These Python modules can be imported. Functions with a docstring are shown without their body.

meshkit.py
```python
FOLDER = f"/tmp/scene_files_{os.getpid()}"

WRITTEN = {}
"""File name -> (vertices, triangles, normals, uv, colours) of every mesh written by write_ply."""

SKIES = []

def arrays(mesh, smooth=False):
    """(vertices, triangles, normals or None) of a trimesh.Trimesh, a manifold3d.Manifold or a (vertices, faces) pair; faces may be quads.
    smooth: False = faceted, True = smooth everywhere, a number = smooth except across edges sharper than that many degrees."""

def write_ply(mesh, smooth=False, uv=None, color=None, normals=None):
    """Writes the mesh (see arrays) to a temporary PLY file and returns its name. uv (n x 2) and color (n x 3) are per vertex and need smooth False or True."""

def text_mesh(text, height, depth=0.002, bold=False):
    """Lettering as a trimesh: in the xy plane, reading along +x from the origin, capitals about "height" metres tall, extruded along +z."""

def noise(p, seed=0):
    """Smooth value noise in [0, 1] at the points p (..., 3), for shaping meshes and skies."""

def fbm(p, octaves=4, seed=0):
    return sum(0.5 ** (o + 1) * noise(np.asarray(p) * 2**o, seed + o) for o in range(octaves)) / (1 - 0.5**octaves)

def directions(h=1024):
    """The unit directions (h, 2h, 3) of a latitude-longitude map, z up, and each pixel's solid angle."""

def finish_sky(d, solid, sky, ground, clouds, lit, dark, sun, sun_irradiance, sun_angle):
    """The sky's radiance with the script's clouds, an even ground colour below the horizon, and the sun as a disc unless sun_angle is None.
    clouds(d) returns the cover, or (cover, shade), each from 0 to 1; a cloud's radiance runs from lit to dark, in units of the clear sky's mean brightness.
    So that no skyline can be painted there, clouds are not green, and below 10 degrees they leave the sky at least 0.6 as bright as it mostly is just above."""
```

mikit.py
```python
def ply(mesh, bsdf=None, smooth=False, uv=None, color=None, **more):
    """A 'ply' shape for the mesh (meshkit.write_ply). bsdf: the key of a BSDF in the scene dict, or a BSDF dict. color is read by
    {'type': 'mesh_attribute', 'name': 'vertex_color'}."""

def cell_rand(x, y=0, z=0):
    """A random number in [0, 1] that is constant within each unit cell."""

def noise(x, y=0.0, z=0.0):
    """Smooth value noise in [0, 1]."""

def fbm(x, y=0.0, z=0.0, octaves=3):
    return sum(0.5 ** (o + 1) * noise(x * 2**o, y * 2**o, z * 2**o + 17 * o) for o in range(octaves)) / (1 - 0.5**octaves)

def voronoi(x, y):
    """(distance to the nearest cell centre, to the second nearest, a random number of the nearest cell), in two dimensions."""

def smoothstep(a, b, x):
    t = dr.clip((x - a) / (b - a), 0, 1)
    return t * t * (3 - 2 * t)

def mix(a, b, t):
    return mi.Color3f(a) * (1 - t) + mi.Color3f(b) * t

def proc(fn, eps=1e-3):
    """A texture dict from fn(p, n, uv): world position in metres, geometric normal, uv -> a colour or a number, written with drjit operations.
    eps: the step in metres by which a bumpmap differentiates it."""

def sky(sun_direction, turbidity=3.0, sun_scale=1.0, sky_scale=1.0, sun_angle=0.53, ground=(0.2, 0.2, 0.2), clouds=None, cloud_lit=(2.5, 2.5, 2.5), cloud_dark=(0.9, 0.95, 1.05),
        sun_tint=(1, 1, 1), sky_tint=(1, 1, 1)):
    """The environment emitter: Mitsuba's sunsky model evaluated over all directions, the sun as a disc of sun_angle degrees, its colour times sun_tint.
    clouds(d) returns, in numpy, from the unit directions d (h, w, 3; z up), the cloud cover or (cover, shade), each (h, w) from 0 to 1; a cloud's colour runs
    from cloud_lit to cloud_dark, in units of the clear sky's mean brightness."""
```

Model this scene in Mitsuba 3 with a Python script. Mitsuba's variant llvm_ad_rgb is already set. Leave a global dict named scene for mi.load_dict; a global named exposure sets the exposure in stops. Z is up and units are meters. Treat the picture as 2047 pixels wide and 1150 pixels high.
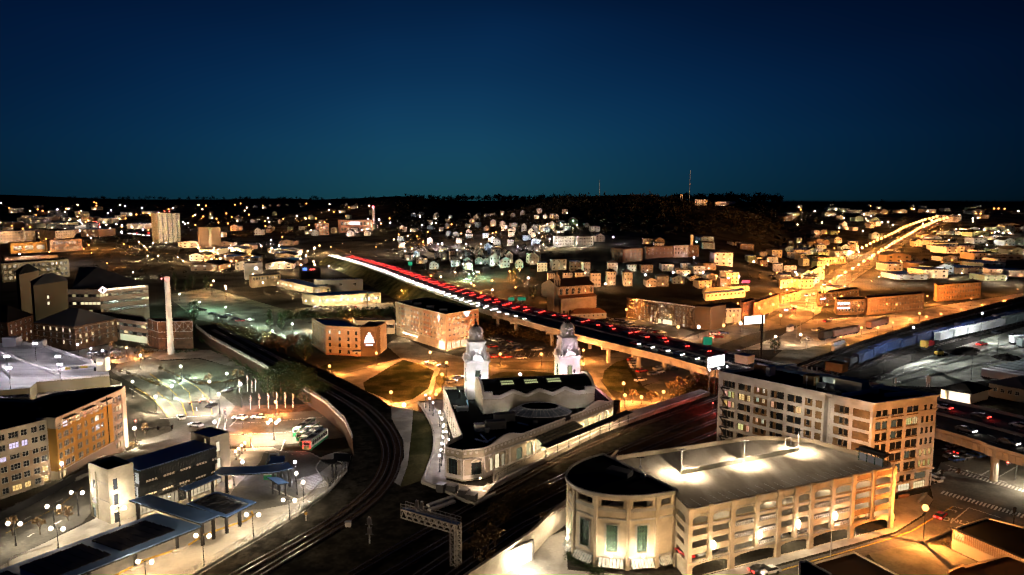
import math, random
import numpy as np, trimesh, mitsuba as mi, mikit, meshkit
import drjit as dr
from shapely.geometry import Polygon, LineString, Point
T = mi.ScalarTransform4f
rnd = random.Random(7)
scene, labels, used = {}, {}, {}

# ---------------------------------------------------------------- camera, sky, exposure
exposure = 7.0
SKS = 2.0 ** -exposure
CAMH, F, CX, CY = 75.0, 1461.0, 1023.5, 575.0
PITCH = math.atan((CY - 402.0) / F)
scene['camera'] = {'type': 'perspective', 'fov': math.degrees(2 * math.atan(CX / F)), 'fov_axis': 'x', 'near_clip': 1.0, 'far_clip': 30000.0,
                   'to_world': T().look_at([0, 0, CAMH], [0, math.cos(PITCH) * 100, CAMH - math.sin(PITCH) * 100], [0, 0, 1])}
def dusk(d):
    """cloud cover painting a darker sky, no real cloud: denser upwards and away from the last glow of the sunset behind the hills"""
    el = np.degrees(np.arcsin(np.clip(d[..., 2], -1, 1))); az = np.degrees(np.arctan2(d[..., 0], d[..., 1])); n = meshkit.fbm(d * np.array([3, 3, 9]), 3, 5) - .5
    ce = .72 * np.clip((el - 4.5 + 3 * n) / 12, 0, 1) ** 1.1; ca = .82 * np.clip((np.abs(az + 6) - 4) / 40 + .1 * n, 0, 1)
    return 1 - (1 - ce) * (1 - ca)
sky_entry = mikit.sky([-0.08, 1.0, 0.05], turbidity=2.0, sun_scale=0.0, sky_scale=SKS, sky_tint=(.03, .405, 2.45), ground=(0.02, 0.02, 0.02), clouds=dusk, cloud_lit=(.0, .03, .14), cloud_dark=(0, .02, .1))
sky_entry['sampling_weight'] = 8.0
scene['sky'] = sky_entry

# ---------------------------------------------------------------- materials
def rgb(c): return {'type': 'rgb', 'value': [float(x) for x in c]}
def diff(name, c): scene[name] = {'type': 'twosided', 'b': {'type': 'diffuse', 'reflectance': rgb(c)}}
def prin(name, c, rough=0.5, metal=0.0, spec=0.5, **k): scene[name] = {'type': 'twosided', 'b': {'type': 'principled', 'base_color': rgb(c), 'roughness': rough, 'metallic': metal, 'specular': spec, **k}}
def vary(name, c, c2, scale, lo=0.3, hi=0.7, stretch=(1, 1, 1), fine=0.0):
    def fn(p, n, uv):
        t = mikit.smoothstep(lo, hi, mikit.fbm(p.x * scale * stretch[0], p.y * scale * stretch[1], p.z * scale * stretch[2], 4))
        out = mikit.mix(c, c2, t)
        if fine: out = out * (1 - fine + 2 * fine * mikit.noise(p.x * 2.3, p.y * 2.3, p.z * 2.3))
        return out
    scene[name] = {'type': 'twosided', 'b': {'type': 'diffuse', 'reflectance': mikit.proc(fn)}}
vary('m_asphalt', (.1, .098, .088), (.18, .172, .152), .12, fine=.14)
vary('m_concrete', (.26, .245, .22), (.4, .38, .34), .2, fine=.08)
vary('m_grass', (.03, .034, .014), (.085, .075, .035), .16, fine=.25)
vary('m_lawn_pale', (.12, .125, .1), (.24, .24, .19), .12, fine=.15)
vary('m_roofdeck', (.25, .22, .18), (.36, .33, .285), .3, .3, .7, (1.2, .3, 1), .07)
vary('m_deck', (.36, .34, .32), (.62, .6, .57), .05, .35, .65, (1, 4, 1), .06)
vary('m_ballast', (.012, .011, .0095), (.036, .032, .026), .5, fine=.35)
vary('m_brick_tan', (.2, .125, .06), (.29, .19, .1), .6, fine=.12)
vary('m_brick_red', (.075, .045, .03), (.125, .075, .048), .6, fine=.12)
vary('m_stone', (.4, .36, .29), (.5, .46, .38), .35, fine=.05)
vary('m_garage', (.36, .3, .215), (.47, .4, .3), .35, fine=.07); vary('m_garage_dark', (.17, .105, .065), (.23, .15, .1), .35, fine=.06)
vary('m_white', (.6, .58, .55), (.74, .72, .7), .4, fine=.04)
vary('m_ground', (.03, .027, .022), (.075, .068, .055), .035, fine=.25)
vary('m_hill', (.012, .011, .008), (.03, .027, .018), .02, fine=.3)
vary('m_roof_pale', (.27, .3, .34), (.38, .41, .45), .22, fine=.05)
vary('m_stucco', (.34, .26, .18), (.44, .34, .24), .3, fine=.05)
diff('m_roof_black', (.012, .012, .013)); diff('m_roof_grey', (.1, .1, .105)); diff('m_roof_brown', (.06, .04, .03)); diff('m_roof_orange', (.3, .12, .05))
diff('m_cream', (.52, .46, .36)); diff('m_ochre', (.38, .22, .06)); diff('m_taupe', (.3, .24, .19)); diff('m_grey', (.3, .3, .3)); diff('m_dark', (.03, .03, .032))
diff('m_pinkbrick', (.36, .19, .12)); diff('m_olive', (.2, .18, .12)); diff('m_brownbrick', (.11, .075, .05))
diff('m_house_white', (.6, .58, .56)); diff('m_house_grey', (.3, .31, .32)); diff('m_house_blue', (.2, .28, .36)); diff('m_house_cream', (.6, .54, .42)); diff('m_house_brown', (.2, .14, .1)); diff('m_house_green', (.2, .27, .2))
diff('m_paint_white', (.62, .62, .6)); diff('m_paint_yellow', (.55, .34, .07)); diff('m_bark', (.07, .05, .035)); diff('m_twig', (.15, .105, .06)); diff('m_leaf', (.03, .045, .02)); diff('m_brush', (.075, .05, .022))
diff('m_frame_white', (.5, .5, .48)); diff('m_frame_dark', (.02, .022, .024)); diff('m_frame_green', (.02, .07, .06)); diff('m_flag', (.45, .3, .3)); diff('m_red', (.4, .03, .02)); diff('m_signgreen', (.02, .2, .12))
prin('m_pane', (.018, .022, .026), .12); prin('m_metal', (.4, .4, .42), .45, .7); prin('m_steel', (.5, .5, .52), .3, .9); prin('m_pole', (.04, .04, .042), .5, .3)
prin('m_solar', (.008, .009, .014), .35, 0, .3); prin('m_canopy', (.09, .19, .42), .55, .1); diff('m_duct', (.22, .34, .55)); diff('m_rib', (.6, .64, .7)); prin('m_glass_sky', (.2, .25, .33), .3, 0, .5); prin('m_rail', (.2, .18, .165), .3, .95)
prin('m_container_blue', (.006, .018, .06), .5); prin('m_container_white', (.5, .5, .48), .6); prin('m_container_grey', (.22, .26, .24), .6); prin('m_bus_white', (.6, .62, .58), .3); prin('m_bus_green', (.02, .22, .1), .35); prin('m_loco', (.03, .03, .035), .5)
CARS = []
for nm, c in (('white', (.6, .6, .6)), ('silver', (.32, .33, .35)), ('black', (.02, .02, .022)), ('red', (.35, .02, .02)), ('blue', (.03, .06, .18)), ('grey', (.12, .12, .13))):
    prin('m_car_' + nm, c, .25, .1, .5, clearcoat=.6); CARS.append(nm)
diff('m_tyre', (.02, .02, .02)); diff('m_lattice', (.09, .16, .11)); diff('m_lens', (.5, .45, .4))

EX, POWER = 2.0 ** -exposure, 5.0
def glow(c, k=1.0): return {'type': 'area', 'radiance': rgb([x * k * EX for x in c]), 'sampling_weight': 0.0}
SODIUM, WARM, WHITE, VIOLET, GREENISH, RED = (1, .34, .075), (1, .66, .34), (1, .82, .58), (.95, .86, 1), (.72, 1, .75), (1, .05, .03)

# ---------------------------------------------------------------- names, parts, labels
def fresh(name):
    k = used.get(name, -1) + 1; used[name] = k
    return name if k == 0 else f'{name}_{k:03d}'
def tag(key, label, cat=None, group=None, kind=None):
    labels[key] = {'label': label}
    if cat: labels[key]['category'] = cat
    if group: labels[key]['group'] = group
    if kind: labels[key]['kind'] = kind
def thing(name, label, cat, group=None):
    key = fresh(name); tag(key, label, cat, group); return key
def part(parent, name): return fresh(parent + '__' + name)

# ---------------------------------------------------------------- mesh builder
class MB:
    def __init__(self): self.v, self.f, self.n = [], [], 0
    def add(self, v, f):
        v = np.asarray(v, float); self.v.append(v); self.f.append(np.asarray(f, int) + self.n); self.n += len(v); return self
    def quad(self, a, b, c, d): return self.add([a, b, c, d], [[0, 1, 2], [0, 2, 3]])
    def tri(self, a, b, c): return self.add([a, b, c], [[0, 1, 2]])
    def box(self, x0, x1, y0, y1, z0, z1, M=None):
        v = np.array([[x, y, z] for z in (z0, z1) for y in (y0, y1) for x in (x0, x1)], float)
        if M is not None: v = v @ M[:3, :3].T + M[:3, 3]
        return self.add(v, [[0, 2, 3], [0, 3, 1], [4, 5, 7], [4, 7, 6], [0, 1, 5], [0, 5, 4], [2, 6, 7], [2, 7, 3], [0, 4, 6], [0, 6, 2], [1, 3, 7], [1, 7, 5]])
    def bar(self, a, b, w, h=None, up=(0, 0, 1)):
        a, b = np.asarray(a, float), np.asarray(b, float); h = h or w; d = b - a; L = np.linalg.norm(d); d = d / L
        s = np.cross(d, up); s = np.cross(d, (1, 0, 0)) if np.linalg.norm(s) < 1e-4 else s; s /= np.linalg.norm(s); t = np.cross(s, d)
        return self.add([a + s * i * w / 2 + t * j * h / 2 + d * k for k in (0, L) for j in (-1, 1) for i in (-1, 1)],
                        [[0, 2, 3], [0, 3, 1], [4, 5, 7], [4, 7, 6], [0, 1, 5], [0, 5, 4], [2, 6, 7], [2, 7, 3], [0, 4, 6], [0, 6, 2], [1, 3, 7], [1, 7, 5]])
    def prism(self, poly, z0, z1, top=True, bottom=False, sides=True):
        p = np.asarray(poly, float)[:, :2]
        if Polygon(p).exterior.is_ccw is False: p = p[::-1]
        n = len(p)
        if sides:
            for i in range(n):
                a, b = p[i], p[(i + 1) % n]; self.quad((*a, z0), (*b, z0), (*b, z1), (*a, z1))
        if top or bottom:
            v2, f2 = trimesh.creation.triangulate_polygon(Polygon(p), engine='earcut')
            f2 = np.asarray(f2)
            c = np.cross(v2[f2[:, 1]] - v2[f2[:, 0]], v2[f2[:, 2]] - v2[f2[:, 0]]); f2 = np.where((c < 0)[:, None], f2[:, ::-1], f2)
            if top: self.add(np.c_[v2, np.full(len(v2), z1)], f2)
            if bottom: self.add(np.c_[v2, np.full(len(v2), z0)], f2[:, ::-1])
        return self
    def lathe(self, prof, c=(0, 0, 0), n=12, sx=1, sy=1, a0=0.0):
        a = np.arange(n) * 2 * np.pi / n + a0
        v = np.array([[c[0] + r * sx * math.cos(t), c[1] + r * sy * math.sin(t), c[2] + z] for r, z in prof for t in a]); f = []
        for i in range(len(prof) - 1):
            for j in range(n):
                p, q = i * n + j, i * n + (j + 1) % n; f += [[p, q, q + n], [p, q + n, p + n]]
        return self.add(v, f)
    def tube(self, a, b, r, r2=None, n=6):
        a, b = np.asarray(a, float), np.asarray(b, float); d = b - a; L = np.linalg.norm(d); d = d / L
        s = np.cross(d, (0, 0, 1)); s = np.array([1., 0, 0]) if np.linalg.norm(s) < 1e-4 else s / np.linalg.norm(s); t = np.cross(s, d)
        ang = np.arange(n) * 2 * np.pi / n; r2 = r if r2 is None else r2
        v = [a + r * (math.cos(x) * s + math.sin(x) * t) for x in ang] + [b + r2 * (math.cos(x) * s + math.sin(x) * t) for x in ang]
        return self.add(v, [[j, (j + 1) % n, n + (j + 1) % n] for j in range(n)] + [[j, n + (j + 1) % n, n + j] for j in range(n)] + [[n, n + j, n + j + 1] for j in range(1, n - 1)])
    def mesh(self): return (np.vstack(self.v), np.vstack(self.f))
    def ply(self, mat, smooth=False, **k): return mikit.ply(self.mesh(), mat, smooth=smooth, **k)
def put(key, mb, mat, smooth=False, **k):
    scene[key] = mb.ply(mat, smooth, **k); return key
CACHE = {}
def cached(key, make):
    if key not in CACHE: CACHE[key] = make()
    return CACHE[key]
def place(x, y, z, rz=0.0, sx=1.0, sy=None, sz=None):
    return T().translate([float(x), float(y), float(z)]).rotate([0, 0, 1], float(rz)).scale([float(sx), float(sx if sy is None else sy), float(sx if sz is None else sz)])
def frame_at(A, d, z=0.0):
    """x along the wall direction d, y into the wall, z up"""
    d = np.asarray(d, float)[:2]; d = d / np.linalg.norm(d)
    return np.array([[d[0], -d[1], 0, A[0]], [d[1], d[0], 0, A[1]], [0, 0, 1, z], [0, 0, 0, 1]], float)

# ---------------------------------------------------------------- lie of the land
SKYLINE = np.array([[-400, 392], [0, 389], [90, 392], [160, 396], [260, 399], [420, 399], [560, 397], [640, 399], [740, 396], [800, 392], [880, 400], [960, 403], [1050, 399], [1110, 395], [1200, 392], [1260, 390], [1320, 395], [1400, 404], [1500, 405], [1590, 403], [1660, 404], [1720, 408], [1850, 402], [2047, 405], [2500, 404]], float)
def sstep(a, b, x):
    t = np.clip((x - a) / (b - a), 0, 1); return t * t * (3 - 2 * t)
RAILC = np.array([[100, 0], [137, -37], [160, -35], [185, -40], [205, -43], [230, -45], [270, -70], [330, -120], [400, -170]], float)
def zg(x, y):
    x, y = np.asarray(x, float), np.asarray(y, float)
    D = np.maximum(y, 1.0); px = CX + F * x / D
    px = np.where(y > 1, np.clip(px, -400, 2500), 0)
    far = 75 + (402 - np.interp(px, SKYLINE[:, 0], SKYLINE[:, 1])) / F * 5600
    plain = np.interp(D, [700, 1500, 2600, 4000, 5600, 9000], [0, 9, 30, 58, 1, 1]) * np.where(D < 5000, 1, 0)
    z = np.where(D < 4000, plain, 58 + (far - 58) * sstep(4000, 5600, D))
    # the housing hill with the wooded ridge behind it
    hill = np.interp(D, [575, 700, 900, 1100, 1300, 1500, 1750, 2200, 3000], [0, 14, 27, 38, 54, 75 + 9 * 1500 / F, 86, 70, 40])
    ridge = np.interp(px, [780, 900, 1000, 1100, 1180, 1260, 1330, 1420, 1500, 1600], [0, .25, .55, .9, 1, 1, .97, .8, .55, 0])
    z = np.maximum(z, hill * ridge)
    lefthill = np.interp(D, [900, 1300, 1800, 2300, 3000], [0, 14, 45, 82, 60]) * np.interp(px, [480, 620, 740, 800, 850, 900], [0, .55, .85, 1, .9, .6])
    z = np.maximum(z, lefthill)
    z = z + sstep(900, 2500, D) * 7 * (meshkit.fbm(np.stack(np.broadcast_arrays(x * .004, y * .004, 0 * x), -1), 4, 3) - .5)
    # the bus plaza lies as high as the tracks
    xc = np.interp(y, RAILC[:, 0], RAILC[:, 1])
    ramp = (2.3 + 2.7 * sstep(-126, -99, x)) * (1 - sstep(196, 216, y)) * sstep(8, -8, x - xc) * np.where(y > -50, 1, 0)
    return np.maximum(z, ramp)
def ray(px, py):
    a, b = (px - CX) / F, -(py - CY) / F; c, s = math.cos(PITCH), math.sin(PITCH)
    return np.array([a, b * s + c, b * c - s])
def P(px, py, z=0.0):
    """the point of height z that the photograph shows at this pixel"""
    d = ray(px, py); t = (z - CAMH) / d[2]; return np.array([d[0] * t, d[1] * t, z])
def G(px, py, off=0.0):
    """the point of the land at this pixel"""
    d = ray(px, py); D = np.concatenate([np.arange(100, 700, 2.0), np.geomspace(700, 8000, 900)]); t = D / d[1]
    gap = CAMH + d[2] * t - off - zg(d[0] * t, D); k = int(np.argmax(gap < 0)) or len(D) - 1
    w = gap[k - 1] / (gap[k - 1] - gap[k]) if gap[k] < 0 else 1.0
    tt = t[k - 1] + (t[k] - t[k - 1]) * min(max(w, 0), 1); return np.array([d[0] * tt, d[1] * tt, CAMH + d[2] * tt])
def ZAT(px, py, D):
    d = ray(px, py); return CAMH + d[2] * D / d[1]
def UV(A, B, px, py):
    """(distance along the wall from A, height) of a pixel that shows the wall A-B"""
    d = ray(px, py); A, B = np.asarray(A[:2], float), np.asarray(B[:2], float); e = B - A; L = np.linalg.norm(e)
    M = np.array([[d[0], -e[0]], [d[1], -e[1]]]); t, u = np.linalg.solve(M, A); return u * L, CAMH + d[2] * t
# ---------------------------------------------------------------- walls with openings, windows
def wall(mb, A, B, z0, z1, holes=(), depth=0.22, top=None):
    """A to B with the outside on the right; holes (u0, u1, v0, v1) with v measured as height above sea"""
    A, B = np.asarray(A, float)[:2], np.asarray(B, float)[:2]; L = np.linalg.norm(B - A); d = (B - A) / L; inn = np.array([-d[1], d[0]])
    holes = [(max(.02, h[0]), min(L - .02, h[1]), max(z0 + .01, h[2]), min(z1 - .01, h[3])) for h in holes]
    holes = [h for h in holes if h[1] - h[0] > .05 and h[3] - h[2] > .05]
    def pt(u, z, k=0.0): return (A[0] + d[0] * u + inn[0] * k, A[1] + d[1] * u + inn[1] * k, z)
    us = sorted({0.0, L, *[h[0] for h in holes], *[h[1] for h in holes]})
    for a, b in zip(us[:-1], us[1:]):
        m = (a + b) / 2; hs = sorted([h for h in holes if h[0] < m < h[1]], key=lambda h: h[2]); z = z0
        for h in hs + [(0, 0, z1, z1)]:
            if h[2] - z > 1e-4: mb.quad(pt(a, z), pt(b, z), pt(b, h[2]), pt(a, h[2]))
            z = max(z, h[3])
    for a, b, z, w in holes:
        mb.quad(pt(a, z), pt(a, z, depth), pt(a, w, depth), pt(a, w)); mb.quad(pt(b, z, depth), pt(b, z), pt(b, w), pt(b, w, depth))
        mb.quad(pt(a, z, depth), pt(a, z), pt(b, z), pt(b, z, depth)); mb.quad(pt(a, w), pt(a, w, depth), pt(b, w, depth), pt(b, w))
LIT = [(1, .62, .27), (1, .7, .36), (1, .78, .48), (1, .55, .2), (1, .85, .62)]
def win_frame(w, h, nx, ny, t, mat):
    def make():
        m = MB(); y0, y1 = .08, .16
        m.box(0, t, y0, y1, 0, h); m.box(w - t, w, y0, y1, 0, h); m.box(t, w - t, y0, y1, 0, t); m.box(t, w - t, y0, y1, h - t, h)
        for i in range(1, nx): m.box(w * i / nx - t / 2, w * i / nx + t / 2, y0 + .01, y1, t, h - t)
        for j in range(1, ny): m.box(t, w - t, y0 + .02, y1 - .01, h * j / ny - t / 3, h * j / ny + t / 3)
        return m.ply(mat)
    return cached(('wf', round(w, 2), round(h, 2), nx, ny, t, mat), make)
def win_pane(w, h, d=.13):
    def make(): m = MB(); m.quad((.01, d, .01), (w - .01, d, .01), (w - .01, d, h - .01), (.01, d, h - .01)); return m.ply('m_pane')
    return cached(('wp', round(w, 2), round(h, 2), d), make)
def window(parent, A, d, u, z, w, h, nx=1, ny=2, lit=None, frame='m_frame_white', t=.09, name='window', label=None):
    d = np.asarray(d, float); d = d / np.linalg.norm(d); w, h = round(w, 2), round(h, 2)
    M = T(frame_at(np.asarray(A)[:2] + d * u, d, z)); k = part(parent, name)
    scene[k] = {**win_frame(w, h, nx, ny, t, frame), 'to_world': M}
    p = dict(win_pane(w, h), to_world=M)
    if lit is not None: p['emitter'] = glow(lit, 1.0)
    scene[k + '__pane'] = p
    if label: labels[k] = {'label': label}
    return k
def litpick(p, k=1.0):
    if rnd.random() > p: return None
    c = rnd.choice(LIT); s = k * (0.25 + .75 * rnd.random()); return tuple(x * s for x in c)
def edges(poly): return [(poly[i], poly[(i + 1) % len(poly)]) for i in range(len(poly))]
def ccw(poly):
    poly = [tuple(np.asarray(p, float)[:2]) for p in poly]
    return poly if Polygon(poly).exterior.is_ccw else poly[::-1]
def flat_roof(key, poly, z, mat, drop=.6, wallmat=None, width=.3, name='roof'):
    pg = Polygon(poly); inner = pg.buffer(-width, join_style=2)
    if drop > 0 and inner.geom_type == 'Polygon' and not inner.is_empty:
        ring = MB(); o = list(pg.exterior.coords)[:-1]; ii = list(inner.exterior.coords)[:-1]
        v2, f2 = trimesh.creation.triangulate_polygon(Polygon(o, [ii]), engine='earcut'); f2 = np.asarray(f2)
        c = np.cross(v2[f2[:, 1]] - v2[f2[:, 0]], v2[f2[:, 2]] - v2[f2[:, 0]]); f2 = np.where((c < 0)[:, None], f2[:, ::-1], f2)
        ring.add(np.c_[v2, np.full(len(v2), z)], f2)
        ip = ii if Polygon(ii).exterior.is_ccw else ii[::-1]
        for a, b in edges(ip): ring.quad((*b, z - drop), (*a, z - drop), (*a, z), (*b, z))
        put(part(key, 'parapet'), ring, wallmat or mat)
        put(part(key, name), MB().prism(ip, 0, z - drop, sides=False), mat)
    else: put(part(key, name), MB().prism(poly, 0, z, sides=False), mat)
def building(key, poly, z0, z1, wallmat, roofmat, faces=None, drop=.6, depth=.22, walls='wall'):
    """faces: {edge index: [(u, z, w, h, nx, ny, lit, frame)]}"""
    mb = MB()
    for i, (a, b) in enumerate(edges(poly)):
        ws = (faces or {}).get(i, [])
        wall(mb, a, b, z0, z1, [(w[0], w[0] + w[2], w[1], w[1] + w[3]) for w in ws], depth)
        d = np.subtract(b, a)
        for w in ws: window(key, a, d, *w[:6], lit=w[6], frame=w[7] if len(w) > 7 else 'm_frame_dark')
    put(part(key, walls), mb, wallmat); flat_roof(key, poly, z1, roofmat, drop, wallmat)
    return key
def grid(A, B, cols, rows, p=.15, k=1.0, frame='m_frame_dark', nx=2, ny=2, skip=()):
    """cols: (u, width), rows: (z, height) -> window specs"""
    return [(u, z, w, h, nx, ny, litpick(p, k), frame) for j, (z, h) in enumerate(rows) for i, (u, w) in enumerate(cols) if (i, j) not in skip]
def even(L, n, w, m=1.0): return [(m + (L - 2 * m) * (i + .5) / n - w / 2, w) for i in range(n)]
def ln(a, b): return float(np.linalg.norm(np.subtract(b[:2], a[:2])))

# ---------------------------------------------------------------- sheets on the ground
def sheet(name, poly, mat, off, label=None, kind='structure', res=5.0, z=None, cat=None, key=None):
    pg = Polygon([np.asarray(p)[:2] for p in poly]).buffer(0)
    v, f = [], []; n = 0
    for g in getattr(pg, 'geoms', [pg]):
        v2, f2 = trimesh.creation.triangulate_polygon(g, engine='earcut'); v3 = np.c_[v2, np.zeros(len(v2))]
        v3, f3 = (v3, np.asarray(f2)) if z is not None else trimesh.remesh.subdivide_to_size(v3, np.asarray(f2), res)
        c = np.cross(v3[f3[:, 1]] - v3[f3[:, 0]], v3[f3[:, 2]] - v3[f3[:, 0]])[:, 2]; f3 = np.where((c < 0)[:, None], f3[:, ::-1], f3)
        v.append(v3); f.append(f3 + n); n += len(v3)
    v = np.vstack(v); v[:, 2] = (zg(v[:, 0], v[:, 1]) if z is None else z) + off
    key = key or fresh(name); scene[key] = mikit.ply((v, np.vstack(f)), mat)
    if '__' not in key: tag(key, label or name.replace('_', ' ') + ' in the city', cat, kind=kind)
    return key
def pixels(pts, z=None): return [P(x, y, z)[:2] if z is not None else G(x, y)[:2] for x, y in pts]
def ribbon(pts, w0, w1=None):
    """outline of a strip from w0 left to w1 right of a line through the points"""
    ls = LineString([np.asarray(p)[:2] for p in pts]); 
    return list(ls.buffer(w0, cap_style=2, join_style=1).exterior.coords)[:-1]
def smooth_line(pts, n=8):
    p = np.asarray(pts, float); q = np.vstack([2 * p[0] - p[1], p, 2 * p[-1] - p[-2]]); out = []
    for i in range(1, len(q) - 2):
        for t in np.arange(n) / n:
            out.append(.5 * ((2 * q[i]) + (q[i + 1] - q[i - 1]) * t + (2 * q[i - 1] - 5 * q[i] + 4 * q[i + 1] - q[i + 2]) * t * t + (3 * q[i] - q[i - 1] - 3 * q[i + 1] + q[i + 2]) * t ** 3))
    return np.array(out + [q[-2]])
def along(pts, step, start=0.0):
    p = np.asarray(pts, float); s = np.r_[0, np.cumsum(np.linalg.norm(np.diff(p, axis=0), axis=1))]; out = []
    for x in np.arange(start, s[-1], step):
        k = min(int(np.searchsorted(s, x, 'right')) - 1, len(p) - 2); w = (x - s[k]) / (s[k + 1] - s[k] + 1e-9); out.append((p[k] * (1 - w) + p[k + 1] * w, p[k + 1] - p[k]))
    return out

def land():
    az = np.radians(np.r_[np.linspace(-180, -50, 40)[:-1], np.linspace(-50, 50, 420), np.linspace(50, 180, 40)[1:-1]]); r = np.r_[20.0, 60.0, np.arange(90, 330, 3.0), np.geomspace(330, 8800, 150)]
    A, R = np.meshgrid(az, r); x, y = R * np.sin(A), R * np.cos(A); z = zg(x, y); z = np.where(R > 8500, -40, z); n = len(az)
    v = np.stack([x, y, z], -1).reshape(-1, 3); i, j = np.meshgrid(np.arange(len(r) - 1), np.arange(n), indexing='ij'); a, b = i * n + j, i * n + (j + 1) % n
    f = np.stack([a, b, b + n, a + n], -1).reshape(-1, 4)[:, ::-1]
    v = np.vstack([v, [[0, 0, 5]]]); f = np.vstack([f[:, [0, 1, 2]], f[:, [0, 2, 3]], [[len(v) - 1, (k + 1) % n, k] for k in range(n)]])
    c = np.cross(v[f[:, 1]] - v[f[:, 0]], v[f[:, 2]] - v[f[:, 0]])[:, 2]; f = np.where((c < 0)[:, None], f[:, ::-1], f)
    scene['ground'] = mikit.ply((v, f), 'm_ground', smooth=True); tag('ground', 'dark city ground rising to wooded hills on the horizon', kind='structure')
land()

# ---------------------------------------------------------------- lamps
def weight(I, D, w): return float(min(1.2, (I / 250) ** .65 * (230 / D) ** 2.4 + .004))
def point(key, p, c, I, w=None):
    D = max(np.hypot(p[0], p[1]), 60.0)
    scene[key] = {'type': 'point', 'position': [float(x) for x in p], 'intensity': rgb([x * I * EX * POWER for x in c]), 'sampling_weight': weight(I, D, w)}
def spot(key, p, q, c, I, cut=60, beam=40, w=None):
    D = max(np.hypot(p[0], p[1]), 60.0)
    scene[key] = {'type': 'spot', 'to_world': T().look_at([float(x) for x in p], [float(x) for x in q], [0.1, 1, 0]), 'intensity': rgb([x * I * EX * POWER for x in c]), 'cutoff_angle': float(cut), 'beam_width': float(beam),
                  'sampling_weight': weight(I, D, w)}
BULB = MB().lathe([(0, -1), (.6, -.8), (1, 0), (.6, .8), (0, 1)], n=8).ply('m_lens', True)
POLE = MB().lathe([(.16, 0), (.16, .6), (.09, .7), (.065, 1)], n=6).ply('m_pole')
LAMP_LABEL = {}
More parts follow.
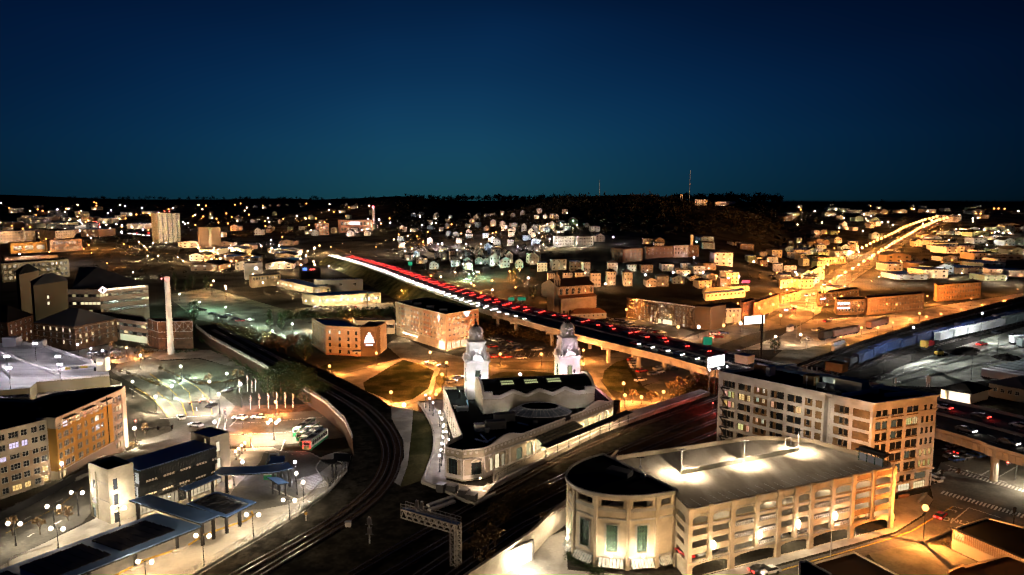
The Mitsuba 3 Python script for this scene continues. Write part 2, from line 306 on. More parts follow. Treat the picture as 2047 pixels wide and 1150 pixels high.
def lamp(base, h, c=SODIUM, I=250.0, r=.42, heads=((0, 0),), label='street lamp', group=None, k=6.0, name='street_lamp', w=None, pole=True, cat='street lamp'):
    key = fresh(name); tag(key, label, cat, group); x, y, z = base
    if pole:
        m = cached(('pole', round(h, 1), heads), lambda: lamp_pole(h, heads)); scene[key + '__pole'] = {**m, 'to_world': place(x, y, z)}
    for i, (dx, dy) in enumerate(heads):
        g = part(key, 'globe'); scene[g] = {**BULB, 'to_world': place(x + dx, y + dy, z + h + (r if pole and not (dx or dy) else -.1 if dx or dy else 0), 0, r), 'emitter': glow(c, k)}
    if I > 0: point(part(key, 'light'), (x, y, z + h + (.75 if len(heads) > 1 or heads[0] != (0, 0) else -.4 if pole else -r - .2)), c, I, w)
    return key
def lamp_pole(h, heads):
    m = MB().lathe([(.2, 0), (.2, .5), (.1, .7), (.07, h - (.8 if heads == ((0, 0),) else 0))], n=6)
    if heads == ((0, 0),):
        for a in (.5, 2.6, 4.7): m.bar((0, 0, h - .8), (.3 * math.cos(a), .3 * math.sin(a), h - .4), .03); m.bar((.3 * math.cos(a), .3 * math.sin(a), h - .4), (.2 * math.cos(a), .2 * math.sin(a), h + .2), .03)
    for dx, dy in heads:
        if dx or dy: m.bar((0, 0, h - .05), (dx * .93, dy * .93, h + .35), .07)
    return m.ply('m_pole')
def lamp_px(bx, by, hy, *a, **k):
    b = G(bx, by); h = ZAT(bx, hy, b[1]) - b[2]; return lamp(b, max(2.0, h), *a, **k)

# ---------------------------------------------------------------- trees
def branch(m, tw, a, d, L, r, depth, rg):
    b = a + d * L; m.tube(a, b, r, r * .6, 4 if depth < 2 else 3)
    if depth == 0:
        for _ in range(5):
            e = b - d * L * rg.random() * .8; q = d * .6 + rg.normal(size=3) * .55; q /= np.linalg.norm(q); s = np.cross(q, rg.normal(size=3)); s *= .045 / (np.linalg.norm(s) + 1e-9)
            tw.tri(e - s, e + s, e + q * L * .8)
        return
    for _ in range(3 if depth > 1 else 4):
        q = d + rg.normal(size=3) * .52; q[2] += .12; q /= np.linalg.norm(q); branch(m, tw, a + d * L * (.55 + .45 * rg.random()), q, L * (.62 + .2 * rg.random()), r * .58, depth - 1, rg)
def bare_tree(seed, depth=3):
    def make():
        rg = np.random.default_rng(seed); m, t = MB(), MB(); branch(m, t, np.zeros(3), np.array([0, 0, 1.]), .3, .022, depth, rg)
        return m.ply('m_bark'), t.ply('m_twig')
    return cached(('bare', seed, depth), make)
def leaf_tree(seed, cone=False, n=1400, mat='m_leaf'):
    def make():
        rg = np.random.default_rng(seed); m, t = MB(), MB(); m.tube((0, 0, 0), (0, 0, .75), .03, .008, 5)
        for _ in range(7):
            z = .2 + .5 * rg.random(); a = rg.random() * 6.28; m.tube((0, 0, z), (.2 * math.cos(a), .2 * math.sin(a), z + .12), .012, .004, 3)
        cl = []
        for _ in range(36):
            z, a = .12 + .85 * rg.random(), rg.random() * 6.28
            q = ((1 - z) * .27 if cone else .26 * math.sqrt(max(0, 1 - ((z - .58) / .45) ** 2))) * (.4 + .6 * rg.random()); cl.append((np.array([q * math.cos(a), q * math.sin(a), z]), .05 + .05 * rg.random()))
        for i in range(n):
            c, s = cl[i % len(cl)]; p = c + rg.normal(size=3) * s * .75; a, b = rg.normal(size=3) * .022, rg.normal(size=3) * .022; t.tri(p, p + a, p + b)
        return m.ply('m_bark'), t.ply(mat)
    return cached(('leaf', seed, cone, n, mat), make)
def tree(p, h, kind='bare', label='bare tree', group=None, seed=None, wide=1.0):
    seed = rnd.randrange(4) if seed is None else seed
    m, t = bare_tree(seed) if kind == 'bare' else leaf_tree(seed, kind == 'fir', 500 if p[1] > 480 else 1400, 'm_brush' if kind == 'brush' else 'm_leaf')
    key = fresh({'bare': 'bare_tree', 'fir': 'fir_tree', 'leaf': 'bushy_tree', 'brush': 'brush_tree'}[kind]); tag(key, label, 'tree', group)
    M = place(p[0], p[1], p[2] - .1, rnd.random() * 360, h * wide, h * wide, h); scene[key + '__trunk'] = {**m, 'to_world': M}; scene[key + '__crown'] = {**t, 'to_world': M}
    return key
def mass(name, label, pts, size, n, mat, rg, flat=1.0, kind='stuff', per=26, fs=.17):
    """a thicket: clumps of small leaf and twig faces at the points"""
    t = MB(); vs = []
    for p, s in pts:
        q = np.asarray(p) + rg.normal(size=(per, 3)) * np.array([.42, .42, .36 * flat]) * s + np.array([0, 0, .5 * s * flat]); a = rg.normal(size=(per, 3)) * s * fs; b = rg.normal(size=(per, 3)) * s * fs
        vs.append(np.stack([q, q + a, q + b], 1).reshape(-1, 3))
    v = np.vstack(vs); t.add(v, np.arange(len(v)).reshape(-1, 3)); key = fresh(name); put(key, t, mat); tag(key, label, kind=kind); return key
def fill(poly, n, rg):
    pg = Polygon([np.asarray(p)[:2] for p in poly]).buffer(0); x0, y0, x1, y1 = pg.bounds; out = []
    while len(out) < n:
        p = (x0 + rg.random() * (x1 - x0), y0 + rg.random() * (y1 - y0))
        if pg.contains(Point(p)): out.append(p)
    return out

# ---------------------------------------------------------------- vehicles
def car_meshes():
    body, cab, whl = MB(), MB(), MB()
    prof = [(-2.2, .35), (-2.25, .75), (-1.95, .92), (-1.35, .97), (1.0, .95), (2.0, .82), (2.25, .65), (2.25, .35)]
    def extr(m, pr, w):
        n = len(pr); v = [(x, s * w(z), z) for s in (-1, 1) for x, z in pr]; f = []
        for i in range(n): j = (i + 1) % n; f += [[i, n + i, n + j], [i, n + j, j]]
        for i in range(1, n - 1): f += [[0, i, i + 1], [n, n + i + 1, n + i]]
        m.add(v, f)
    extr(body, prof, lambda z: .9 if z < .9 else .84)
    extr(body, [(-1.15, 1.38), (.15, 1.4), (.15, 1.44), (-1.1, 1.42)], lambda z: .62)
    extr(cab, [(-1.75, .95), (-1.2, 1.39), (.2, 1.41), (1.05, .95)], lambda z: .83 if z < 1 else .64)
    for x in (-1.35, 1.4):
        for y in (-.86, .86): whl.add(*[np.array([[x + .33 * math.cos(a), y + s * .1, .33 + .33 * math.sin(a)] for s in (-1, 1) for a in np.arange(8) * .785]), [[j, (j + 1) % 8, 8 + (j + 1) % 8] for j in range(8)] + [[j, 8 + (j + 1) % 8, 8 + j] for j in range(8)] + [[0, j + 1, j] for j in range(1, 7)] + [[8, 8 + j, 9 + j] for j in range(1, 7)]])
    return body, cab, whl
_b, _c, _w = car_meshes()
CARB = {c: _b.ply('m_car_' + c) for c in CARS}; CARC, CARW = _c.ply('m_pane'), _w.ply('m_tyre')
HEAD = MB().box(2.2, 2.3, -.17, .17, -.12, .12).ply('m_lens')
TAIL = MB().box(-2.3, -2.2, -.2, .2, -.1, .1).ply('m_red')
def car(p, ang, col=None, label='parked car', group=None, head=0, tail=0, name='parked_car', s=1.0, tall=1.0):
    key = fresh(name); tag(key, label, 'car', group); M = place(p[0], p[1], p[2] + .02, math.degrees(ang), s, s, s * tall); col = col or rnd.choice(CARS + ['white', 'silver', 'black', 'grey', 'white', 'silver', 'black'])
    scene[key + '__body'] = {**CARB[col], 'to_world': M}; scene[key + '__windows'] = {**CARC, 'to_world': M}; scene[key + '__running_gear'] = {**CARW, 'to_world': M}; labels[key + '__running_gear'] = {'label': 'black wheels', 'kind': 'stuff'}
    for nm, m, k, c in (('headlight', HEAD, head, (1, .93, .82)), ('taillight', TAIL, tail, (1, .03, .02))):
        if k:
            for y in (-.62, .62): scene[part(key, nm)] = {**m, 'to_world': M @ T().translate([0, y, .72]).scale([1, 1.6, 1.7]), 'emitter': glow(c, k)}
    return key
# ---------------------------------------------------------------- railway embankment, tracks
Z5 = 5.0
outer_px = [(150, 1290), (330, 1188), (400, 1150), (460, 1114), (540, 1068), (610, 1024), (660, 986), (697, 942), (707, 908), (704, 876), (690, 845), (650, 806), (600, 775), (540, 741), (470, 703), (420, 676), (392, 655)]
inner_px = [(430, 648), (520, 690), (592, 716), (690, 760), (760, 797), (778, 812), (848, 826), (868, 860), (868, 900), (848, 965), (900, 1010), (930, 1150), (860, 1290)]
bankA = Polygon([P(x, y, Z5)[:2] for x, y in outer_px + inner_px]).buffer(0)
bankB = Polygon([P(x, y, Z5)[:2] for x, y in [(836, 803), (1000, 790), (1240, 800), (1230, 835), (960, 985), (845, 967), (868, 900), (868, 860), (846, 826)]]).buffer(0)
bankC = Polygon([P(x, y, Z5)[:2] for x, y in [(845, 965), (980, 940), (1222, 836), (1347, 806), (1434, 789), (1560, 742), (1700, 690), (1860, 640), (2060, 588), (2300, 545)]] +
                [(420, 330), (300, 215), (160, 222), (122, 240), (84, 238), (62, 226), (29, 199), (16.5, 170), (8.5, 158)] + [P(x, y, Z5)[:2] for x, y in [(1060, 1063), (930, 1150), (700, 1290)]]).buffer(0)
bank = bankA.union(bankB).union(bankC).buffer(.3).buffer(-.3)
bank = max(bank.geoms, key=lambda g: g.area) if hasattr(bank, 'geoms') else bank
bank = Polygon(bank.exterior).simplify(.15)
bp = ccw(list(bank.exterior.coords)[:-1])
put('railway_bed', MB().prism(bp, 0, Z5 + .04, sides=False), 'm_ballast'); tag('railway_bed', 'dark ballast of the railway and the freight yard', kind='structure')
put('embankment_wall', MB().prism(bp, -2, Z5 + .03, top=False), 'm_roof_brown'); tag('embankment_wall', 'grey retaining wall that carries the railway above the streets', kind='structure')
def track(px, label, group, z=Z5 + .12, name='railway_track', sleepers=True):
    line = smooth_line([P(x, y, z) for x, y in px], 10); ls = LineString(line[:, :2]); key = fresh(name); tag(key, label, 'railway track', group)
    for s in (-.75, .75):
        c = np.array(ls.parallel_offset(abs(s), 'left' if s > 0 else 'right').coords); m = MB()
        for a, b in zip(c[:-1], c[1:]):
            if ln(a, b) > .05: m.bar((*a, z + .2), (*b, z + .2), .14, .2)
        put(part(key, 'rail'), m, 'm_rail')
    if sleepers:
        m = MB()
        for p, d in along(line, .8):
            if p[1] < 330: m.box(-.13, .13, -1.3, 1.3, -.07, .1, np.array([[d[0] / np.hypot(*d[:2]), -d[1] / np.hypot(*d[:2]), 0, p[0]], [d[1] / np.hypot(*d[:2]), d[0] / np.hypot(*d[:2]), 0, p[1]], [0, 0, 1, z], [0, 0, 0, 1]]))
        k = part(key, 'sleeper'); put(k, m, 'm_roof_brown'); labels[k] = {'label': 'row of dark timber sleepers', 'kind': 'stuff'}
track([(425, 660), (520, 712), (620, 764), (700, 810), (744, 848), (767, 884), (771, 918), (755, 960), (715, 1002), (660, 1042), (590, 1083), (500, 1133), (400, 1190)], 'left railway track on the dark curve beside the bus plaza', 'railway tracks')
track([(437, 653), (535, 705), (640, 759), (727, 807), (772, 848), (792, 884), (794, 918), (779, 962), (741, 1006), (682, 1050), (607, 1095), (520, 1147), (440, 1195)], 'right railway track on the dark curve beside the bus plaza', 'railway tracks')
straight = [[(700, 1150), (860, 1058), (960, 1003), (1024, 971), (1132, 914), (1275, 853), (1437, 796), (1560, 752), (1680, 707), (1830, 660), (2060, 600)], [(740, 1170), (900, 1075), (1024, 1004), (1107, 962), (1250, 896), (1437, 820), (1560, 774), (1680, 728), (1830, 676), (2060, 612)],
            [(780, 1190), (920, 1095), (1024, 1032), (1110, 986), (1250, 917), (1437, 840), (1560, 792), (1680, 744), (1830, 692), (2060, 625)]]
for s, w in zip(straight, ('nearest the lit station platform', 'second from the lit station platform', 'third from the lit station platform')): track(s, f'straight railway track between station and garage, {w}', 'railway tracks')
track([(820, 1210), (960, 1110), (1040, 1055), (1115, 1016), (1240, 944), (1437, 862)], 'railway siding closest to the garage wall', 'railway tracks')
# parapet with railing along the curve
pl = [P(x, y, Z5) for x, y in outer_px[9:]]
m = MB(); r = MB()
for a, b in zip(pl[:-1], pl[1:]):
    m.bar(a + [0, 0, .35], b + [0, 0, .35], .4, .8)
    for q in along(np.array([a, b]), 2.2): r.bar(q[0] + [0, 0, .7], q[0] + [0, 0, 1.6], .08)
    for h in (1.15, 1.6): r.bar(a + [0, 0, h], b + [0, 0, h], .06)
k = thing('viaduct_parapet', 'low concrete parapet with railing on the outside of the rail curve', 'parapet'); put(k + '__coping', m, 'm_concrete'); put(k + '__railing', r, 'm_metal')
# plaza fence and its wall
pl = [P(x, y, Z5) for x, y in outer_px[1:8]]
m, r = MB(), MB()
for a, b in zip(pl[:-1], pl[1:]):
    off = np.array([-.6, .3, 0]); m.bar(a + off + [0, 0, .2], b + off + [0, 0, .2], .45, .9)
    for q in along(np.array([a, b]), 2.4): r.bar(q[0] + off + [0, 0, .6], q[0] + off + [0, 0, 1.9], .08)
    for h in (1.0, 1.45, 1.9): r.bar(a + off + [0, 0, h], b + off + [0, 0, h], .05)
k = thing('plaza_fence', 'pale low wall with railing between bus plaza and dark tracks', 'fence'); put(k + '__low_wall', m, 'm_concrete'); put(k + '__railing', r, 'm_metal')

# ---------------------------------------------------------------- the railway station
ZR = 13.1
S = {k: P(x, y, ZR)[:2] for k, (x, y) in dict(a=(890, 894), b=(924, 901), c=(967, 896), d=(1226, 800), e=(1186, 766), g=(886, 773), h=(923, 869), i=(895, 882)).items()}
st = fresh('railway_station'); tag(st, 'pale railway station with dark flat roof, zigzag parapet and two white towers', 'railway station')
poly = [S[k] for k in 'abcdeghi']
mb, trim = MB(), MB()
def arch_top(m, A, d, u, z, w, r, n=8, y=-.06, t=.35):
    """flat moulding along a round-headed opening"""
    F0 = frame_at(A, d, 0); pts = [(u + w / 2 - (w / 2 + t / 2) * math.cos(q), z + r * math.sin(q)) for q in np.linspace(0, math.pi, n)]
    for p, q in zip(pts[:-1], pts[1:]):
        a, b = (F0 @ [p[0], y, p[1], 1])[:3], (F0 @ [q[0], y, q[1], 1])[:3]; m.bar(a, b, .16, t, up=F0[:3, 1])
L = ln(S['c'], S['d']); dcd = S['d'] - S['c']
def cd(px, py): return UV(S['c'], S['d'], px, py)
wins = []
def strip(x0, x1, ytop, ybot, lit, frame='m_frame_green', n=1):
    u0, z1 = cd(x0, ytop); u1, _ = cd(x1, ytop); _, z0 = cd((x0 + x1) / 2, ybot); wins.append((u0, max(5.6, z0), u1 - u0, z1 - max(5.6, z0), n, 3, lit, frame))
W1 = (1, .82, .5)
strip(979.6, 985.6, 917, 942, tuple(x * .8 for x in W1)); strip(989.8, 998.6, 909, 936, W1); strip(1002.6, 1009.2, 908.5, 932, tuple(x * .3 for x in W1))
strip(1032.5, 1043.5, 897, 918, (.1, .12, .07), n=2); strip(1052.5, 1063, 887.5, 909, (.55, .48, .25), n=2); strip(1072, 1083, 880, 900, (.9, .75, .42), n=2)
for i in range(6): strip(1090 + i * 9.4, 1096.5 + i * 9.4, 873 - i * 3.9, 890 - i * 4.2, (.9, .72, .42), n=2)
strip(1168, 1177, 839, 856, (.8, .62, .3), n=2); strip(1195.5, 1200, 829, 849, (.8, .6, .3)); strip(1202, 1208, 822.5, 846, (.95, .7, .36)); strip(1210, 1214.5, 820.5, 842, (.5, .36, .18))
ab = [(1.0, 6.4, 2.6, 4.0, 3, 2, None, 'm_frame_green')]
bc = [(ln(S['b'], S['c']) * .42, 5.2, 2.6, 4.4, 2, 3, None, 'm_frame_green')]
gh = []
Lg = ln(S['g'], S['h'])
for i in range(9): gh.append((Lg * (i + .5) / 9 - .9, 6.2, 1.8, 4.2, 2, 3, (.75, .62, .38), 'm_frame_green'))
building(st, poly, Z5 - 1, ZR, 'm_stone', 'm_roof_black', {0: ab, 1: bc, 2: wins, 5: gh}, drop=1.0, walls='wall')
# parapet swells over the two end pavilions, string courses, pilasters
F0 = frame_at(S['c'], dcd, 0)
def fr(u, y, z): return (F0 @ [u, y, z, 1])[:3]
m = MB()
for u0, u1, hgt in ((1.5, 16.5, 1.5), (L - 17, L - 1, 1.6)):
    pts = [(u0, 0)] + [(u0 + (u1 - u0) * t, hgt * (.5 - .5 * math.cos(2 * math.pi * min(1, max(0, (t - .05) / .9)))) ** .7) for t in np.linspace(.05, .95, 14)] + [(u1, 0)]
    for (p, zp), (q, zq) in zip(pts[:-1], pts[1:]):
        m.quad(fr(p, -.05, ZR - .4), fr(q, -.05, ZR - .4), fr(q, -.05, ZR + zq), fr(p, -.05, ZR + zp)); m.quad(fr(q, .4, ZR - .4), fr(p, .4, ZR - .4), fr(p, .4, ZR + zp), fr(q, .4, ZR + zq)); m.quad(fr(p, -.05, ZR + zp), fr(q, -.05, ZR + zq), fr(q, .4, ZR + zq), fr(p, .4, ZR + zp))
put(part(st, 'gable'), m, 'm_white')
m = MB()
for A, B in ((S['a'], S['b']), (S['b'], S['c']), (S['c'], S['d'])):
    d = np.subtract(B, A); FF = frame_at(A, d, 0); LL = ln(A, B)
    for z, t, y in ((ZR - 2.5, .3, .22), (ZR - .25, .45, .16), (Z5 + .5, 1.0, .12)): m.box(.05, LL - .05, -y, .0, z, z + t, FF)
    n = max(1, int(LL / 9))
    for i in range(n + 1): m.box(max(.1, LL * i / n - .45), min(LL - .1, LL * i / n + .45), -.13, 0, Z5 + 1.5, ZR - 2.5, FF)
    for i in range(int(LL / 1.5)): m.box(i * 1.5 + .4, i * 1.5 + 1.1, -.1, .02, ZR - 1.2, ZR - .6, FF)
put(part(st, 'string_course'), m, 'm_white')
m = MB(); arch_top(m, S['c'], dcd, wins[0][0] - .3, 9.2, wins[2][0] + wins[2][2] - wins[0][0] + .6, 2.2, 10); arch_top(m, S['c'], dcd, wins[-3][0] - .2, 9.0, wins[-1][0] + wins[-1][2] - wins[-3][0] + .6, 2.2, 10)
arch_top(m, S['b'], S['c'] - S['b'], bc[0][0], 9.4, 2.6, 1.0, 8); arch_top(m, S['a'], S['b'] - S['a'], 1.0, 10.2, 2.6, .9, 8); put(part(st, 'window_arch'), m, 'm_white')
# great hall: barrel roof, zigzag front, arched gable ends, three roof lights
HA, HB = P(965, 822, ZR)[:2], P(1188, 808, ZR)[:2]; HL = ln(HA, HB); hd = HB - HA; HF = frame_at(HA, hd, 0); HW = 14.0
def hp(u, y, z): return (HF @ [u, y, z, 1])[:3]
zz = [(0, 17.6), (2.2, 17.6)] + [(5.2 + i * 4.05, 17.4 if i % 2 == 0 else 19.0) for i in range(7)] + [(HL - 2.2, 17.6), (HL, 17.6)]
m = MB(); cap = MB()
for (p, a), (q, b) in zip(zz[:-1], zz[1:]):
    m.quad(hp(p, 0, ZR - 1.2), hp(q, 0, ZR - 1.2), hp(q, 0, b), hp(p, 0, a)); m.quad(hp(q, .5, ZR), hp(p, .5, ZR), hp(p, .5, a), hp(q, .5, b))
    cap.add([hp(*t) for t in ((p, -.25, a - .9), (q, -.25, b - .9), (q, -.25, b + .15), (p, -.25, a + .15), (p, .6, a + .15), (q, .6, b + .15), (p, -.0, a - .9), (q, 0, b - .9))], [[0, 1, 2], [0, 2, 3], [3, 2, 5], [3, 5, 4], [6, 7, 1], [6, 1, 0]])
    m.quad(hp(p, HW, ZR), hp(p, HW, a), hp(q, HW, b), hp(q, HW, ZR)); cap.bar(hp(p, HW, a), hp(q, HW, b), .5, .5)
for u0 in (0.1, HL - 3.0): cap.box(u0, u0 + 2.9, -.4, .6, 17.0, 18.8, HF)
ark = [(y, 17.2 + 3.6 * math.sqrt(max(0, 1 - ((y - HW / 2) / (HW / 2)) ** 2))) for y in np.linspace(0, HW, 17)]
for u, s in ((0, 1), (HL, -1)):
    for (y0, a), (y1, b) in zip(ark[:-1], ark[1:]):
        q = [hp(u, y1, ZR - 1.2), hp(u, y0, ZR - 1.2), hp(u, y0, a + .5), hp(u, y1, b + .5)]; m.quad(*(q if s > 0 else q[::-1]))
        cap.bar(hp(u + .2 * s, y0, a + .45), hp(u + .2 * s, y1, b + .45), .7, .5)
put(part(st, 'hall_wall'), m, 'm_stone'); put(part(st, 'zigzag_parapet'), cap, 'm_white')
m = MB()
for (y0, a), (y1, b) in zip(ark[:-1], ark[1:]): m.quad(hp(.3, max(.5, y0), a - .1), hp(HL - .3, max(.5, y0), a - .1), hp(HL - .3, max(.5, y1), b - .1), hp(.3, max(.5, y1), b - .1))
put(part(st, 'hall_roof'), m, 'm_roof_black')
for i, (x0, x1) in enumerate(((1004, 1031), (1051, 1079), (1097, 1126))):
    yA, yB = 2.3, 5.0; zA, zB = [17.2 + 3.6 * math.sqrt(1 - ((y - 7) / 7) ** 2) + .12 for y in (yA, yB)]; u0 = HL * (x0 - 965) / 223; u1 = HL * (x1 - 965) / 223
    k = part(st, 'roof_light'); fm = MB(); fm.bar(hp(u0, yA, zA), hp(u1, yA, zA), .3); fm.bar(hp(u0, yB, zB), hp(u1, yB, zB), .3); fm.bar(hp(u0, yA, zA), hp(u0, yB, zB), .3); fm.bar(hp(u1, yA, zA), hp(u1, yB, zB), .3); fm.bar(hp(u0, (yA + yB) / 2, (zA + zB) / 2), hp(u1, (yA + yB) / 2, (zA + zB) / 2), .25)
    for j in range(1, 8): fm.bar(hp(u0 + (u1 - u0) * j / 8, yA, zA), hp(u0 + (u1 - u0) * j / 8, yB, zB), .07)
    put(k, fm, 'm_dark')
    for j in range(2):
        t0, t1 = (0, .5) if j == 0 else (.5, 1); ya, yb = yA + (yB - yA) * t0, yA + (yB - yA) * t1; za, zb = zA + (zB - zA) * t0, zA + (zB - zA) * t1
        put(part(k, 'pane'), MB().quad(hp(u0, ya, za), hp(u1, ya, za), hp(u1, yb, zb), hp(u0, yb, zb)), 'm_pane', emitter=glow((.62, .66, .3), .75 if j == 0 else .55))
# oval glass roof in front of the hall
oc = P(1079, 816, 14.6); oc = (oc[0], oc[1] - 1.0, 0)
k = part(st, 'oval_roof'); put(k, MB().lathe([(5.6, 15.6), (5.3, 15.4), (0.01, 15.4)], oc, 40, 1, .72), 'm_roof_black'); put(part(k, 'curb'), MB().lathe([(9.4, ZR - 1), (9.4, 13.75), (9.0, 13.85)], oc, 40, 1, .66), 'm_dark')
gl = MB(); rib = MB(); n = 20
def op(i, r, z, f): a = 2 * math.pi * i / n; return np.array([oc[0] + r * math.cos(a), oc[1] + r * f * math.sin(a), z])
for i in range(n):
    a, b, c, d = op(i, 9.2, 13.8, .66), op(i + 1, 9.2, 13.8, .66), op(i + 1, 5.5, 15.5, .72), op(i, 5.5, 15.5, .72)
    put(part(k, 'pane'), MB().quad(a, b, c, d), 'm_glass_sky'); rib.bar(a + [0, 0, .06], d + [0, 0, .06], .14); rib.bar(a + [0, 0, .05], b + [0, 0, .05], .22); rib.bar(d + [0, 0, .05], c + [0, 0, .05], .16)
    rib.bar((a + b) / 2 + [0, 0, .04], (c + d) / 2 + [0, 0, .04], .05)
put(part(k, 'rib'), rib, 'm_rib')
# roof plant
def roofbox(parent, px, py, z, w, d, h, mat, name='air_handler', rot=0, legs=True):
    p = P(px, py, z); M = np.eye(4); c, s = math.cos(rot), math.sin(rot); M[:2, :2] = [[c, -s], [s, c]]; M[:3, 3] = p; m = MB().box(-w / 2, w / 2, -d / 2, d / 2, .25, h, M)
    m.box(-w / 2 - .08, w / 2 + .08, -d / 2 - .08, d / 2 + .08, h, h + .12, M)
    for i in range(int(w / .7)): m.box(-w / 2 + .2 + i * .7, -w / 2 + .55 + i * .7, -d / 2 - .05, -d / 2, .5, h - .25, M)
    for x in (-w / 2 + .1, w / 2 - .3): m.box(x, x + .2, -d / 2 + .1, d / 2 - .1, 0, .25, M)
    put(part(parent, name), m, mat)
zr = ZR - 1.0
for px, py, w, d, h, mt in ((958, 862, 2.6, 2.2, 2.0, 'm_white'), (991, 858, 5.5, 2.2, 2.4, 'm_roof_grey'), (1008, 843, 6.0, 2.4, 2.4, 'm_roof_grey'), (984, 852, 4.5, 2, 1.2, 'm_roof_grey'), (973, 866, 1.2, 1.2, 1.4, 'm_grey'), (924, 822, 3.4, 2, 1.2, 'm_roof_pale'), (925, 779, 3.8, 2.2, 1.0, 'm_roof_grey'), (940, 795, 2.6, 1.8, 2.6, 'm_roof_pale'), (911, 817, 1, 1, .8, 'm_white'), (1070, 850, 1.2, 1, 1.2, 'm_roof_grey')):
    roofbox(st, px, py, zr, w, d, h, mt, rot=.25)
m = MB()
for (x0, y0, x1, y1) in ((950, 878, 972, 884), (960, 868, 974, 882), (972, 884, 990, 874), (1035, 845, 1056, 850), (934, 800, 936, 812)): m.bar(P(x0, y0, zr + .6), P(x1, y1, zr + .6), .35)
put(part(st, 'duct'), m, 'm_canopy')
# towers
def tower(cx, D, lab, lit):
    k = part(st, 'tower'); M = np.eye(4); a = math.radians(11.3); M[:2, :2] = [[math.cos(a), -math.sin(a)], [math.sin(a), math.cos(a)]]; M[:3, 3] = [(cx - CX) * D / F, D, 0]
    z = lambda y: 75 - D * (y - 402) / F
    m = MB(); w = 3.3; s1, s2, s3, s4 = 24.2, 30.3, 32.6, 34.9
    R4 = [np.array([[math.cos(q), -math.sin(q), 0, 0], [math.sin(q), math.cos(q), 0, 0], [0, 0, 1, 0], [0, 0, 0, 1]]) for q in (0, math.pi / 2, math.pi, -math.pi / 2)]
    m.box(-w, w, -w, w, 10, s1, M)
    for R in R4:
        N = M @ R
        for x in (-w - .12, w - .78): m.box(x, x + .9, -w - .16, -w + .1, 13, s1 - .4, N)
        m.box(-1.5, -.95, -w - .14, -w, 16, 22.4, N); m.box(.95, 1.5, -w - .14, -w, 16, 22.4, N); m.box(-1.7, 1.7, -w - .2, -w, 21.8, 22.4, N)
        m.box(-w - .5, w + .5, -w - .5, -w + .2, s1 - .35, s1, N); m.box(-w - .8, w + .8, -w - .8, -w + .2, s1, s1 + .5, N)
        # round pediment with cartouche
        prev = None
        for q in np.linspace(0, math.pi, 11):
            p = (-1.75 * math.cos(q), s1 + .1 + 2.3 * math.sin(q))
            if prev: m.add([(N @ [x, y, zq, 1])[:3] for x, zq in (prev, p) for y in (-w - .85, -w + .3)] + [(N @ [x * .72, -w - .62, s1 + .1 + (zq - s1 - .1) * .72, 1])[:3] for x, zq in (prev, p)], [[0, 1, 3], [0, 3, 2], [0, 2, 5], [0, 5, 4]])
            prev = p
        m.add([(N @ [x * .75, -w - .6, s1 + .1 + zq * .75, 1])[:3] for x, zq in [(0, 0)] + [(-1.75 * math.cos(q), 2.3 * math.sin(q)) for q in np.linspace(0, math.pi, 11)]], [[0, i, i + 1] for i in range(1, 11)][::1])
        m.lathe([(.8, -.15), (.65, .12), (.0, .16)], (0, 0, 0), 10) if False else None
        # corner scrolls of the upper stage
        for x in (-1, 1):
            pr = [(2.0, 0), (3.2, 0), (3.1, 1.3), (2.6, 2.6), (2.45, 4.4), (2.0, 4.6)]; n = len(pr)
            v = [(N @ [x * q, yy, s1 + .5 + h, 1])[:3] for yy in (-2.95, -2.25) for q, h in pr]; f = []
            for i in range(n): j = (i + 1) % n; f += [[i, j, n + j], [i, n + j, n + i]]
            f += [[0, i + 1, i] for i in range(1, n - 1)] + [[n, n + i, n + i + 1] for i in range(1, n - 1)]; m.add(v, f)
        # four roundels in each face
        for x in (-.42, .42):
            for h in (27.0, 27.9):
                c8 = [(x + .3 * math.cos(q), h + .3 * math.sin(q)) for q in np.linspace(0, 2 * math.pi, 9)]
                for p, q in zip(c8[:-1], c8[1:]): m.bar((N @ [p[0], -2.56, p[1], 1])[:3], (N @ [q[0], -2.56, q[1], 1])[:3], .09)
        m.box(-2.85, 2.85, -2.85, -2.3, s2 - .3, s2 + .35, N)
    m.box(-2.5, 2.5, -2.5, 2.5, s1, s2, M)
    m.box(-2.1, 2.1, -2.1, 2.1, s2, s2 + .7, M); c = M[:3, 3]
    m.lathe([(2.25, s2 + .6), (2.1, s2 + .8), (2.0, s3 - .4), (2.35, s3 - .3), (2.4, s3), (1.95, s3 + .05)], (c[0], c[1], 0), 16)
    for i in range(8):
        q = a + i * math.pi / 4 + math.pi / 8; m.bar((c[0] + 2.15 * math.cos(q), c[1] + 2.15 * math.sin(q), s2 + .7), (c[0] + 2.15 * math.cos(q), c[1] + 2.15 * math.sin(q), s3 - .3), .5)
    put(k, m, 'm_white'); labels[k] = {'label': lab}
    dm = MB(); dm.lathe([(1.95, s3), (2.25, s3 + .5), (2.25, s3 + 1.0), (1.95, s3 + 1.7), (1.4, s3 + 2.3), (.7, s3 + 2.6), (0.01, s3 + 2.7)], (c[0], c[1], 0), 16)
    for i in range(8):
        q = a + i * math.pi / 4; prev = None
        for r, h in ((1.98, .05), (2.29, .5), (2.29, 1.0), (1.99, 1.7), (1.43, 2.33), (.72, 2.63)):
            p = (c[0] + r * math.cos(q), c[1] + r * math.sin(q), s3 + h)
            if prev: dm.bar(prev, p, .16)
            prev = p
    put(part(k, 'dome'), dm, 'm_white', 40)
    put(part(k, 'finial'), MB().lathe([(.9, 0), (.85, .3), (.45, .5), (.4, 1.0), (.55, 1.2), (.25, 1.5), (.1, 2.0), (.04, 3.9), (.0, 4.0)], (c[0], c[1], s3 + 2.5), 8), 'm_dark')
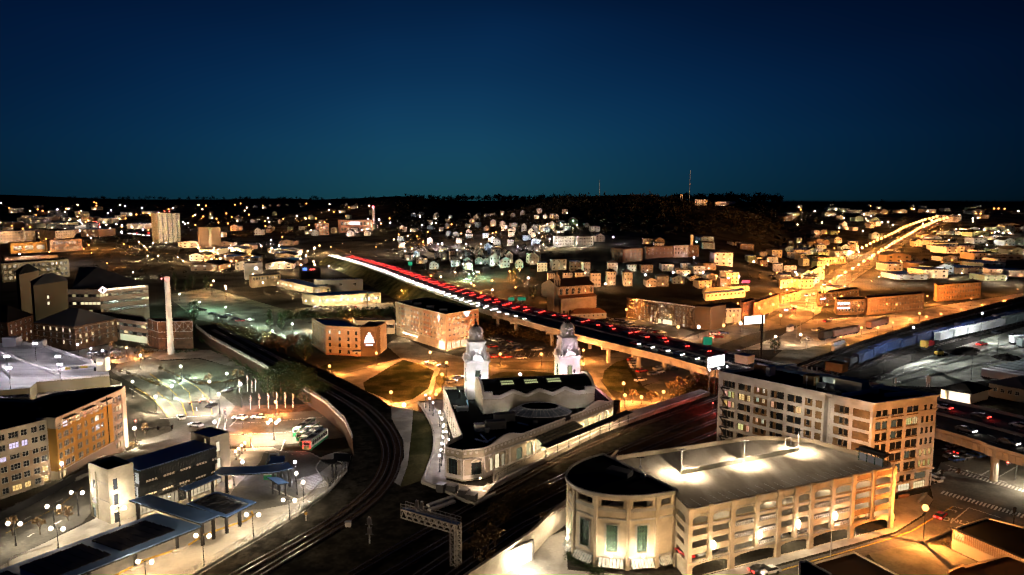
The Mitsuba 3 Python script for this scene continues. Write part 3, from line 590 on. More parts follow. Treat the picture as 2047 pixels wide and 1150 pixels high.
    for i, R in enumerate(R4):
        N = M @ R; A = (N @ [-.8, -w - .02, 0, 1])[:2]; B = (N @ [.8, -w - .02, 0, 1])[:2]; q = part(k, 'window'); d = B - A
        fm = MB()
        for x in (0, 1.5): fm.box(x, x + .1, -.1, .06, 17.0, 21.5, frame_at(A, d))
        for h in (17, 18.4, 19.9, 21.4): fm.box(.1, 1.5, -.08, .05, h, h + .1, frame_at(A, d))
        fm.box(.76, .84, -.08, .05, 17.1, 21.4, frame_at(A, d)); put(q, fm, 'm_frame_green')
        FA = frame_at(A, d); put(q + '__pane', MB().quad(*[(FA @ [x, -.03, h, 1])[:3] for x, h in ((.1, 17.1), (1.5, 17.1), (1.5, 21.4), (.1, 21.4))]), 'm_pane', emitter=glow((.4, .42, .12), lit))
    return M, w
TL = tower(950.5, 231, 'left white tower with floodlit green-white shaft', .12); TR = tower(1136, 238, 'right white tower tinted pink by the floodlights', .8)
for (M, w), pts in ((TL, (((1.6, -w0 - 1.5, 15.2), (1, .95, 1), 30) for w0 in (3.3,))), (TR, (((-1.2, -4.8, 15.2), (1, .62, .72), 40),))):
    for p, c, I in pts:
        k = fresh('floodlight'); tag(k, 'small floodlight on the station roof at the foot of the %s tower' % ('left' if M is TL[0] else 'right'), 'floodlight'); q = (M @ [*p, 1])[:3]
        put(k + '__housing', MB().box(q[0] - .35, q[0] + .35, q[1] - .3, q[1] + .3, ZR - 1, q[2] - .35), 'm_dark'); scene[k + '__lens'] = {**BULB, 'to_world': place(*q, 0, .3), 'emitter': glow(c, 7)}; point(k + '__light', q + [0, 0, .3], c, I)
q = (TL[0] @ [-5.5, -2, 14.6, 1])[:3]
for (M, x, c, I) in ((TL[0], -5.6, (.75, 1, .78), 60), (TR[0], -5.8, (.8, 1, .75), 90), (TR[0], 5.0, (1, .35, .55), 60)):
    q = (M @ [x, -1, 14.4, 1])[:3]; k = fresh('floodlight'); tag(k, 'small floodlight beside a tower on the station roof', 'floodlight', 'floodlights beside the station towers')
    put(k + '__housing', MB().box(q[0] - .3, q[0] + .3, q[1] - .3, q[1] + .3, ZR - 1, q[2] - .3), 'm_dark'); scene[k + '__lens'] = {**BULB, 'to_world': place(*q, 0, .2), 'emitter': glow(c, 4)}; point(k + '__light', q + [0, 0, .25], c, I)

for M, c, I in ((TL[0], (.95, 1, .97), 17), (TR[0], (1, .72, .82), 25)):  # unseen floodlights on the hall roof, placed to brighten the towers
    q = (M @ [0, -8.5, 21.9, 1])[:3]; k = fresh('floodlight'); tag(k, 'unseen floodlight on the hall roof, placed to light the %s tower' % ('left' if M is TL[0] else 'right'), 'floodlight'); put(k + '__housing', MB().box(q[0] - .3, q[0] + .3, q[1] - .3, q[1] + .3, 20.2, 21.3), 'm_dark'); scene[k + '__lens'] = {**BULB, 'to_world': place(q[0], q[1], 21.5, 0, .16), 'emitter': glow(c, 1)}; point(k + '__light', q + [0, .5, .1], c, I)
for M, c in ((TL[0], (1, .95, .95)), (TR[0], (1, .76, .84))):  # unseen cornice floodlights, placed to light the upper tower stages
    for s in (-1, 1):
        q = (M @ [s * 3.3, -5.2, 26.0, 1])[:3]; k = fresh('floodlight'); tag(k, 'unseen floodlight on the cornice, placed to light the %s tower, %s corner' % ('left' if M is TL[0] else 'right', 'left' if s < 0 else 'right'), 'floodlight'); e = (M @ [s * 3.3, -3.9, 24.7, 1])[:3]; put(k + '__housing', MB().bar(e, q - [0, 0, .3], .12), 'm_dark'); point(k + '__light', q, c, 12)
for t, nm in ((.18, 'left'), (.8, 'right')):  # fill floodlights added to brighten the zigzag front
    q = (HF @ [HL * t, -5.5, 13.6, 1])[:3]; k = fresh('floodlight'); tag(k, 'added fill floodlight on the flat roof for the zigzag hall front, %s of two' % nm, 'floodlight'); put(k + '__housing', MB().box(q[0] - .25, q[0] + .25, q[1] - .25, q[1] + .25, ZR - 1, q[2] - .25), 'm_dark'); point(k + '__light', q, (1, .86, .7), 9)
q = P(1425, 806, 8.5); k = thing('track_signal', 'added red lamp on a mast for the red glow on the straight tracks', 'railway signal'); put(k + '__mast', MB().tube((q[0], q[1], Z5), q - [0, 0, .5], .12), 'm_dark'); scene[k + '__red_lamp'] = {**BULB, 'to_world': place(*q, 0, .25), 'emitter': glow(RED, 7)}; point(k + '__light', q + [-.2, -.6, -.1], (1, .07, .06), 75)  # added red lamp standing in for the red glow over the tracks
# platform, canopies, stairs
ZP = 6.2
out = [P(x, y, ZP) for x, y in [(985, 970), (1024, 949), (1199, 861), (1337, 812), (1420, 784)]]
inn = [(S['c'] + dcd * t / L) for t in (3, L)]
pp = [o[:2] for o in out] + [P(1400, 778, ZP)[:2], P(1260, 822, ZP)[:2], np.array(inn[1]) + [.3, -.4], np.array(inn[0]) + [.3, -.4]]
k = thing('station_platform', 'long pale railway platform with bright edge beside the station', 'platform'); put(k + '__deck', MB().prism(pp, Z5 - .1, ZP), 'm_concrete')
m = MB()
for a, b in zip(out[:-1], out[1:]): m.bar(a + [-.35, .15, .02], b + [-.35, .15, .02], .7, .06)
put(k + '__edge_strip', m, 'm_paint_white')
m = MB(); ra, rb = P(990, 957, ZP), P(1080, 905, ZP)
for q in along(np.array([ra, rb]), 1.4): m.bar(q[0], q[0] + [0, 0, 1.1], .07)
for h in (.5, 1.1): m.bar(ra + [0, 0, h], rb + [0, 0, h], .06)
put(k + '__railing', m, 'm_dark')
m = MB(); s0 = P(985, 966, ZP)
for i in range(7): m.box(-1 - i * .35, -.65 - i * .35, -1.1, 1.1, Z5, ZP - i * .17, frame_at(s0, dcd))
put(k + '__stair', m, 'm_concrete')
k = thing('platform_canopy', 'long thin black canopy roof over the station platform', 'canopy')
ca, cb = P(1087, 893, 9.6), P(1258, 823, 9.6); m = MB(); m.bar(ca, cb, 2.6, .25); put(k + '__roof', m, 'm_dark')
for i, q in enumerate(along(np.array([ca, cb]), 5.2, 1)): put(part(k, 'post'), MB().bar(q[0] - [0, 0, 3.4], q[0], .2), 'm_dark')
ts = along(np.array([ca, cb]), 11, 3)
for i, q in enumerate(ts):
    kk = part(k, 'tube_light'); d = q[1] / np.linalg.norm(q[1]); put(kk, MB().bar(q[0] - [0, 0, .22] - d * .9, q[0] - [0, 0, .22] + d * .9, .3, .1), 'm_lens', emitter=glow(WARM, 3)); point(k + f'__light_{i}', q[0] - [0, 0, .6], WARM, 45, .35)
k = thing('glass_canopy', 'sloping glazed canopy with dark bars above the platform doors', 'canopy')
qs = [P(1071, 874, 11.2), P(1147, 842, 11.2), P(1166, 852.5, 9.9), P(1086, 889, 9.9)]; m, g = MB(), MB()
for i in range(13):
    t = i / 12; m.bar(qs[0] + (qs[1] - qs[0]) * t, qs[3] + (qs[2] - qs[3]) * t, .16)
for s in (0, .33, .66, 1): m.bar(qs[0] + (qs[3] - qs[0]) * s, qs[1] + (qs[2] - qs[1]) * s, .14)
put(k + '__bar', m, 'm_dark')
for i in range(6):
    t0, t1 = i / 6, (i + 1) / 6; put(part(k, 'pane'), MB().quad(qs[3] + (qs[2] - qs[3]) * t0, qs[3] + (qs[2] - qs[3]) * t1, qs[0] + (qs[1] - qs[0]) * t1, qs[0] + (qs[1] - qs[0]) * t0), 'm_olive')
for x, y in ((1098, 897), (1161, 870.5)):
    p = P(x, y + 6, ZP); k = thing('lit_poster_case', 'bright white poster case on the platform, ' + ('under the near canopy end' if x < 1120 else 'farther along the canopy'), 'poster case'); FA = frame_at(p, dcd)
    put(k + '__frame', MB().box(-.9, .9, .05, .3, 0, 2.6, FA), 'm_dark'); put(k + '__screen', MB().quad(*[(FA @ [a, .03, b, 1])[:3] for a, b in ((-.75, .5), (.75, .5), (.75, 2.4), (-.75, 2.4))]), 'm_lens', emitter=glow((1, .86, .66), 2.5))
lm = P(960, 950, 8.0); k = thing('wall_lamp', 'bright wall lamp beside the green station door', 'lamp'); scene[k + '__lens'] = {**BULB, 'to_world': place(lm[0], lm[1] - .5, 7.4, 0, .3), 'emitter': glow((1, .8, .5), 8)}
put(k + '__bracket', MB().box(lm[0] - .1, lm[0] + .1, lm[1] - .4, lm[1] + .3, 7.3, 7.5), 'm_dark'); point(k + '__light', (lm[0] + .1, lm[1] - 1.5, 7.6), (1, .68, .45), 30)
for x, y, w in ((882, 983, 1.9), (905, 985, 2.2), (928, 994, 2.2), (943, 1003, 2.2)):
    k = thing('condenser_unit', 'square metal condenser box in the row on the dark terrace, %s from the left' % ('first' if x < 890 else 'second' if x < 910 else 'third' if x < 935 else 'fourth'), 'condenser unit'); p = P(x, y, Z5); M = frame_at(p, (1, -.35)); M[2, 3] = Z5
    put(k + '__cabinet', MB().box(-w / 2, w / 2, -w / 2, w / 2, .2, 2.0, M).box(-w / 2 + .1, w / 2 - .1, -w / 2 + .1, w / 2 - .1, 0, .2, M), 'm_roof_grey'); put(k + '__lid', MB().box(-w / 2 - .05, w / 2 + .05, -w / 2 - .05, w / 2 + .05, 2.0, 2.1, M), 'm_metal')
k = thing('terrace_wall', 'low pale wall round the dark terrace at the near station corner', 'wall'); m = MB(); q = [P(x, y, Z5) for x, y in [(845, 968), (890, 985), (925, 1003), (950, 1012), (990, 990)]]
for a, b in zip(q[:-1], q[1:]): m.bar(a + [0, 0, .4], b + [0, 0, .4], .35, .9)
put(k + '__coping', m, 'm_concrete')
sheet('station_terrace', [P(x, y, Z5)[:2] for x, y in [(846, 966), (866, 905), (868, 862), (848, 828), (838, 806), (890, 798), (897, 890), (892, 960), (930, 970), (985, 975), (950, 1010), (888, 984)]], 'm_concrete', .1, 'paved terrace along the west side of the station', z=Z5)
sheet('old_platform_grass', [P(x, y, Z5)[:2] for x, y in [(822, 870), (826, 820), (846, 828), (864, 862), (864, 898), (842, 962), (800, 975), (815, 930)]], 'm_grass', .08, 'strip of dry grass on the old platform between curve and station', z=Z5)
sheet('old_platform', [P(x, y, Z5)[:2] for x, y in [(783, 838), (782, 812), (826, 820), (822, 870), (815, 930), (800, 972), (783, 962), (808, 915), (806, 880)]], 'm_concrete', .07, 'broken concrete of the old platform inside the rail curve', z=Z5)
k = thing('curved_wall', 'curved pale low wall at the edge of the old platform', 'wall'); m = MB(); q = smooth_line([P(x, y, Z5) for x, y in [(836, 806), (850, 828), (864, 858), (867, 895), (858, 930), (843, 967)]], 5)
for a, b in zip(q[:-1], q[1:]): m.bar(a + [0, 0, .4], b + [0, 0, .4], .4, .8)
put(k + '__coping', m, 'm_concrete')
# ---------------------------------------------------------------- parking garage
def arch_fill(m, A, d, u0, u1, zs, zt, y0=0.0, y1=.25, n=10, round_=1.0):
    """what is left of a wall above a segmental arch"""
    FF = frame_at(A, d); mid, hw = (u0 + u1) / 2, (u1 - u0) / 2; us = np.linspace(u0, u1, n + 1)
    zc = [zs + (zt - zs) * math.sqrt(max(0, 1 - ((u - mid) / hw) ** 2)) * round_ for u in us]
    for (a, za), (b, zb) in zip(list(zip(us, zc))[:-1], list(zip(us, zc))[1:]):
        p = lambda u, y, z: (FF @ [u, y, z, 1])[:3]
        m.quad(p(a, y0, za), p(b, y0, zb), p(b, y0, zt), p(a, y0, zt)); m.quad(p(a, y0, za), p(a, y1, za), p(b, y1, zb), p(b, y0, zb))
gA, gB = P(1372, 1159, 0)[:2], P(1782, 1055, 0)[:2]; gd = gB - gA; gL = ln(gA, gB); GF = frame_at(gA, gd)
R1, R2 = P(1209, 907.6, 16.2)[:2], P(1350, 977, 16.2)[:2]
rear = [P(x, y, 14.3)[:2] for x, y in [(1776, 922), (1711, 902), (1624, 877), (1536, 871.5), (1497, 872), (1365, 892), (1232, 911)]]
gpoly = [gA, gB] + rear + [R1, R2]
ga = thing('parking_garage', 'long pale five-level parking garage with a rounded corner drum and floodlit roof deck', 'parking garage')
pil = [UV(gA, gB, x, 1000)[0] for x in (1372, 1421, 1465.5, 1514, 1558, 1591, 1623, 1664.5, 1704, 1743, 1782)]; pil[0], pil[-1] = .45, gL - .45
rows = [(3.6, 4.9), (6.3, 7.6), (8.8, 10.1), (11.2, 12.7)]; holes = []; m = MB(); af = MB()
for i in range(10):
    a, b = pil[i] + .55, pil[i + 1] - .55
    for r in rows: holes.append((a, b, *r))
    af_rows = (12.15, 12.7); arch_fill(af, gA, gd, a, b, *af_rows, y0=.02)
for i in range(0, 10, 2):
    a, b = pil[i] + .6, pil[i + 2] - .6; holes.append((a, b, .02, 2.7)); arch_fill(af, gA, gd, a, b, 1.9, 2.7, y0=.02)
wall(m, gA, gB, 0, 14.6, holes, .35)
sideL = ln(R2, gA); sh = [(1.0, sideL - 1.2, 3.6, 4.9), (1.2, sideL - 1.6, 6.5, 7.6), (1.2, sideL - 1.6, 9.0, 10.1), (1.0, sideL - 1.2, 11.2, 12.7)]; wall(m, R2, gA, 0, 14.6, sh, .35); arch_fill(af, R2, gA - R2, 1.0, sideL - 1.2, 12.15, 12.7, y0=.02)
ring = [gB] + rear
for a, b in zip(ring[:-1], ring[1:]): wall(m, a, b, 0, 14.3)
for a, b in zip(ring[:-1], ring[1:]):
    d = np.subtract(b, a); FF = frame_at(a, d); m.box(0, ln(a, b), .02, .3, 13.2, 14.3, FF)
m.box(0, gL, .36, .6, 13.2, 14.6, GF)
put(part(ga, 'wall'), m, 'm_garage'); put(part(ga, 'arch'), af, 'm_garage')
for i in (8, 9):
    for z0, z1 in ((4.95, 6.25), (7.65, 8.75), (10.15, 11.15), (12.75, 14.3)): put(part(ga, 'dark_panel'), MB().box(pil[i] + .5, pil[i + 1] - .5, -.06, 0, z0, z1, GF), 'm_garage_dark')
inner = Polygon([tuple(p) for p in gpoly]).buffer(-.37, join_style=2); ip = list(inner.exterior.coords)[:-1]
put(part(ga, 'roof_deck'), MB().prism(ip, 13.0, 13.3, bottom=True), 'm_roofdeck')
sl = MB()
for z in (3.4, 6.05, 8.55, 11.0): sl.prism(ip, z - .25, z, bottom=True)
put(part(ga, 'floor_slab'), sl, 'm_concrete')
bw = MB()
for y in (5.0, 15.0): bw.quad(*[(GF @ [u, y, z, 1])[:3] for u, z in ((.5, .05), (gL - .5, .05), (gL - .5, 3.1 if y < 6 else 13), (.5, 3.1 if y < 6 else 13))])
put(part(ga, 'core_wall'), bw, 'm_concrete')
for i, u in enumerate(pil):
    m = MB(); low = 0 if i % 2 == 0 else 3.3; m.box(u - .5, u + .5, -.3, .1, low, 14.9, GF); m.box(u - .62, u + .62, -.45, .1, 12.9, 14.6, GF)
    if low == 0: m.box(u - .62, u + .62, -.42, .1, 0, 3.4, GF)
    put(part(ga, 'pier'), m, 'm_garage')
for z, t, y in ((3.2, .25, .2), (10.75, .22, .22), (12.9, .2, .12), (14.35, .25, .16)):
    put(part(ga, 'string_course'), MB().box(0, gL, -y, 0, z, z + t, GF), 'm_concrete')
m = MB()
for i in range(10):
    if i in (2, 3, 6, 7):
        for z0, z1 in rows[1:3] + ([rows[0]] if i in (3, 7) else []):
            a, b = pil[i] + .6, pil[i + 1] - .6; n = 9
            for j in range(n):
                x0, x1 = a + (b - a) * j / n, a + (b - a) * (j + 1) / n; p = lambda u, z: (GF @ [u, .12, z, 1])[:3]
                m.bar(p(x0, z0), p(x1, z0 + .7), .07); m.bar(p(x1, z0), p(x0, z0 + .7), .07); m.bar(p((x0 + x1) / 2, z0), p((x0 + x1) / 2, z0 + .75), .06)
            m.bar(p(a, z0 + .75), p(b, z0 + .75), .08)
k = part(ga, 'lattice_screen'); put(k, m, 'm_paint_white'); labels[k] = {'label': 'white crossed lattice in the garage openings', 'kind': 'stuff'}
sf = MB()
for i in range(0, 10, 2):
    for j in range(12): sf.box(pil[i] + 1 + j * .85, pil[i] + 1.1 + j * .85, 4.8, 4.95, .05, 2.6, GF)
    sf.box(pil[i] + .9, pil[i] + 10.3, 4.85, 4.95, 2.5, 2.7, GF)
put(part(ga, 'shop_front_mullion'), sf, 'm_frame_green')
for i in range(5): put(part(ga, 'shop_front'), MB().quad(*[(GF @ [u, 4.97, z, 1])[:3] for u, z in ((pil[2 * i] + 1, .1), (pil[2 * i] + 10, .1), (pil[2 * i] + 10, 2.6), (pil[2 * i] + 1, 2.6))]), 'm_pane', emitter=glow((.9, .75, .35), .2 + .3 * (i == 0)))
def lettering(key, txt, A, d, u, z, h, mat, y=-.2, emitter=None, bold=False):
    t = meshkit.text_mesh(txt, h, .06, bold); v = np.array(t.vertices); FF = frame_at(A, d); w = v[:, 0].max()
    v = np.c_[v[:, 0] - w / 2 + u, y - v[:, 2], z + v[:, 1]]; v = np.c_[v, np.ones(len(v))] @ FF.T
    scene[key] = mikit.ply((v[:, :3], np.array(t.faces)), mat, **({'emitter': emitter} if emitter else {})); labels[key] = {'label': 'lettering ' + txt}
u, z = UV(gA, gB, 1418.5, 1117); lettering(part(ga, 'lettering'), 'UNION STATION', gA, gd, u, z - .25, .5, 'm_dark', -.06)
u, z = UV(gA, gB, 1739, 1036); lettering(part(ga, 'lettering'), 'ENTRANCE', gA, gd, u, z - .25, .5, 'm_dark', -.06)
# drum
ce, ea = (R1 + R2) / 2, ln(R1, R2) / 2; ee = (R2 - R1) / (2 * ea); epv = np.array([ee[1], -ee[0]]); epv = epv if epv[1] < 0 else -epv; eb = 16.5
def drum(phi, s=0.0): return ce + (ea + s) * math.cos(phi) * ee + (eb + s) * math.sin(phi) * epv
def proj(x, y, z):
    c, s = math.cos(PITCH), math.sin(PITCH); dz = z - CAMH; f = y * c - dz * s; return CX + F * x / f, CY - F * (y * s + dz * c) / f
ph = np.linspace(math.pi, 0, 400); pxs = np.array([proj(*drum(p), 6)[0] for p in ph])
kmin = int(np.argmin(pxs)); cut = [ph[kmin + int(np.argmin(np.abs(pxs[kmin:] - x)))] for x in (1147, 1191, 1255, 1312, 1345)]
phis = [math.pi, ph[kmin] + .42, ph[kmin] - .02] + cut[:-1] + [0.0]
dw, dp, dt = MB(), MB(), MB(); win_px = {2: (1131, 1143, 1022, 1075), 3: (1159, 1177, 1027.7, 1087), 4: (1209.6, 1233.5, 1040, 1101), 5: (1271, 1295, 1045, 1106), 6: (1320, 1335, 1038, 1094)}
win_px = {k - 1: v for k, v in win_px.items()}
DR = []
for i, (a, b) in enumerate(zip(phis[:-1], phis[1:])):
    A, B = drum(a), drum(b); d = B - A; LL = ln(A, B); hs = []; FF = frame_at(A, d); DR.append((A, d, LL))
    if i in win_px or LL > 5:
        x0, x1, y0, y1 = win_px.get(i, (0, 0, 0, 0)); w = min(max(2.3 if i in win_px else 2.2, 0), LL - 1.6); u0 = LL / 2 - w / 2
        hs = [(u0, u0 + w, 3.6, 9.3)]
    wall(dw, A, B, 0, 12.6, hs, .5)
    att = (1.0, LL - 1.0, 13.2, 14.5) if LL > 4 else None
    wall(dw, A, B, 12.6, 15.6, [att] if att else [], .6)
    for h in hs:
        k = part(ga, 'drum_window'); q = lambda u, z, y=.3: (FF @ [u, y, z, 1])[:3]
        lm = MB(); n = 4; nz = 9
        for c in range(n):
            for r in range(nz):
                xa, xb = h[0] + (h[1] - h[0]) * c / n, h[0] + (h[1] - h[0]) * (c + 1) / n; za, zb = h[2] + (h[3] - h[2]) * r / nz, h[2] + (h[3] - h[2]) * (r + 1) / nz
                lm.bar(q(xa, za), q(xb, zb), .06); lm.bar(q(xb, za), q(xa, zb), .06)
        for c in range(n + 1): lm.bar(q(h[0] + (h[1] - h[0]) * c / n, h[2]), q(h[0] + (h[1] - h[0]) * c / n, h[3]), .06)
        for r in range(0, nz + 1, 3): lm.bar(q(h[0], h[2] + (h[3] - h[2]) * r / nz), q(h[1], h[2] + (h[3] - h[2]) * r / nz), .07)
        put(k, lm, 'm_lattice'); put(k + '__pane', MB().quad(q(h[0], h[2], .42), q(h[1], h[2], .42), q(h[1], h[3], .42), q(h[0], h[3], .42)), 'm_pane')
        for x0, x1, z0, z1 in ((h[0] - .35, h[0], h[2] - .3, h[3] + .3), (h[1], h[1] + .35, h[2] - .3, h[3] + .3), (h[0], h[1], h[3], h[3] + .35), (h[0], h[1], h[2] - .35, h[2])): dt.box(x0, x1, -.14, 0, z0, z1, FF)
    for u in (0, LL): put(part(ga, 'drum_pier'), MB().box(u - .4, u + .4, -.3, .1, 0, 15.5, FF), 'm_garage')
    dt.box(.4, LL - .4, -.18, 0, 10.5, 10.8, FF); dt.box(.4, LL - .4, -.12, 0, 12.3, 12.9, FF); dt.box(.4, LL - .4, -.2, 0, 2.4, 2.7, FF)
    if att:
        for j in range(int((LL - 2) / .35)): dt.box(1.1 + j * .35, 1.25 + j * .35, -.05, 0, 12.35, 12.95, FF)
    if LL > 3 and a < ph[kmin] + .4:
        aw = MB(); w0, w1 = .7, LL - .7; v = [(FF @ [x, y, z, 1])[:3] for x, y, z in ((w0, -.1, 2.2), (w1, -.1, 2.2), (w1, -1.5, .9), (w0, -1.5, .9))]; aw.quad(*v[::-1]); aw.tri(v[0], v[3], (FF @ [w0, -.1, .9, 1])[:3]); aw.tri(v[1], (FF @ [w1, -.1, .9, 1])[:3], v[2])
        k = part(ga, 'awning'); put(k, aw, 'm_white'); rb = MB()
        for j in range(8): t = j / 7; rb.bar(v[0] + (v[1] - v[0]) * t + [0, 0, .03], v[3] + (v[2] - v[3]) * t + [0, 0, .03], .08)
        put(k + '__rib', rb, 'm_frame_green'); dk = MB().quad(*[(FF @ [x, -.03, z, 1])[:3] for x, z in ((w0 + .2, .05), (w1 - .2, .05), (w1 - .2, .95), (w0 + .2, .95))]); put(part(ga, 'shop_window'), dk, 'm_pane')
put(part(ga, 'drum_wall'), dw, 'm_garage'); put(part(ga, 'drum_moulding'), dt, 'm_concrete')
pe = [drum(p, .7) for p in np.linspace(math.pi, 0, 48)]; pi_ = [drum(p, .25) for p in np.linspace(math.pi, 0, 48)]
rim = MB()
for i in range(47):
    a, b, c, d = pe[i], pe[i + 1], pi_[i + 1], pi_[i]; rim.quad((*a, 15.5), (*b, 15.5), (*b, 16.2), (*a, 16.2)); rim.quad((*a, 16.2), (*b, 16.2), (*c, 16.2), (*d, 16.2)); rim.quad((*c, 15.9), (*d, 15.9), (*d, 16.2), (*c, 16.2)); rim.quad((*b, 15.5), (*a, 15.5), (*drum(math.pi * (1 - i / 47), -.2), 15.5), (*drum(math.pi * (1 - (i + 1) / 47), -.2), 15.5))
rim.bar((*pe[0], 15.9), (*pe[-1], 15.9), .5, .65); rim.quad((*pe[-1], 13.2), (*pe[0], 13.2), (*pe[0], 15.9), (*pe[-1], 15.9)); put(part(ga, 'drum_rim'), rim, 'm_concrete')
dr = part(ga, 'drum_roof'); put(dr, MB().prism(pi_, 0, 15.85, sides=False), 'm_roof_black')
put(part(dr, 'hatch'), MB().box(-2.6, 2.6, -1.3, 1.3, 15.85, 17.0, np.array([[.8, .6, 0, ce[0] - 4.2], [-.6, .8, 0, ce[1] - 1.5], [0, 0, 1, 0], [0, 0, 0, 1]])), 'm_roof_grey'); put(part(dr, 'vent'), MB().box(-.5, .5, -.4, .4, 15.85, 16.9, place(ce[0] + 1.2, ce[1] - 2.6, 0, 30).matrix if False else np.array([[.8, .6, 0, ce[0] + .6], [-.6, .8, 0, ce[1] - 3.4], [0, 0, 1, 0], [0, 0, 0, 1]])), 'm_metal')
# roof deck: ramp wall, lamps, shelter, floor stripes
wm = MB(); wa, wb = P(1362, 949, 13.3), P(1600, 902, 13.3)
for q0, q1 in zip(along(np.array([wa, wb]), 4.0)[:-1], along(np.array([wa, wb]), 4.0)[1:]): wm.bar(q0[0] + [0, 0, .55], q1[0] + [0, 0, .55], .3, 1.1)
put(part(ga, 'ramp_wall'), wm, 'm_concrete')
for i, (x, yb, yt, on) in enumerate(((1362, 947, 899, 1), (1487, 926, 881, 1), (1595, 902, 862, 1), (1280, 937, 915, 0))):
    b = P(x, yb, 13.3); h = ZAT(x, yt, b[1]) - 13.3; k = thing('deck_lamp', ['tall lamp mast on the garage deck at the near end of the ramp wall', 'tall lamp mast on the garage deck midway along the ramp wall', 'tall lamp mast on the garage deck at the far end of the ramp wall', 'unlit lamp mast on the garage deck behind the dark drum roof'][i], 'lamp')
    m = MB(); m.tube(b, b + [0, 0, h], .12, .08); m.box(b[0] - .25, b[0] + .25, b[1] - .25, b[1] + .25, 13.3, 14.0); put(k + '__mast', m, 'm_metal'); put(k + '__arm', MB().box(b[0] - .9, b[0] + .9, b[1] - .15, b[1] + .15, 13.3 + h, 13.42 + h), 'm_dark')
    if on:
        for s in (-1, 1):
            q = part(k, 'lens'); put(q, MB().quad((b[0] + s * .7 - .3, b[1] + .14, 13.29 + h), (b[0] + s * .7 + .3, b[1] + .14, 13.29 + h), (b[0] + s * .7 + .3, b[1] - .14, 13.29 + h), (b[0] + s * .7 - .3, b[1] - .14, 13.29 + h)), 'm_lens', emitter=glow((1, .8, .55), 6))
        spot(k + '__light', b + [0, -.4, h - .1], b + [0, -.5, 0], (1, .78, .5), 330, 54, 34, .55); point(k + '__spill', b + [0, -.4, h - .2], (1, .78, .54), 75, .3)
k = thing('stair_shelter', 'dark roofed glass shelter with yellow posts at the far corner of the garage deck', 'shelter'); sp = P(1745, 925, 13.3); SF = frame_at(sp, rear[0] - rear[1]); SF[:2, :2] *= np.array([-1, -1]); 
m = MB()
for x in (-3, -1, 1, 3):
    for y in (-1, 1): m.box(x - .08, x + .08, y - .08, y + .08, 13.3, 15.8, SF)
put(k + '__post', m, 'm_frame_green'); put(k + '__roof', MB().box(-3.6, 3.6, -1.6, 1.6, 15.8, 16.05, SF).box(-3.2, 3.2, -.9, .9, 16.05, 16.5, SF), 'm_dark'); put(k + '__glazing', MB().box(-2.9, 2.9, .9, .95, 13.4, 15.2, SF), 'm_glass_sky'); put(k + '__tube_light', MB().box(-2, 2, -.1, .1, 15.6, 15.7, SF), 'm_lens', emitter=glow((.9, 1, .7), .6))
k = thing('pay_frame', 'small white steel frame beside the ramp wall on the garage deck', 'frame'); b = P(1570, 892, 13.3); put(k + '__post', MB().bar(b, b + [0, 0, 2], .12).bar(b + [1.6, .6, 0], b + [1.6, .6, 2], .12).bar(b + [0, 0, 2], b + [1.6, .6, 2], .14), 'm_paint_white')
pm = MB()
for i in range(22):
    u = 3 + i * 2.5; pm.box(u, u + .11, 2.2, 6.8, 13.305, 13.315, GF)
k = part(ga, 'bay_line'); put(k, pm, 'm_paint_white'); labels[k] = {'label': 'faded painted parking bay lines', 'kind': 'stuff'}
# wall washers
for i, (x, y, I) in enumerate(((1421, 1086, 30), (1514, 1066, 48), (1591, 1045, 40), (1664.5, 1029, 40))):
    u, z = UV(gA, gB, x, y); k = thing('wall_washer', f'glaring floodlight on the long garage wall, {["nearest the drum", "second from the drum", "third from the drum", "farthest from the drum"][i]}', 'floodlight'); q = (GF @ [u, -.75, z, 1])[:3]
    put(k + '__bracket', MB().box(u - .2, u + .2, -.7, -.3, z - .5, z - .3, GF), 'm_dark'); scene[k + '__lens'] = {**BULB, 'to_world': place(*q, 0, .5, .5, 1.0), 'emitter': glow((1, .82, .55), 14)}; point(k + '__light', q + [0, 0, .45], (1, .8, .55), I * 1.0); point(k + '__spill', (GF @ [u, -2.2, z, 1])[:3], (1, .8, .56), I * .35)
for i, t, I in ((1, .5, 26), (2, .5, 34), (4, .5, 42), (5, .5, 40), (5, .04, 10)):
    if i >= len(DR): continue
    A, d, LL = DR[i]; FF = frame_at(A, d); k = thing('drum_floodlight', 'glaring floodlight on the drum, ' + {(1, .5): 'at the left edge of the drum', (2, .5): 'at the leftmost green lattice window', (4, .5): 'right of the unlit window', (5, .5): 'at the window next to the long wall', (5, .04): 'on the pier between two windows'}[(i, t)], 'floodlight'); q = (FF @ [LL * t, -.8, 3.1, 1])[:3]
    put(k + '__bracket', MB().box(LL * t - .2, LL * t + .2, -.75, -.2, 2.7, 2.85, FF), 'm_dark'); scene[k + '__lens'] = {**BULB, 'to_world': place(*q, 0, .36 if I > 20 else .12), 'emitter': glow((1, .84, .58), 9)}; point(k + '__light', q + [0, 0, .4], (1, .8, .55), I * .6); point(k + '__spill', (FF @ [LL * t, -2.4, 4.2, 1])[:3], (1, .8, .56), I * .3)
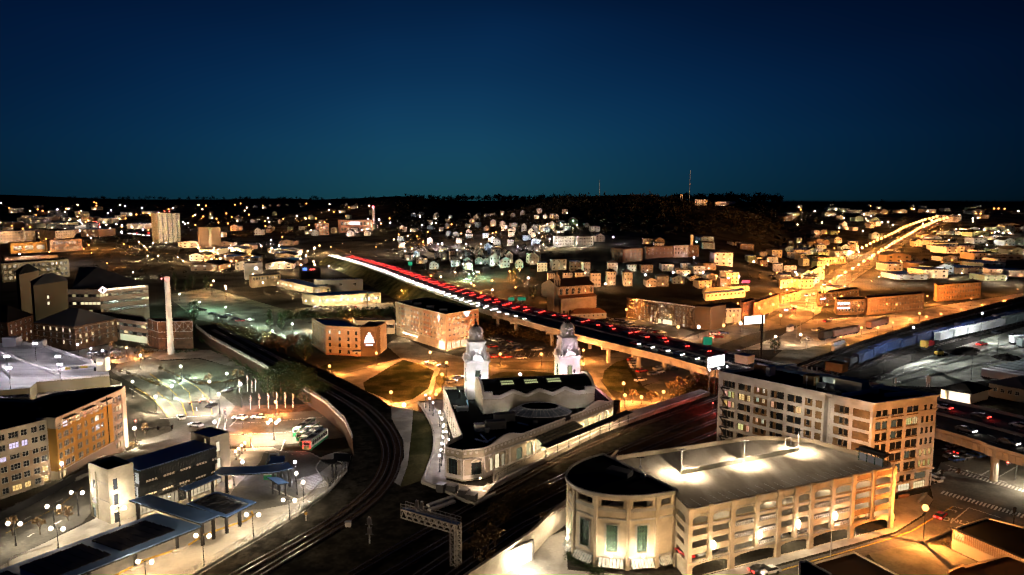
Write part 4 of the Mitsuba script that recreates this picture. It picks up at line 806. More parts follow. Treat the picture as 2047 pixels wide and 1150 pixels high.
for i, (u, y, z, I) in enumerate(((gL - 5, 6, 5.6, 26), (gL - 5, 6, 8.2, 26), (gL - 5, 6, 10.7, 26), (gL - 6, 6, 12.7, 22), (14, 7, 5.6, 10), (30, 7, 5.6, 8), (14, 7, 8.2, 11), (32, 7, 8.2, 9), (12, 7, 10.7, 11), (34, 7, 10.7, 9), (10, 5, 12.6, 16), (24, 5, 12.6, 16), (40, 5, 12.6, 16), (12, 2.5, 2.9, 16), (30, 2.5, 2.9, 14), (46, 2.5, 2.9, 14))):
    k = part(ga, 'ceiling_lamp'); put(k, MB().box(u - .6, u + .6, y - .1, y + .1, z + .1, z + .18, GF), 'm_lens', emitter=glow(WARM, 4)); point(k + '__light', (GF @ [u, y, z, 1])[:3], (1, .8, .5), I * 1.8, .16)  # out of view, placed to light the garage levels
for i, (bay, c) in enumerate(((0, 'red'), (0, 'silver'), (1, 'black'), (1, 'grey'), (4, 'white'), (5, 'silver'), (5, 'grey'), (8, 'white'), (8, 'silver'))):
    u = (pil[bay] + pil[bay + 1]) / 2 + (-1.25 if i % 2 == 0 else 1.25); q = (GF @ [u, 2.9, 3.42, 1])[:3]; car(q, math.atan2(-gd[0], gd[1]) + math.pi, c, f'{c} car parked behind the lowest openings of the garage, bay {["next to the drum", "", "", "", "near the middle", "near the middle", "", "", "near the far end"][bay] or "second from the drum"}', 'cars parked in the garage')

# ---------------------------------------------------------------- brick office block
OL, OC, OR = P(1437, 742, 25)[:2], P(1746, 806, 25)[:2], P(1874, 789, 25)[:2]; OB = OL + (OR - OC); of = thing('brick_office_block', 'long white framed brick block of seven floors with dark flat roof behind the garage', 'office building')
oL = ln(OL, OC); od = OC - OL; ou = lambda x, y=760: UV(OL, OC, x, y)[0]
r0 = [25 - 2.35 - i * 2.95 for i in range(8)]  # tops of windows
rec0, rec1 = ou(1650.5), ou(1664.5); lw, brick = [], []
def op_(x): return ou(1420 + x / 4.258, 690 + 300 / 4.258)
spec = [((110, 212), [(122, 150), (155, 180), (186, 208)], 1), ((240, 348), [(245, 295), (318, 346)], 1), ((375, 490), [(395, 420), (446, 471)], 2), ((520, 632), [(524, 548), (574, 630)], 1), ((663, 787), [(667, 719), (735, 786)], 1), ((815, 879), [(833, 862)], 2), ((908, 962), [], 0)]
litset = {(1, 1), (1, 4), (2, 0), (2, 1), (2, 3), (0, 1), (0, 2), (3, 1), (4, 1)}
hs = []
for bi, ((x0, x1), ws, md) in enumerate(spec):
    u0, u1 = op_(x0), op_(x1)
    for r in range(7):
        zt = r0[r]; zb = zt - 1.95
        brick.append((u0, u1, zb, zt))
        for wi, (a, b) in enumerate(ws):
            ua, ub = op_(a), op_(b); h = 1.9 if md == 1 else 1.35; z = zt - h; lit = None
            if (bi, r) in litset and rnd.random() < .85: lit = tuple(x * (.5 + .5 * rnd.random()) for x in rnd.choice(LIT[:3]))
            if bi == 4 and r == 1: lit = (1, .6, .25) if wi == 1 else None
            if bi == 3 and r == 1: lit = (1, .5, .28) if wi == 0 else None
            hs.append((ua, z, ub - ua, h, 4 if ub - ua > 2 else 2, 3, lit, 'm_frame_dark'))
A2 = OL + od / oL * rec1; spec2 = [((1068, 1196), [(1114, 1146), (1158, 1192)]), ((1230, 1376), [])]
for (x0, x1), ws in spec2:
    for r in range(7):
        zt = r0[r]; brick.append((op_(x0), op_(x1), zt - 2.05, zt))
        for a, b in ws: hs.append((op_(a), zt - 1.75, op_(b) - op_(a), 1.65, 2, 3, None, 'm_frame_dark'))
m, bm = MB(), MB(); ow = lambda u: OL + od / oL * u
def seg(u0, u1, back=0.0):
    n = np.array([-od[1], od[0]]) / oL * back; A, B = ow(u0) + n, ow(u1) + n; sel = [h for h in hs if u0 <= h[0] < u1] if back == 0 else []
    wall(m, A, B, -1, 25, [(h[0] - u0, h[0] - u0 + h[2], h[1], h[1] + h[3]) for h in sel], .3)
    for h in sel: window(of, A, od, h[0] - u0, h[1], *h[2:6], lit=h[6], frame=h[7])
seg(0, rec0); seg(rec1, oL); seg(rec0, rec1, 2.0)
nn = np.array([-od[1], od[0]]) / oL
wall(m, ow(rec0), ow(rec0) + nn * 2, -1, 25); wall(m, ow(rec1) + nn * 2, ow(rec1), -1, 25)
for r in range(7): window(of, ow(rec0) + nn * 1.9, od, .5, r0[r] - 1.8, 1.0, 1.7, 1, 2)
OFf = frame_at(OL, od)
for u0, u1, z0, z1 in brick:
    cells = sorted([h for h in hs if u0 - .05 <= h[0] <= u1], key=lambda h: h[0]); cells = [h for h in cells if h[1] < z1 and h[1] + h[3] > z0]; x = u0
    for h in cells:
        if h[0] - x > .03: bm.box(x, h[0] - .02, -.05, 0, z0, z1, OFf)
        if h[1] - z0 > .08: bm.box(h[0] - .02, h[0] + h[2] + .02, -.05, 0, z0, h[1] - .02, OFf)
        x = h[0] + h[2] + .02
    if u1 - x > .03: bm.box(x, u1, -.05, 0, z0, z1, OFf)
    if bm.v: put(part(of, 'brick_panel'), bm, 'm_brick_tan')
    bm = MB()
rL = ln(OC, OR); rd = OR - OC; ru = lambda x, y=560: UV(OC, OR, 1420 + x / 4.258, 690 + y / 4.258)[0]; RF = frame_at(OC, rd); rw = []
for r in range(7):
    zt = r0[r] + .2
    for ci, (a, b) in enumerate(((1412, 1512), (1543, 1645), (1672, 1772))):
        ua, ub = ru(a), ru(b); hw = (ub - ua) * (.42 if ci < 1 else .46); lit = (1, .68, .27) if (ci == 2 and r == 1) or (ci == 1 and r == 6) else None
        put(part(of, 'brick_panel'), MB().box(ua, ub, -.05, 0, zt - 2.3, zt - 1.95, RF), 'm_brick_tan')
        for w0 in (ua + .1, ub - hw - .05): rw.append((w0, zt - 1.95, hw, 1.9, 3, 3, tuple(x * (.7 + .2 * rnd.random()) for x in lit) if lit else ((.1, .1, .06) if rnd.random() < .3 else None), 'm_frame_dark'))
    for a in ((1820, 1868) if r == 0 else (1800, 1840, 1880)): rw.append((ru(a), zt - 1.9, .95, 1.7, 1, 3, {4: (.62, .4, .12), 5: (.5, .36, .1)}.get(r), 'm_frame_dark'))
base = [(ru(1570), 1.6, 2.2, 1.9, 3, 2), (ru(1645), 1.6, 1.7, 1.9, 2, 2), (ru(1702), 1.6, 1.7, 1.9, 2, 2)]
rw2 = [h for h in rw if h[1] > 5.2] + [(ru(1565), 3.0, 1.7, 1.7, 2, 3, None, 'm_frame_dark'), (ru(1645), 3.0, 1.7, 1.7, 2, 3, None, 'm_frame_dark'), (ru(1702), 3.0, 1.7, 1.7, 2, 3, None, 'm_frame_dark'), (ru(1775), 3.0, 4.0, 1.7, 5, 2, (.12, .1, .06), 'm_frame_dark'),
       (ru(1560), .4, 2.6, 2.0, 2, 2, (1, .66, .22), 'm_frame_dark'), (ru(1640), .4, 4.0, 1.9, 4, 2, (1, .82, .5), 'm_frame_dark'), (ru(1770), .4, 4.2, 1.9, 5, 2, (1, .72, .36), 'm_frame_dark')]
wall(m, OC, OR, -1, 25, [(h[0], h[0] + h[2], h[1], h[1] + h[3]) for h in rw2], .3)
for h in rw2: window(of, OC, rd, *h[:6], lit=h[6], frame=h[7])
wall(m, OR, OB, -1, 25); wall(m, OB, OL, -1, 25)
put(part(of, 'wall'), m, 'm_white')
for A, d, LL, z, t, y in ((OC, rd, rL, 24.6, .5, .55), (OC, rd, rL, 21.0, .3, .25), (OC, rd, rL, 5.1, .35, .35), (OL, od, rec0, 24.75, .3, .1)): put(part(of, 'cornice'), MB().box(.02, LL + (.4 if LL == rL else 0), -y, 0, z, z + t, frame_at(A, d)), 'm_white')
put(part(of, 'plinth'), MB().box(.05, rL, -.1, 0, -.5, .4, RF), 'm_brick_red')
opoly = ccw([OL, OC, OR, OB]); flat_roof(of, opoly, 25.05, 'm_roof_black', .9, 'm_white', .4)
def oroof(x, y, w, dpt, h, mat, name, z=24.1):
    p = P(x, y, z); M = frame_at(p, od); M[2, 3] = 0; put(part(of, name), MB().box(-w / 2, w / 2, -dpt / 2, dpt / 2, z, z + h, M), mat)
for a in ((1488, 725, 4.6, 4.0, 2.6, 'm_white', 'plant_house'), (1524, 746, 5.5, .5, 2.2, 'm_brick_tan', 'chimney_wall'), (1621, 768, 3.0, 3.5, 2.6, 'm_brick_tan', 'lift_tower'), (1702, 780, 7.4, 4.6, 3.0, 'm_cream', 'penthouse'), (1672, 741, 5.2, 3.6, 2.6, 'm_brick_tan', 'rear_penthouse'), (1586, 745, 4.2, 2.4, 1.6, 'm_roof_pale', 'air_handler'), (1662, 765, 4.2, 2.4, 1.7, 'm_roof_pale', 'air_handler'), (1641, 775, 1.6, 1.4, 1.3, 'm_white', 'fan_box'), (1745, 785, 2.4, 1.8, 1.2, 'm_roof_pale', 'fan_box'), (1540, 751, 1.2, 3.2, 2.6, 'm_white', 'white_panel')): oroof(*a)
dm = MB()
for a, b in (((1515, 728), (1590, 742)), (((1530, 732)), (1610, 748)), ((1600, 748), (1660, 752)), ((1685, 790), (1725, 785)), ((1740, 772), (1800, 780)), ((1770, 790), (1830, 785)), ((1725, 785), (1765, 770)), ((1560, 735), (1590, 730))): dm.bar(P(*a, 24.7), P(*b, 24.7), 1.0, .8)
k = part(of, 'duct'); put(k, dm, 'm_duct'); labels[k] = {'label': 'blue-grey ducts across the roof', 'kind': 'stuff'}
am = MB()
for x, y in ((1612, 752), (1622, 754), (1632, 754), (1785, 778), (1790, 776), (1855, 770), (1858, 774), (1853, 774), (1612, 772), (1632, 776)):
    p = P(x, y, 24.2); am.tube(p, p + [0, 0, 2.8], .09); am.box(p[0] - .18, p[0] + .18, p[1] - .1, p[1] + .1, p[2] + 1.3, p[2] + 2.9)
put(part(of, 'antenna'), am, 'm_paint_white'); labels[of + '__antenna'] = {'label': 'white upright aerials on the roof', 'kind': 'stuff'}
put(part(of, 'roof_lamp'), MB().box(-.4, .4, -.1, .1, 0, .9, frame_at(P(1669, 770, 24.2), od, 24.6)), 'm_lens', emitter=glow((1, .95, .75), 2)); q = P(1664, 773, 24.2); point(of + '__roof_glow', q + [-.8, -.6, 1.2], (.95, 1, .8), 7, .12)
fe = MB()
for r in range(7):
    z = r0[r] - 2.2; fe.box(1.2, 4.2, -1.1, 0, z, z + .08, OFf); fe.box(1.2, 4.2, -1.1, -1.05, z + .9, z + .95, OFf)
    for j in range(7): fe.box(1.2 + j * .5, 1.24 + j * .5, -1.1, -1.06, z, z + .9, OFf)
    if r < 6: fe.bar((OFf @ [1.4, -.8, z, 1])[:3], (OFf @ [4.0, -.8, z - 2.95, 1])[:3], .5, .08)
put(part(of, 'fire_escape'), fe, 'm_dark')
# ---------------------------------------------------------------- bus terminal
def bz(x, y): return 150 + x / 3.711, 840 + y / 3.711
bs = thing('bus_terminal', 'bus terminal with two pale stone blocks and a dark glass middle under blue roofs', 'bus station')
ZT = 17.4
l0, l1, l2 = P(166.7, 929, ZT)[:2], P(214.7, 939.7, ZT)[:2], P(259, 926, ZT)[:2]; axis = np.array([.556, .831]); side = np.array([.831, -.556]); l2 = l1 + axis * 5.6; l0 = l1 - side * 8.2; l3 = l0 + axis * 5.6
wl = lambda A, B, x0, x1, y0, y1, nx=1, ny=2, lit=None, fr='m_frame_dark': (lambda a, b: (a[0], b[1], b[0] - a[0] if b[0] > a[0] else .8, a[1] - b[1], nx, ny, lit, fr))(UV(A, B, *bz(x0, y0)), UV(A, B, *bz(x1, y1)))
f0 = [wl(l0, l1, 127, 167, 435, 510), (*wl(l0, l1, 127, 167, 570, 625)[:6], (1, .85, .7), 'm_frame_dark'), (wl(l0, l1, 135, 178, 690, 770)[0], 5.1, 1.3, 2.3, 1, 1, (.2, .2, .16), 'm_frame_dark')]
f1 = [wl(l1, l2, 280, 318, 440, 510, lit=(.12, .12, .13)), wl(l1, l2, 287, 325, 555, 622, lit=(.07, .07, .08)), wl(l1, l2, 291, 330, 690, 752)]
building(bs, [tuple(l0), tuple(l1), tuple(l2), tuple(l3)], 3.5, ZT, 'm_stone', 'm_roof_black', {0: f0, 1: f1}, drop=.9, walls='left_block_wall')
FF = frame_at(l0, l1 - l0); u0 = UV(l0, l1, *bz(108, 450))[0]; put(part(bs, 'dark_bay'), MB().box(u0, u0 + .6, -.06, 0, 5, ZT - 1.5, FF).box(u0 + 2.6, u0 + 3.1, -.06, 0, 5, ZT - 1.5, FF), 'm_olive')
put(part(bs, 'stone_band'), MB().box(0, ln(l0, l1), -.05, 0, 13.9, 14.1, FF).box(0, ln(l0, l1), -.05, 0, 9.9, 10.1, FF), 'm_concrete')
scene[part(bs, 'exit_sign')] = MB().quad(*[(FF @ [u, -.2, z, 1])[:3] for u, z in ((u0 + 1.1, 7.7), (u0 + 2.0, 7.7), (u0 + 2.0, 8.0), (u0 + 1.1, 8.0))]).ply('m_lens', emitter=glow((.1, 1, .35), 1.2))
q = (FF @ [u0 + 1.6, -.35, 11.6, 1])[:3]; k = part(bs, 'wall_lamp'); scene[k] = {**BULB, 'to_world': place(*q, 0, .25), 'emitter': glow(VIOLET, 8)}; point(k + '__light', q + [.2, -.8, -.3], VIOLET, 6, .4)
g1 = P(259, 941, 15.9)[:2]; g1 = l2 + side * .3; gLn = 19.2; g2 = g1 + axis * gLn
mb = MB(); gm, gp = MB(), []
def gband(name, z0, z1, out, n, lo=.25):
    A = g1 + side * out; FB = frame_at(A, axis); m = MB()
    for i in range(n):
        w = gLn / n; k = part(bs, name); put(k, MB().quad(*[(FB @ [u, 0, z, 1])[:3] for u, z in ((i * w, z0), (i * w + w, z0), (i * w + w, z1), (i * w, z1))]), 'm_pane', **({'emitter': glow((1, .8, .5), .3 + .5 * rnd.random())} if lo == 0 and i != 5 else {}))
        for j in range(2): m.box(i * w + j * w / 2 - .05, i * w + j * w / 2 + .05, -.1, .02, z0, z1, FB)
        if lo and i % 3: put(part(k, 'spandrel'), MB().box(i * w + .06, i * w + w / 2 - .06, -.05, -.01, z0, z0 + lo + .25, FB).box(i * w + w / 2 + .06, i * w + w - .06, -.05, -.01, z0, z0 + lo + .25, FB), 'm_lens')
    for z in (z0 + .7, z1 - .5): m.box(0, gLn, -.08, .02, z, z + .06, FB)
    k = part(bs, name + '_mullion'); put(k, m, 'm_frame_dark'); labels[k] = {'label': 'thin dark mullions', 'kind': 'stuff'}
    A0 = g1; put(part(bs, 'end_glazing'), MB().quad(*[(*p, z) for p, z in ((A0, z0), (A, z0), (A, z1), (A0, z1))]), 'm_glass_sky')
gband('upper_pane', 12.7, 15.2, 1.9, 14); gband('middle_pane', 9.3, 11.9, 1.2, 14, .2); gband('lower_pane', 5.2, 8.3, .6, 10, 0)
body = [g1 + side * .5, g1 + side * .5 + axis * gLn, g1 - side * 7.4 + axis * gLn, g1 - side * 7.4]
put(part(bs, 'middle_wall'), MB().prism(body, 3.5, 15.2), 'm_dark')
for z0, z1, out in ((15.2, 15.9, 2.1), (11.9, 12.7, 2.1), (8.3, 9.3, 1.4)): put(part(bs, 'fascia'), MB().prism([g1 - side * .4, g1 + side * out, g1 + side * out + axis * gLn, g1 - side * .4 + axis * gLn], z0, z1, bottom=True), 'm_frame_dark')
put(part(bs, 'middle_roof'), MB().prism([g1 + side * 2.1, g1 + side * 2.1 + axis * gLn, g1 - side * 7.2 + axis * gLn, g1 - side * 7.2], 15.7, 15.95), 'm_canopy')
r1 = P(419.5, 875, ZT)[:2]; r0_ = r1 - side * 8.0; r2 = r1 + axis * 5.4; r3 = r0_ + axis * 5.4
rf1 = [(1.6, 13.2, 1.1, 2.6, 1, 1, (1, .82, .55), 'm_frame_dark'), (1.6, 9.0, 1.1, 2.6, 1, 1, (1, .86, .62), 'm_frame_dark'), (1.4, 5.2, 1.2, 2.4, 1, 1, (.5, .42, .3), 'm_frame_dark')]
building(bs, [tuple(r0_), tuple(r1), tuple(r2), tuple(r3)], 3.5, ZT, 'm_stone', 'm_canopy', {0: [(5.4, 15.2, 1, 1.6, 1, 1, (.4, .3, .15), 'm_frame_dark')], 1: rf1}, drop=.25, walls='right_block_wall')
for i, t in enumerate((2.2, 6.0, 12)):
    q = g1 + side * 3.0 + axis * t; k = part(bs, 'soffit_lamp'); put(k, MB().box(q[0] - .2, q[0] + .2, q[1] - .2, q[1] + .2, 8.1, 8.2), 'm_lens', emitter=glow(WARM, 4)); point(k + '__light', (*q, 7.6), WARM, 12, .25)
# canopies
def canopy(name, label, px, z, mat, t=.5, posts=(), inset=None, thick=.28, cat='canopy'):
    k = thing(name, label, cat); pl = [P(x, y, z)[:2] for x, y in px]; put(k + '__roof', MB().prism(pl, z - t, z, bottom=True), mat)
    put(k + '__edge', MB().prism(list(Polygon(pl).buffer(.12, join_style=2).exterior.coords)[:-1], z - t * .8, z - t * .3, top=True, bottom=True), 'm_frame_dark')
    for x, y in posts:
        b = P(x, y, z)[:2]; g = float(zg(*b)); put(part(k, 'post'), MB().box(b[0] - thick, b[0] + thick, b[1] - thick, b[1] + thick, g, z - t), 'm_dark')
    return k, pl
ca, cb, cc = P(402, 1052, 9.6)[:2], P(313, 1026, 9.6)[:2], None
axc = P(402, 1052, 9.6)[:2] - P(155, 1150, 9.6)[:2]; axc /= np.linalg.norm(axc); wid = cb - ca
k = thing('solar_canopy', 'long blue platform canopy carrying dark solar panels in the near corner', 'canopy'); cl = 62.0
pl = [ca, cb, cb - axc * cl, ca - axc * cl]; put(k + '__roof', MB().prism(pl, 9.2, 9.65, bottom=True), 'm_canopy'); put(k + '__edge', MB().prism(list(Polygon([tuple(p) for p in pl]).buffer(.15, join_style=2).exterior.coords)[:-1], 9.25, 9.5, bottom=True), 'm_frame_dark')
def solar(k, o, ax, sd, nu, nv, pu, pv, z):
    for i in range(nu):
        for j in range(nv):
            a = o + ax * (i * pu) + sd * (j * pv + (.12 * (i % 2))); put(part(k, 'solar_panel'), MB().add([(*a, z + .12), (*(a + ax * (pu - .12)), z + .12), (*(a + ax * (pu - .12) + sd * (pv - .1)), z + .3), (*(a + sd * (pv - .1)), z + .3), (*a, z), (*(a + ax * (pu - .12)), z), (*(a + ax * (pu - .12) + sd * (pv - .1)), z), (*(a + sd * (pv - .1)), z)], [[0, 1, 2], [0, 2, 3], [4, 5, 1], [4, 1, 0], [6, 7, 3], [6, 3, 2], [5, 6, 2], [5, 2, 1], [7, 4, 0], [7, 0, 3]]), 'm_solar')
wu = wid / np.linalg.norm(wid); W0 = np.linalg.norm(wid)
for b in range(4): solar(k, ca + wu * 2.4 - axc * (3.5 + 11 + b * 12.5), axc, wu, 6, 4, 1.8, (W0 - 4.6) / 4, 9.66)
for i in range(6):
    b = ca + wu * 3.2 - axc * (3 + i * 8.5); put(part(k, 'post'), MB().box(b[0] - .25, b[0] + .25, b[1] - .25, b[1] + .25, 4.5, 9.2), 'm_dark'); put(part(k, 'bench'), MB().box(-1.6, 1.6, -.3, .3, 5, 5.6, frame_at(b + wu * -.8, axc)), 'm_concrete')
    if i < 5:
        q = ca + wu * 1.2 - axc * (5 + i * 8.5); kk = part(k, 'soffit_lamp'); put(kk, MB().box(q[0] - .25, q[0] + .25, q[1] - .25, q[1] + .25, 9.08, 9.15), 'm_lens', emitter=glow((1, .72, .42), 5)); point(kk + '__light', (*q, 8.6), (1, .66, .33), 9, .55)
k2, pl2 = canopy('solar_canopy', 'square blue canopy with one field of dark solar panels beside the glass terminal', [(432, 982), (512, 1003.5), (452, 1034), (373, 1007)], 9.6, 'm_canopy', .4, [(478, 1012), (452, 1025)])
o = np.array(pl2[3]); ax2 = np.array(pl2[0]) - o; sd2 = np.array(pl2[2]) - o; a_, s_ = np.linalg.norm(ax2), np.linalg.norm(sd2); ax2 /= a_; sd2 /= s_; solar(k2, o + ax2 * 1.0 + sd2 * .9, ax2, sd2, 6, 5, (a_ - 2.0) / 6, (s_ - 1.8) / 5, 9.61)
for t in (.3, .75):
    q = np.array(pl2[2]) * (1 - t) + np.array(pl2[1]) * t - sd2 * 1.5; kk = part(k2, 'soffit_lamp'); put(kk, MB().box(q[0] - .25, q[0] + .25, q[1] - .25, q[1] + .25, 9.08, 9.15), 'm_lens', emitter=glow((1, .72, .42), 5)); point(kk + '__light', (*q, 8.6), (1, .66, .33), 10, .5)
canopy('walkway_canopy', 'plain blue walkway canopy crossing between the two solar canopies', [(259, 1000), (298, 988.5), (438, 1030), (401, 1046)], 10.5, 'm_canopy', .4, [(275, 1002), (403, 1040), (425, 1028)])
canopy('walkway_canopy', 'long narrow blue canopy reaching from the terminal to the bus lanes', [(427, 944.7), (443, 934), (515, 932), (576, 924), (586.5, 935), (554, 943), (500, 947), (446, 948)], 10.2, 'm_canopy', .35, [(452, 944), (556, 939), (578, 934)])
canopy('raised_canopy', 'small blue roof standing above the long narrow canopy', [(542, 912), (569, 911), (567, 925), (537, 928)], 10.9, 'm_canopy', .3, [(545, 924), (562, 922)])
canopy('entrance_canopy', 'narrow blue canopy over the terminal entrance doors', [(357.5, 976), (430, 948), (442, 953), (372, 982)], 9.0, 'm_canopy', .3, [(378, 976), (424, 958)])
canopy('shelter', 'small grey bus shelter at the pointed end of the platform island', [(534, 954), (556, 953), (578, 965), (556, 968)], 8.4, 'm_canopy', .25, [(545, 961), (558, 964), (570, 965)], thick=.15, cat='bus shelter')
canopy('shelter', 'dark two-post bus shelter by the plaza fence', [(643.5, 920), (668, 919), (683, 927), (656, 927)], 9.0, 'm_dark', .25, [(664, 925), (671, 925)], thick=.2, cat='bus shelter')
canopy('shelter', 'dark shelter roof beside the rail curve above the plaza fence', [(668, 906), (700, 908), (698, 923), (668, 919)], 8.6, 'm_dark', .25, [(690, 915)], thick=.2, cat='bus shelter')
# ---------------------------------------------------------------- plaza and streets on the left
def gsheet(name, px, mat, off, label, **k): return sheet(name, pixels(px), mat, off, label, **k)
gsheet('street', [(0, 1135), (0, 1030), (160, 955), (250, 893), (345, 862), (333, 828), (298, 790), (222, 742), (236, 728), (300, 713), (380, 744), (440, 788), (470, 812), (690, 808), (745, 868), (540, 893), (460, 893), (330, 940), (215, 985), (165, 1046), (60, 1100)], 'm_asphalt', .07, 'asphalt of the wide curving avenue and crossing left of the tracks')
gsheet('bus_plaza', [(60, 1235), (0, 1255), (0, 1134), (60, 1100), (165, 1050), (240, 1012), (330, 948), (462, 898), (545, 894), (640, 915), (690, 905), (703, 912), (692, 945), (655, 988), (606, 1026), (536, 1069), (456, 1116), (396, 1152), (300, 1205), (180, 1270)], 'm_concrete', .09, 'pale concrete bus plaza with bays and islands')
gsheet('bus_lane', [(440, 1020), (470, 975), (520, 925), (545, 897), (640, 918), (676, 920), (640, 945), (590, 960), (612, 990), (575, 1010), (520, 1020)], 'm_asphalt', .13, 'darker bus lanes and bays between the canopies')
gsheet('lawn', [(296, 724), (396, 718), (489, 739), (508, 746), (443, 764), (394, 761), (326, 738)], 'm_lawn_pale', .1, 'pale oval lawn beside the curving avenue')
gsheet('hospital_forecourt', [(130, 705), (215, 690), (330, 700), (420, 700), (520, 735), (500, 745), (400, 716), (290, 722), (236, 727), (180, 722)], 'm_concrete', .06, 'forecourt paving in front of the hospital')
gsheet('brick_paving', [(470, 812), (690, 806), (700, 818), (560, 826), (455, 836)], 'm_brick_red', .1, 'red brick paving along the street under the railway')
def line_px(px, w, mat, off, key, z=None):
    pts = [P(*p, z) for p in px] if z is not None else [G(*p) for p in px]; m = MB()
    for a, b in zip(pts[:-1], pts[1:]):
        d = (b - a)[:2]; d /= np.linalg.norm(d) + 1e-9; n = np.array([-d[1], d[0], 0]) * w / 2; o = np.array([0, 0, off]); m.quad(a - n + o, b - n + o, b + n + o, a + n + o)
    return m
mk = []
for i, (px, w, mt) in enumerate((([(270, 776), (300, 793), (322, 815), (336, 835)], .22, 'y'), ([(258, 776), (292, 797), (293, 797)], .2, 'w'), ([(314, 784), (335, 800), (350, 818), (357, 834)], .22, 'y'), ([(300, 748), (330, 770), (352, 790), (364, 806), (373, 832)], .3, 'y'), ([(352, 762), (378, 785), (388, 832)], .2, 'y'), ([(352, 750), (395, 775), (420, 800), (424, 830)], .25, 'y'), ([(320, 838), (360, 835), (425, 831)], .5, 'w'), ([(432, 862), (440, 836)], .6, 'w'), ([(448, 862), (453, 838)], .6, 'w'), ([(460, 853), (475, 838)], .5, 'w'), ([(470, 848), (560, 842), (660, 833)], .25, 'w'), ([(460, 870), (560, 866), (640, 858)], .25, 'w'), ([(558, 910), (570, 880)], .35, 'w'), ([(500, 882), (522, 932)], .25, 'w'), ([(10, 1068), (120, 1012), (165, 975)], .2, 'y'))):
    mk.append((px, w, mt))
for i, (px, w, mt) in enumerate(mk):
    k = fresh('road_marking'); put(k, line_px(px, w, None, .12, k), 'm_paint_yellow' if mt == 'y' else 'm_paint_white'); tag(k, 'painted line on the avenue or plaza left of the tracks', kind='structure')
for px in ([(55, 1075), (68, 1067)], [(110, 1049), (124, 1041)], [(112, 1005), (126, 998)], [(48, 1040), (62, 1033)], [(353, 760), (357, 764)], [(364, 773), (368, 779)], [(392, 815), (394, 823)], [(404, 790), (407, 798)]):
    k = fresh('road_marking'); put(k, line_px(px, .3, None, .12, k), 'm_paint_white'); tag(k, 'white lane dash on the street left of the tracks', kind='structure')
m = MB()
for i in range(9):
    t = i / 8; a = G(597 + 20 * t, 961 + 20 * t); b = G(635 + 20 * t, 952 + 20 * t); d = (b - a) / np.linalg.norm(b - a); n = np.array([-d[1], d[0], 0]) * .22; m.quad(a - n + [0, 0, .2], b - n + [0, 0, .2], b + n + [0, 0, .2], a + n + [0, 0, .2])
for i in range(4):
    t = i / 3; a = G(612 + 10 * t, 1003 + 7 * t); b = G(618 + 10 * t, 1002 + 6 * t); m.bar(a + [0, 0, .2], b + [0, 0, .2], .4, .03)
k = fresh('hatched_crossing'); put(k, m, 'm_paint_white'); tag(k, 'white hatched stripes on the plaza by the fence', kind='structure')
k = fresh('yellow_kerb'); m = MB(); pts = [G(x, y) for x, y in [(180, 1178), (235, 1150), (293, 1120), (340, 1105), (376, 1092), (398, 1078), (411, 1070), (450, 1056), (491, 1042), (506, 1032), (503, 1024)]]
for a, b in zip(pts[:-1], pts[1:]): m.bar(a + [0, 0, .18], b + [0, 0, .18], .35, .18)
put(k, m, 'm_paint_yellow'); tag(k, 'yellow painted kerb along the bus platform', kind='structure')
for nm, px in (('along the outside of the bus lane', [(655, 985), (655, 965), (650, 958), (615, 992), (598, 1000), (560, 985), (540, 975)]), ('round the plaza turning circle', [(597, 1005), (601, 1022), (590, 1035), (560, 1052)]), ('round the rounded corner by the street', [(38, 1150), (20, 1135), (22, 1118), (60, 1105), (105, 1090)]), ('at the brick island near the buses', [(640, 922), (632, 938), (645, 955), (656, 968)])):
    k = fresh('kerb'); m = MB(); pts = smooth_line([G(x, y) for x, y in px], 4)
    for a, b in zip(pts[:-1], pts[1:]): m.bar(a + [0, 0, .15], b + [0, 0, .15], .3, .22)
    put(k, m, 'm_concrete'); tag(k, 'pale stone kerb ' + nm, kind='structure')
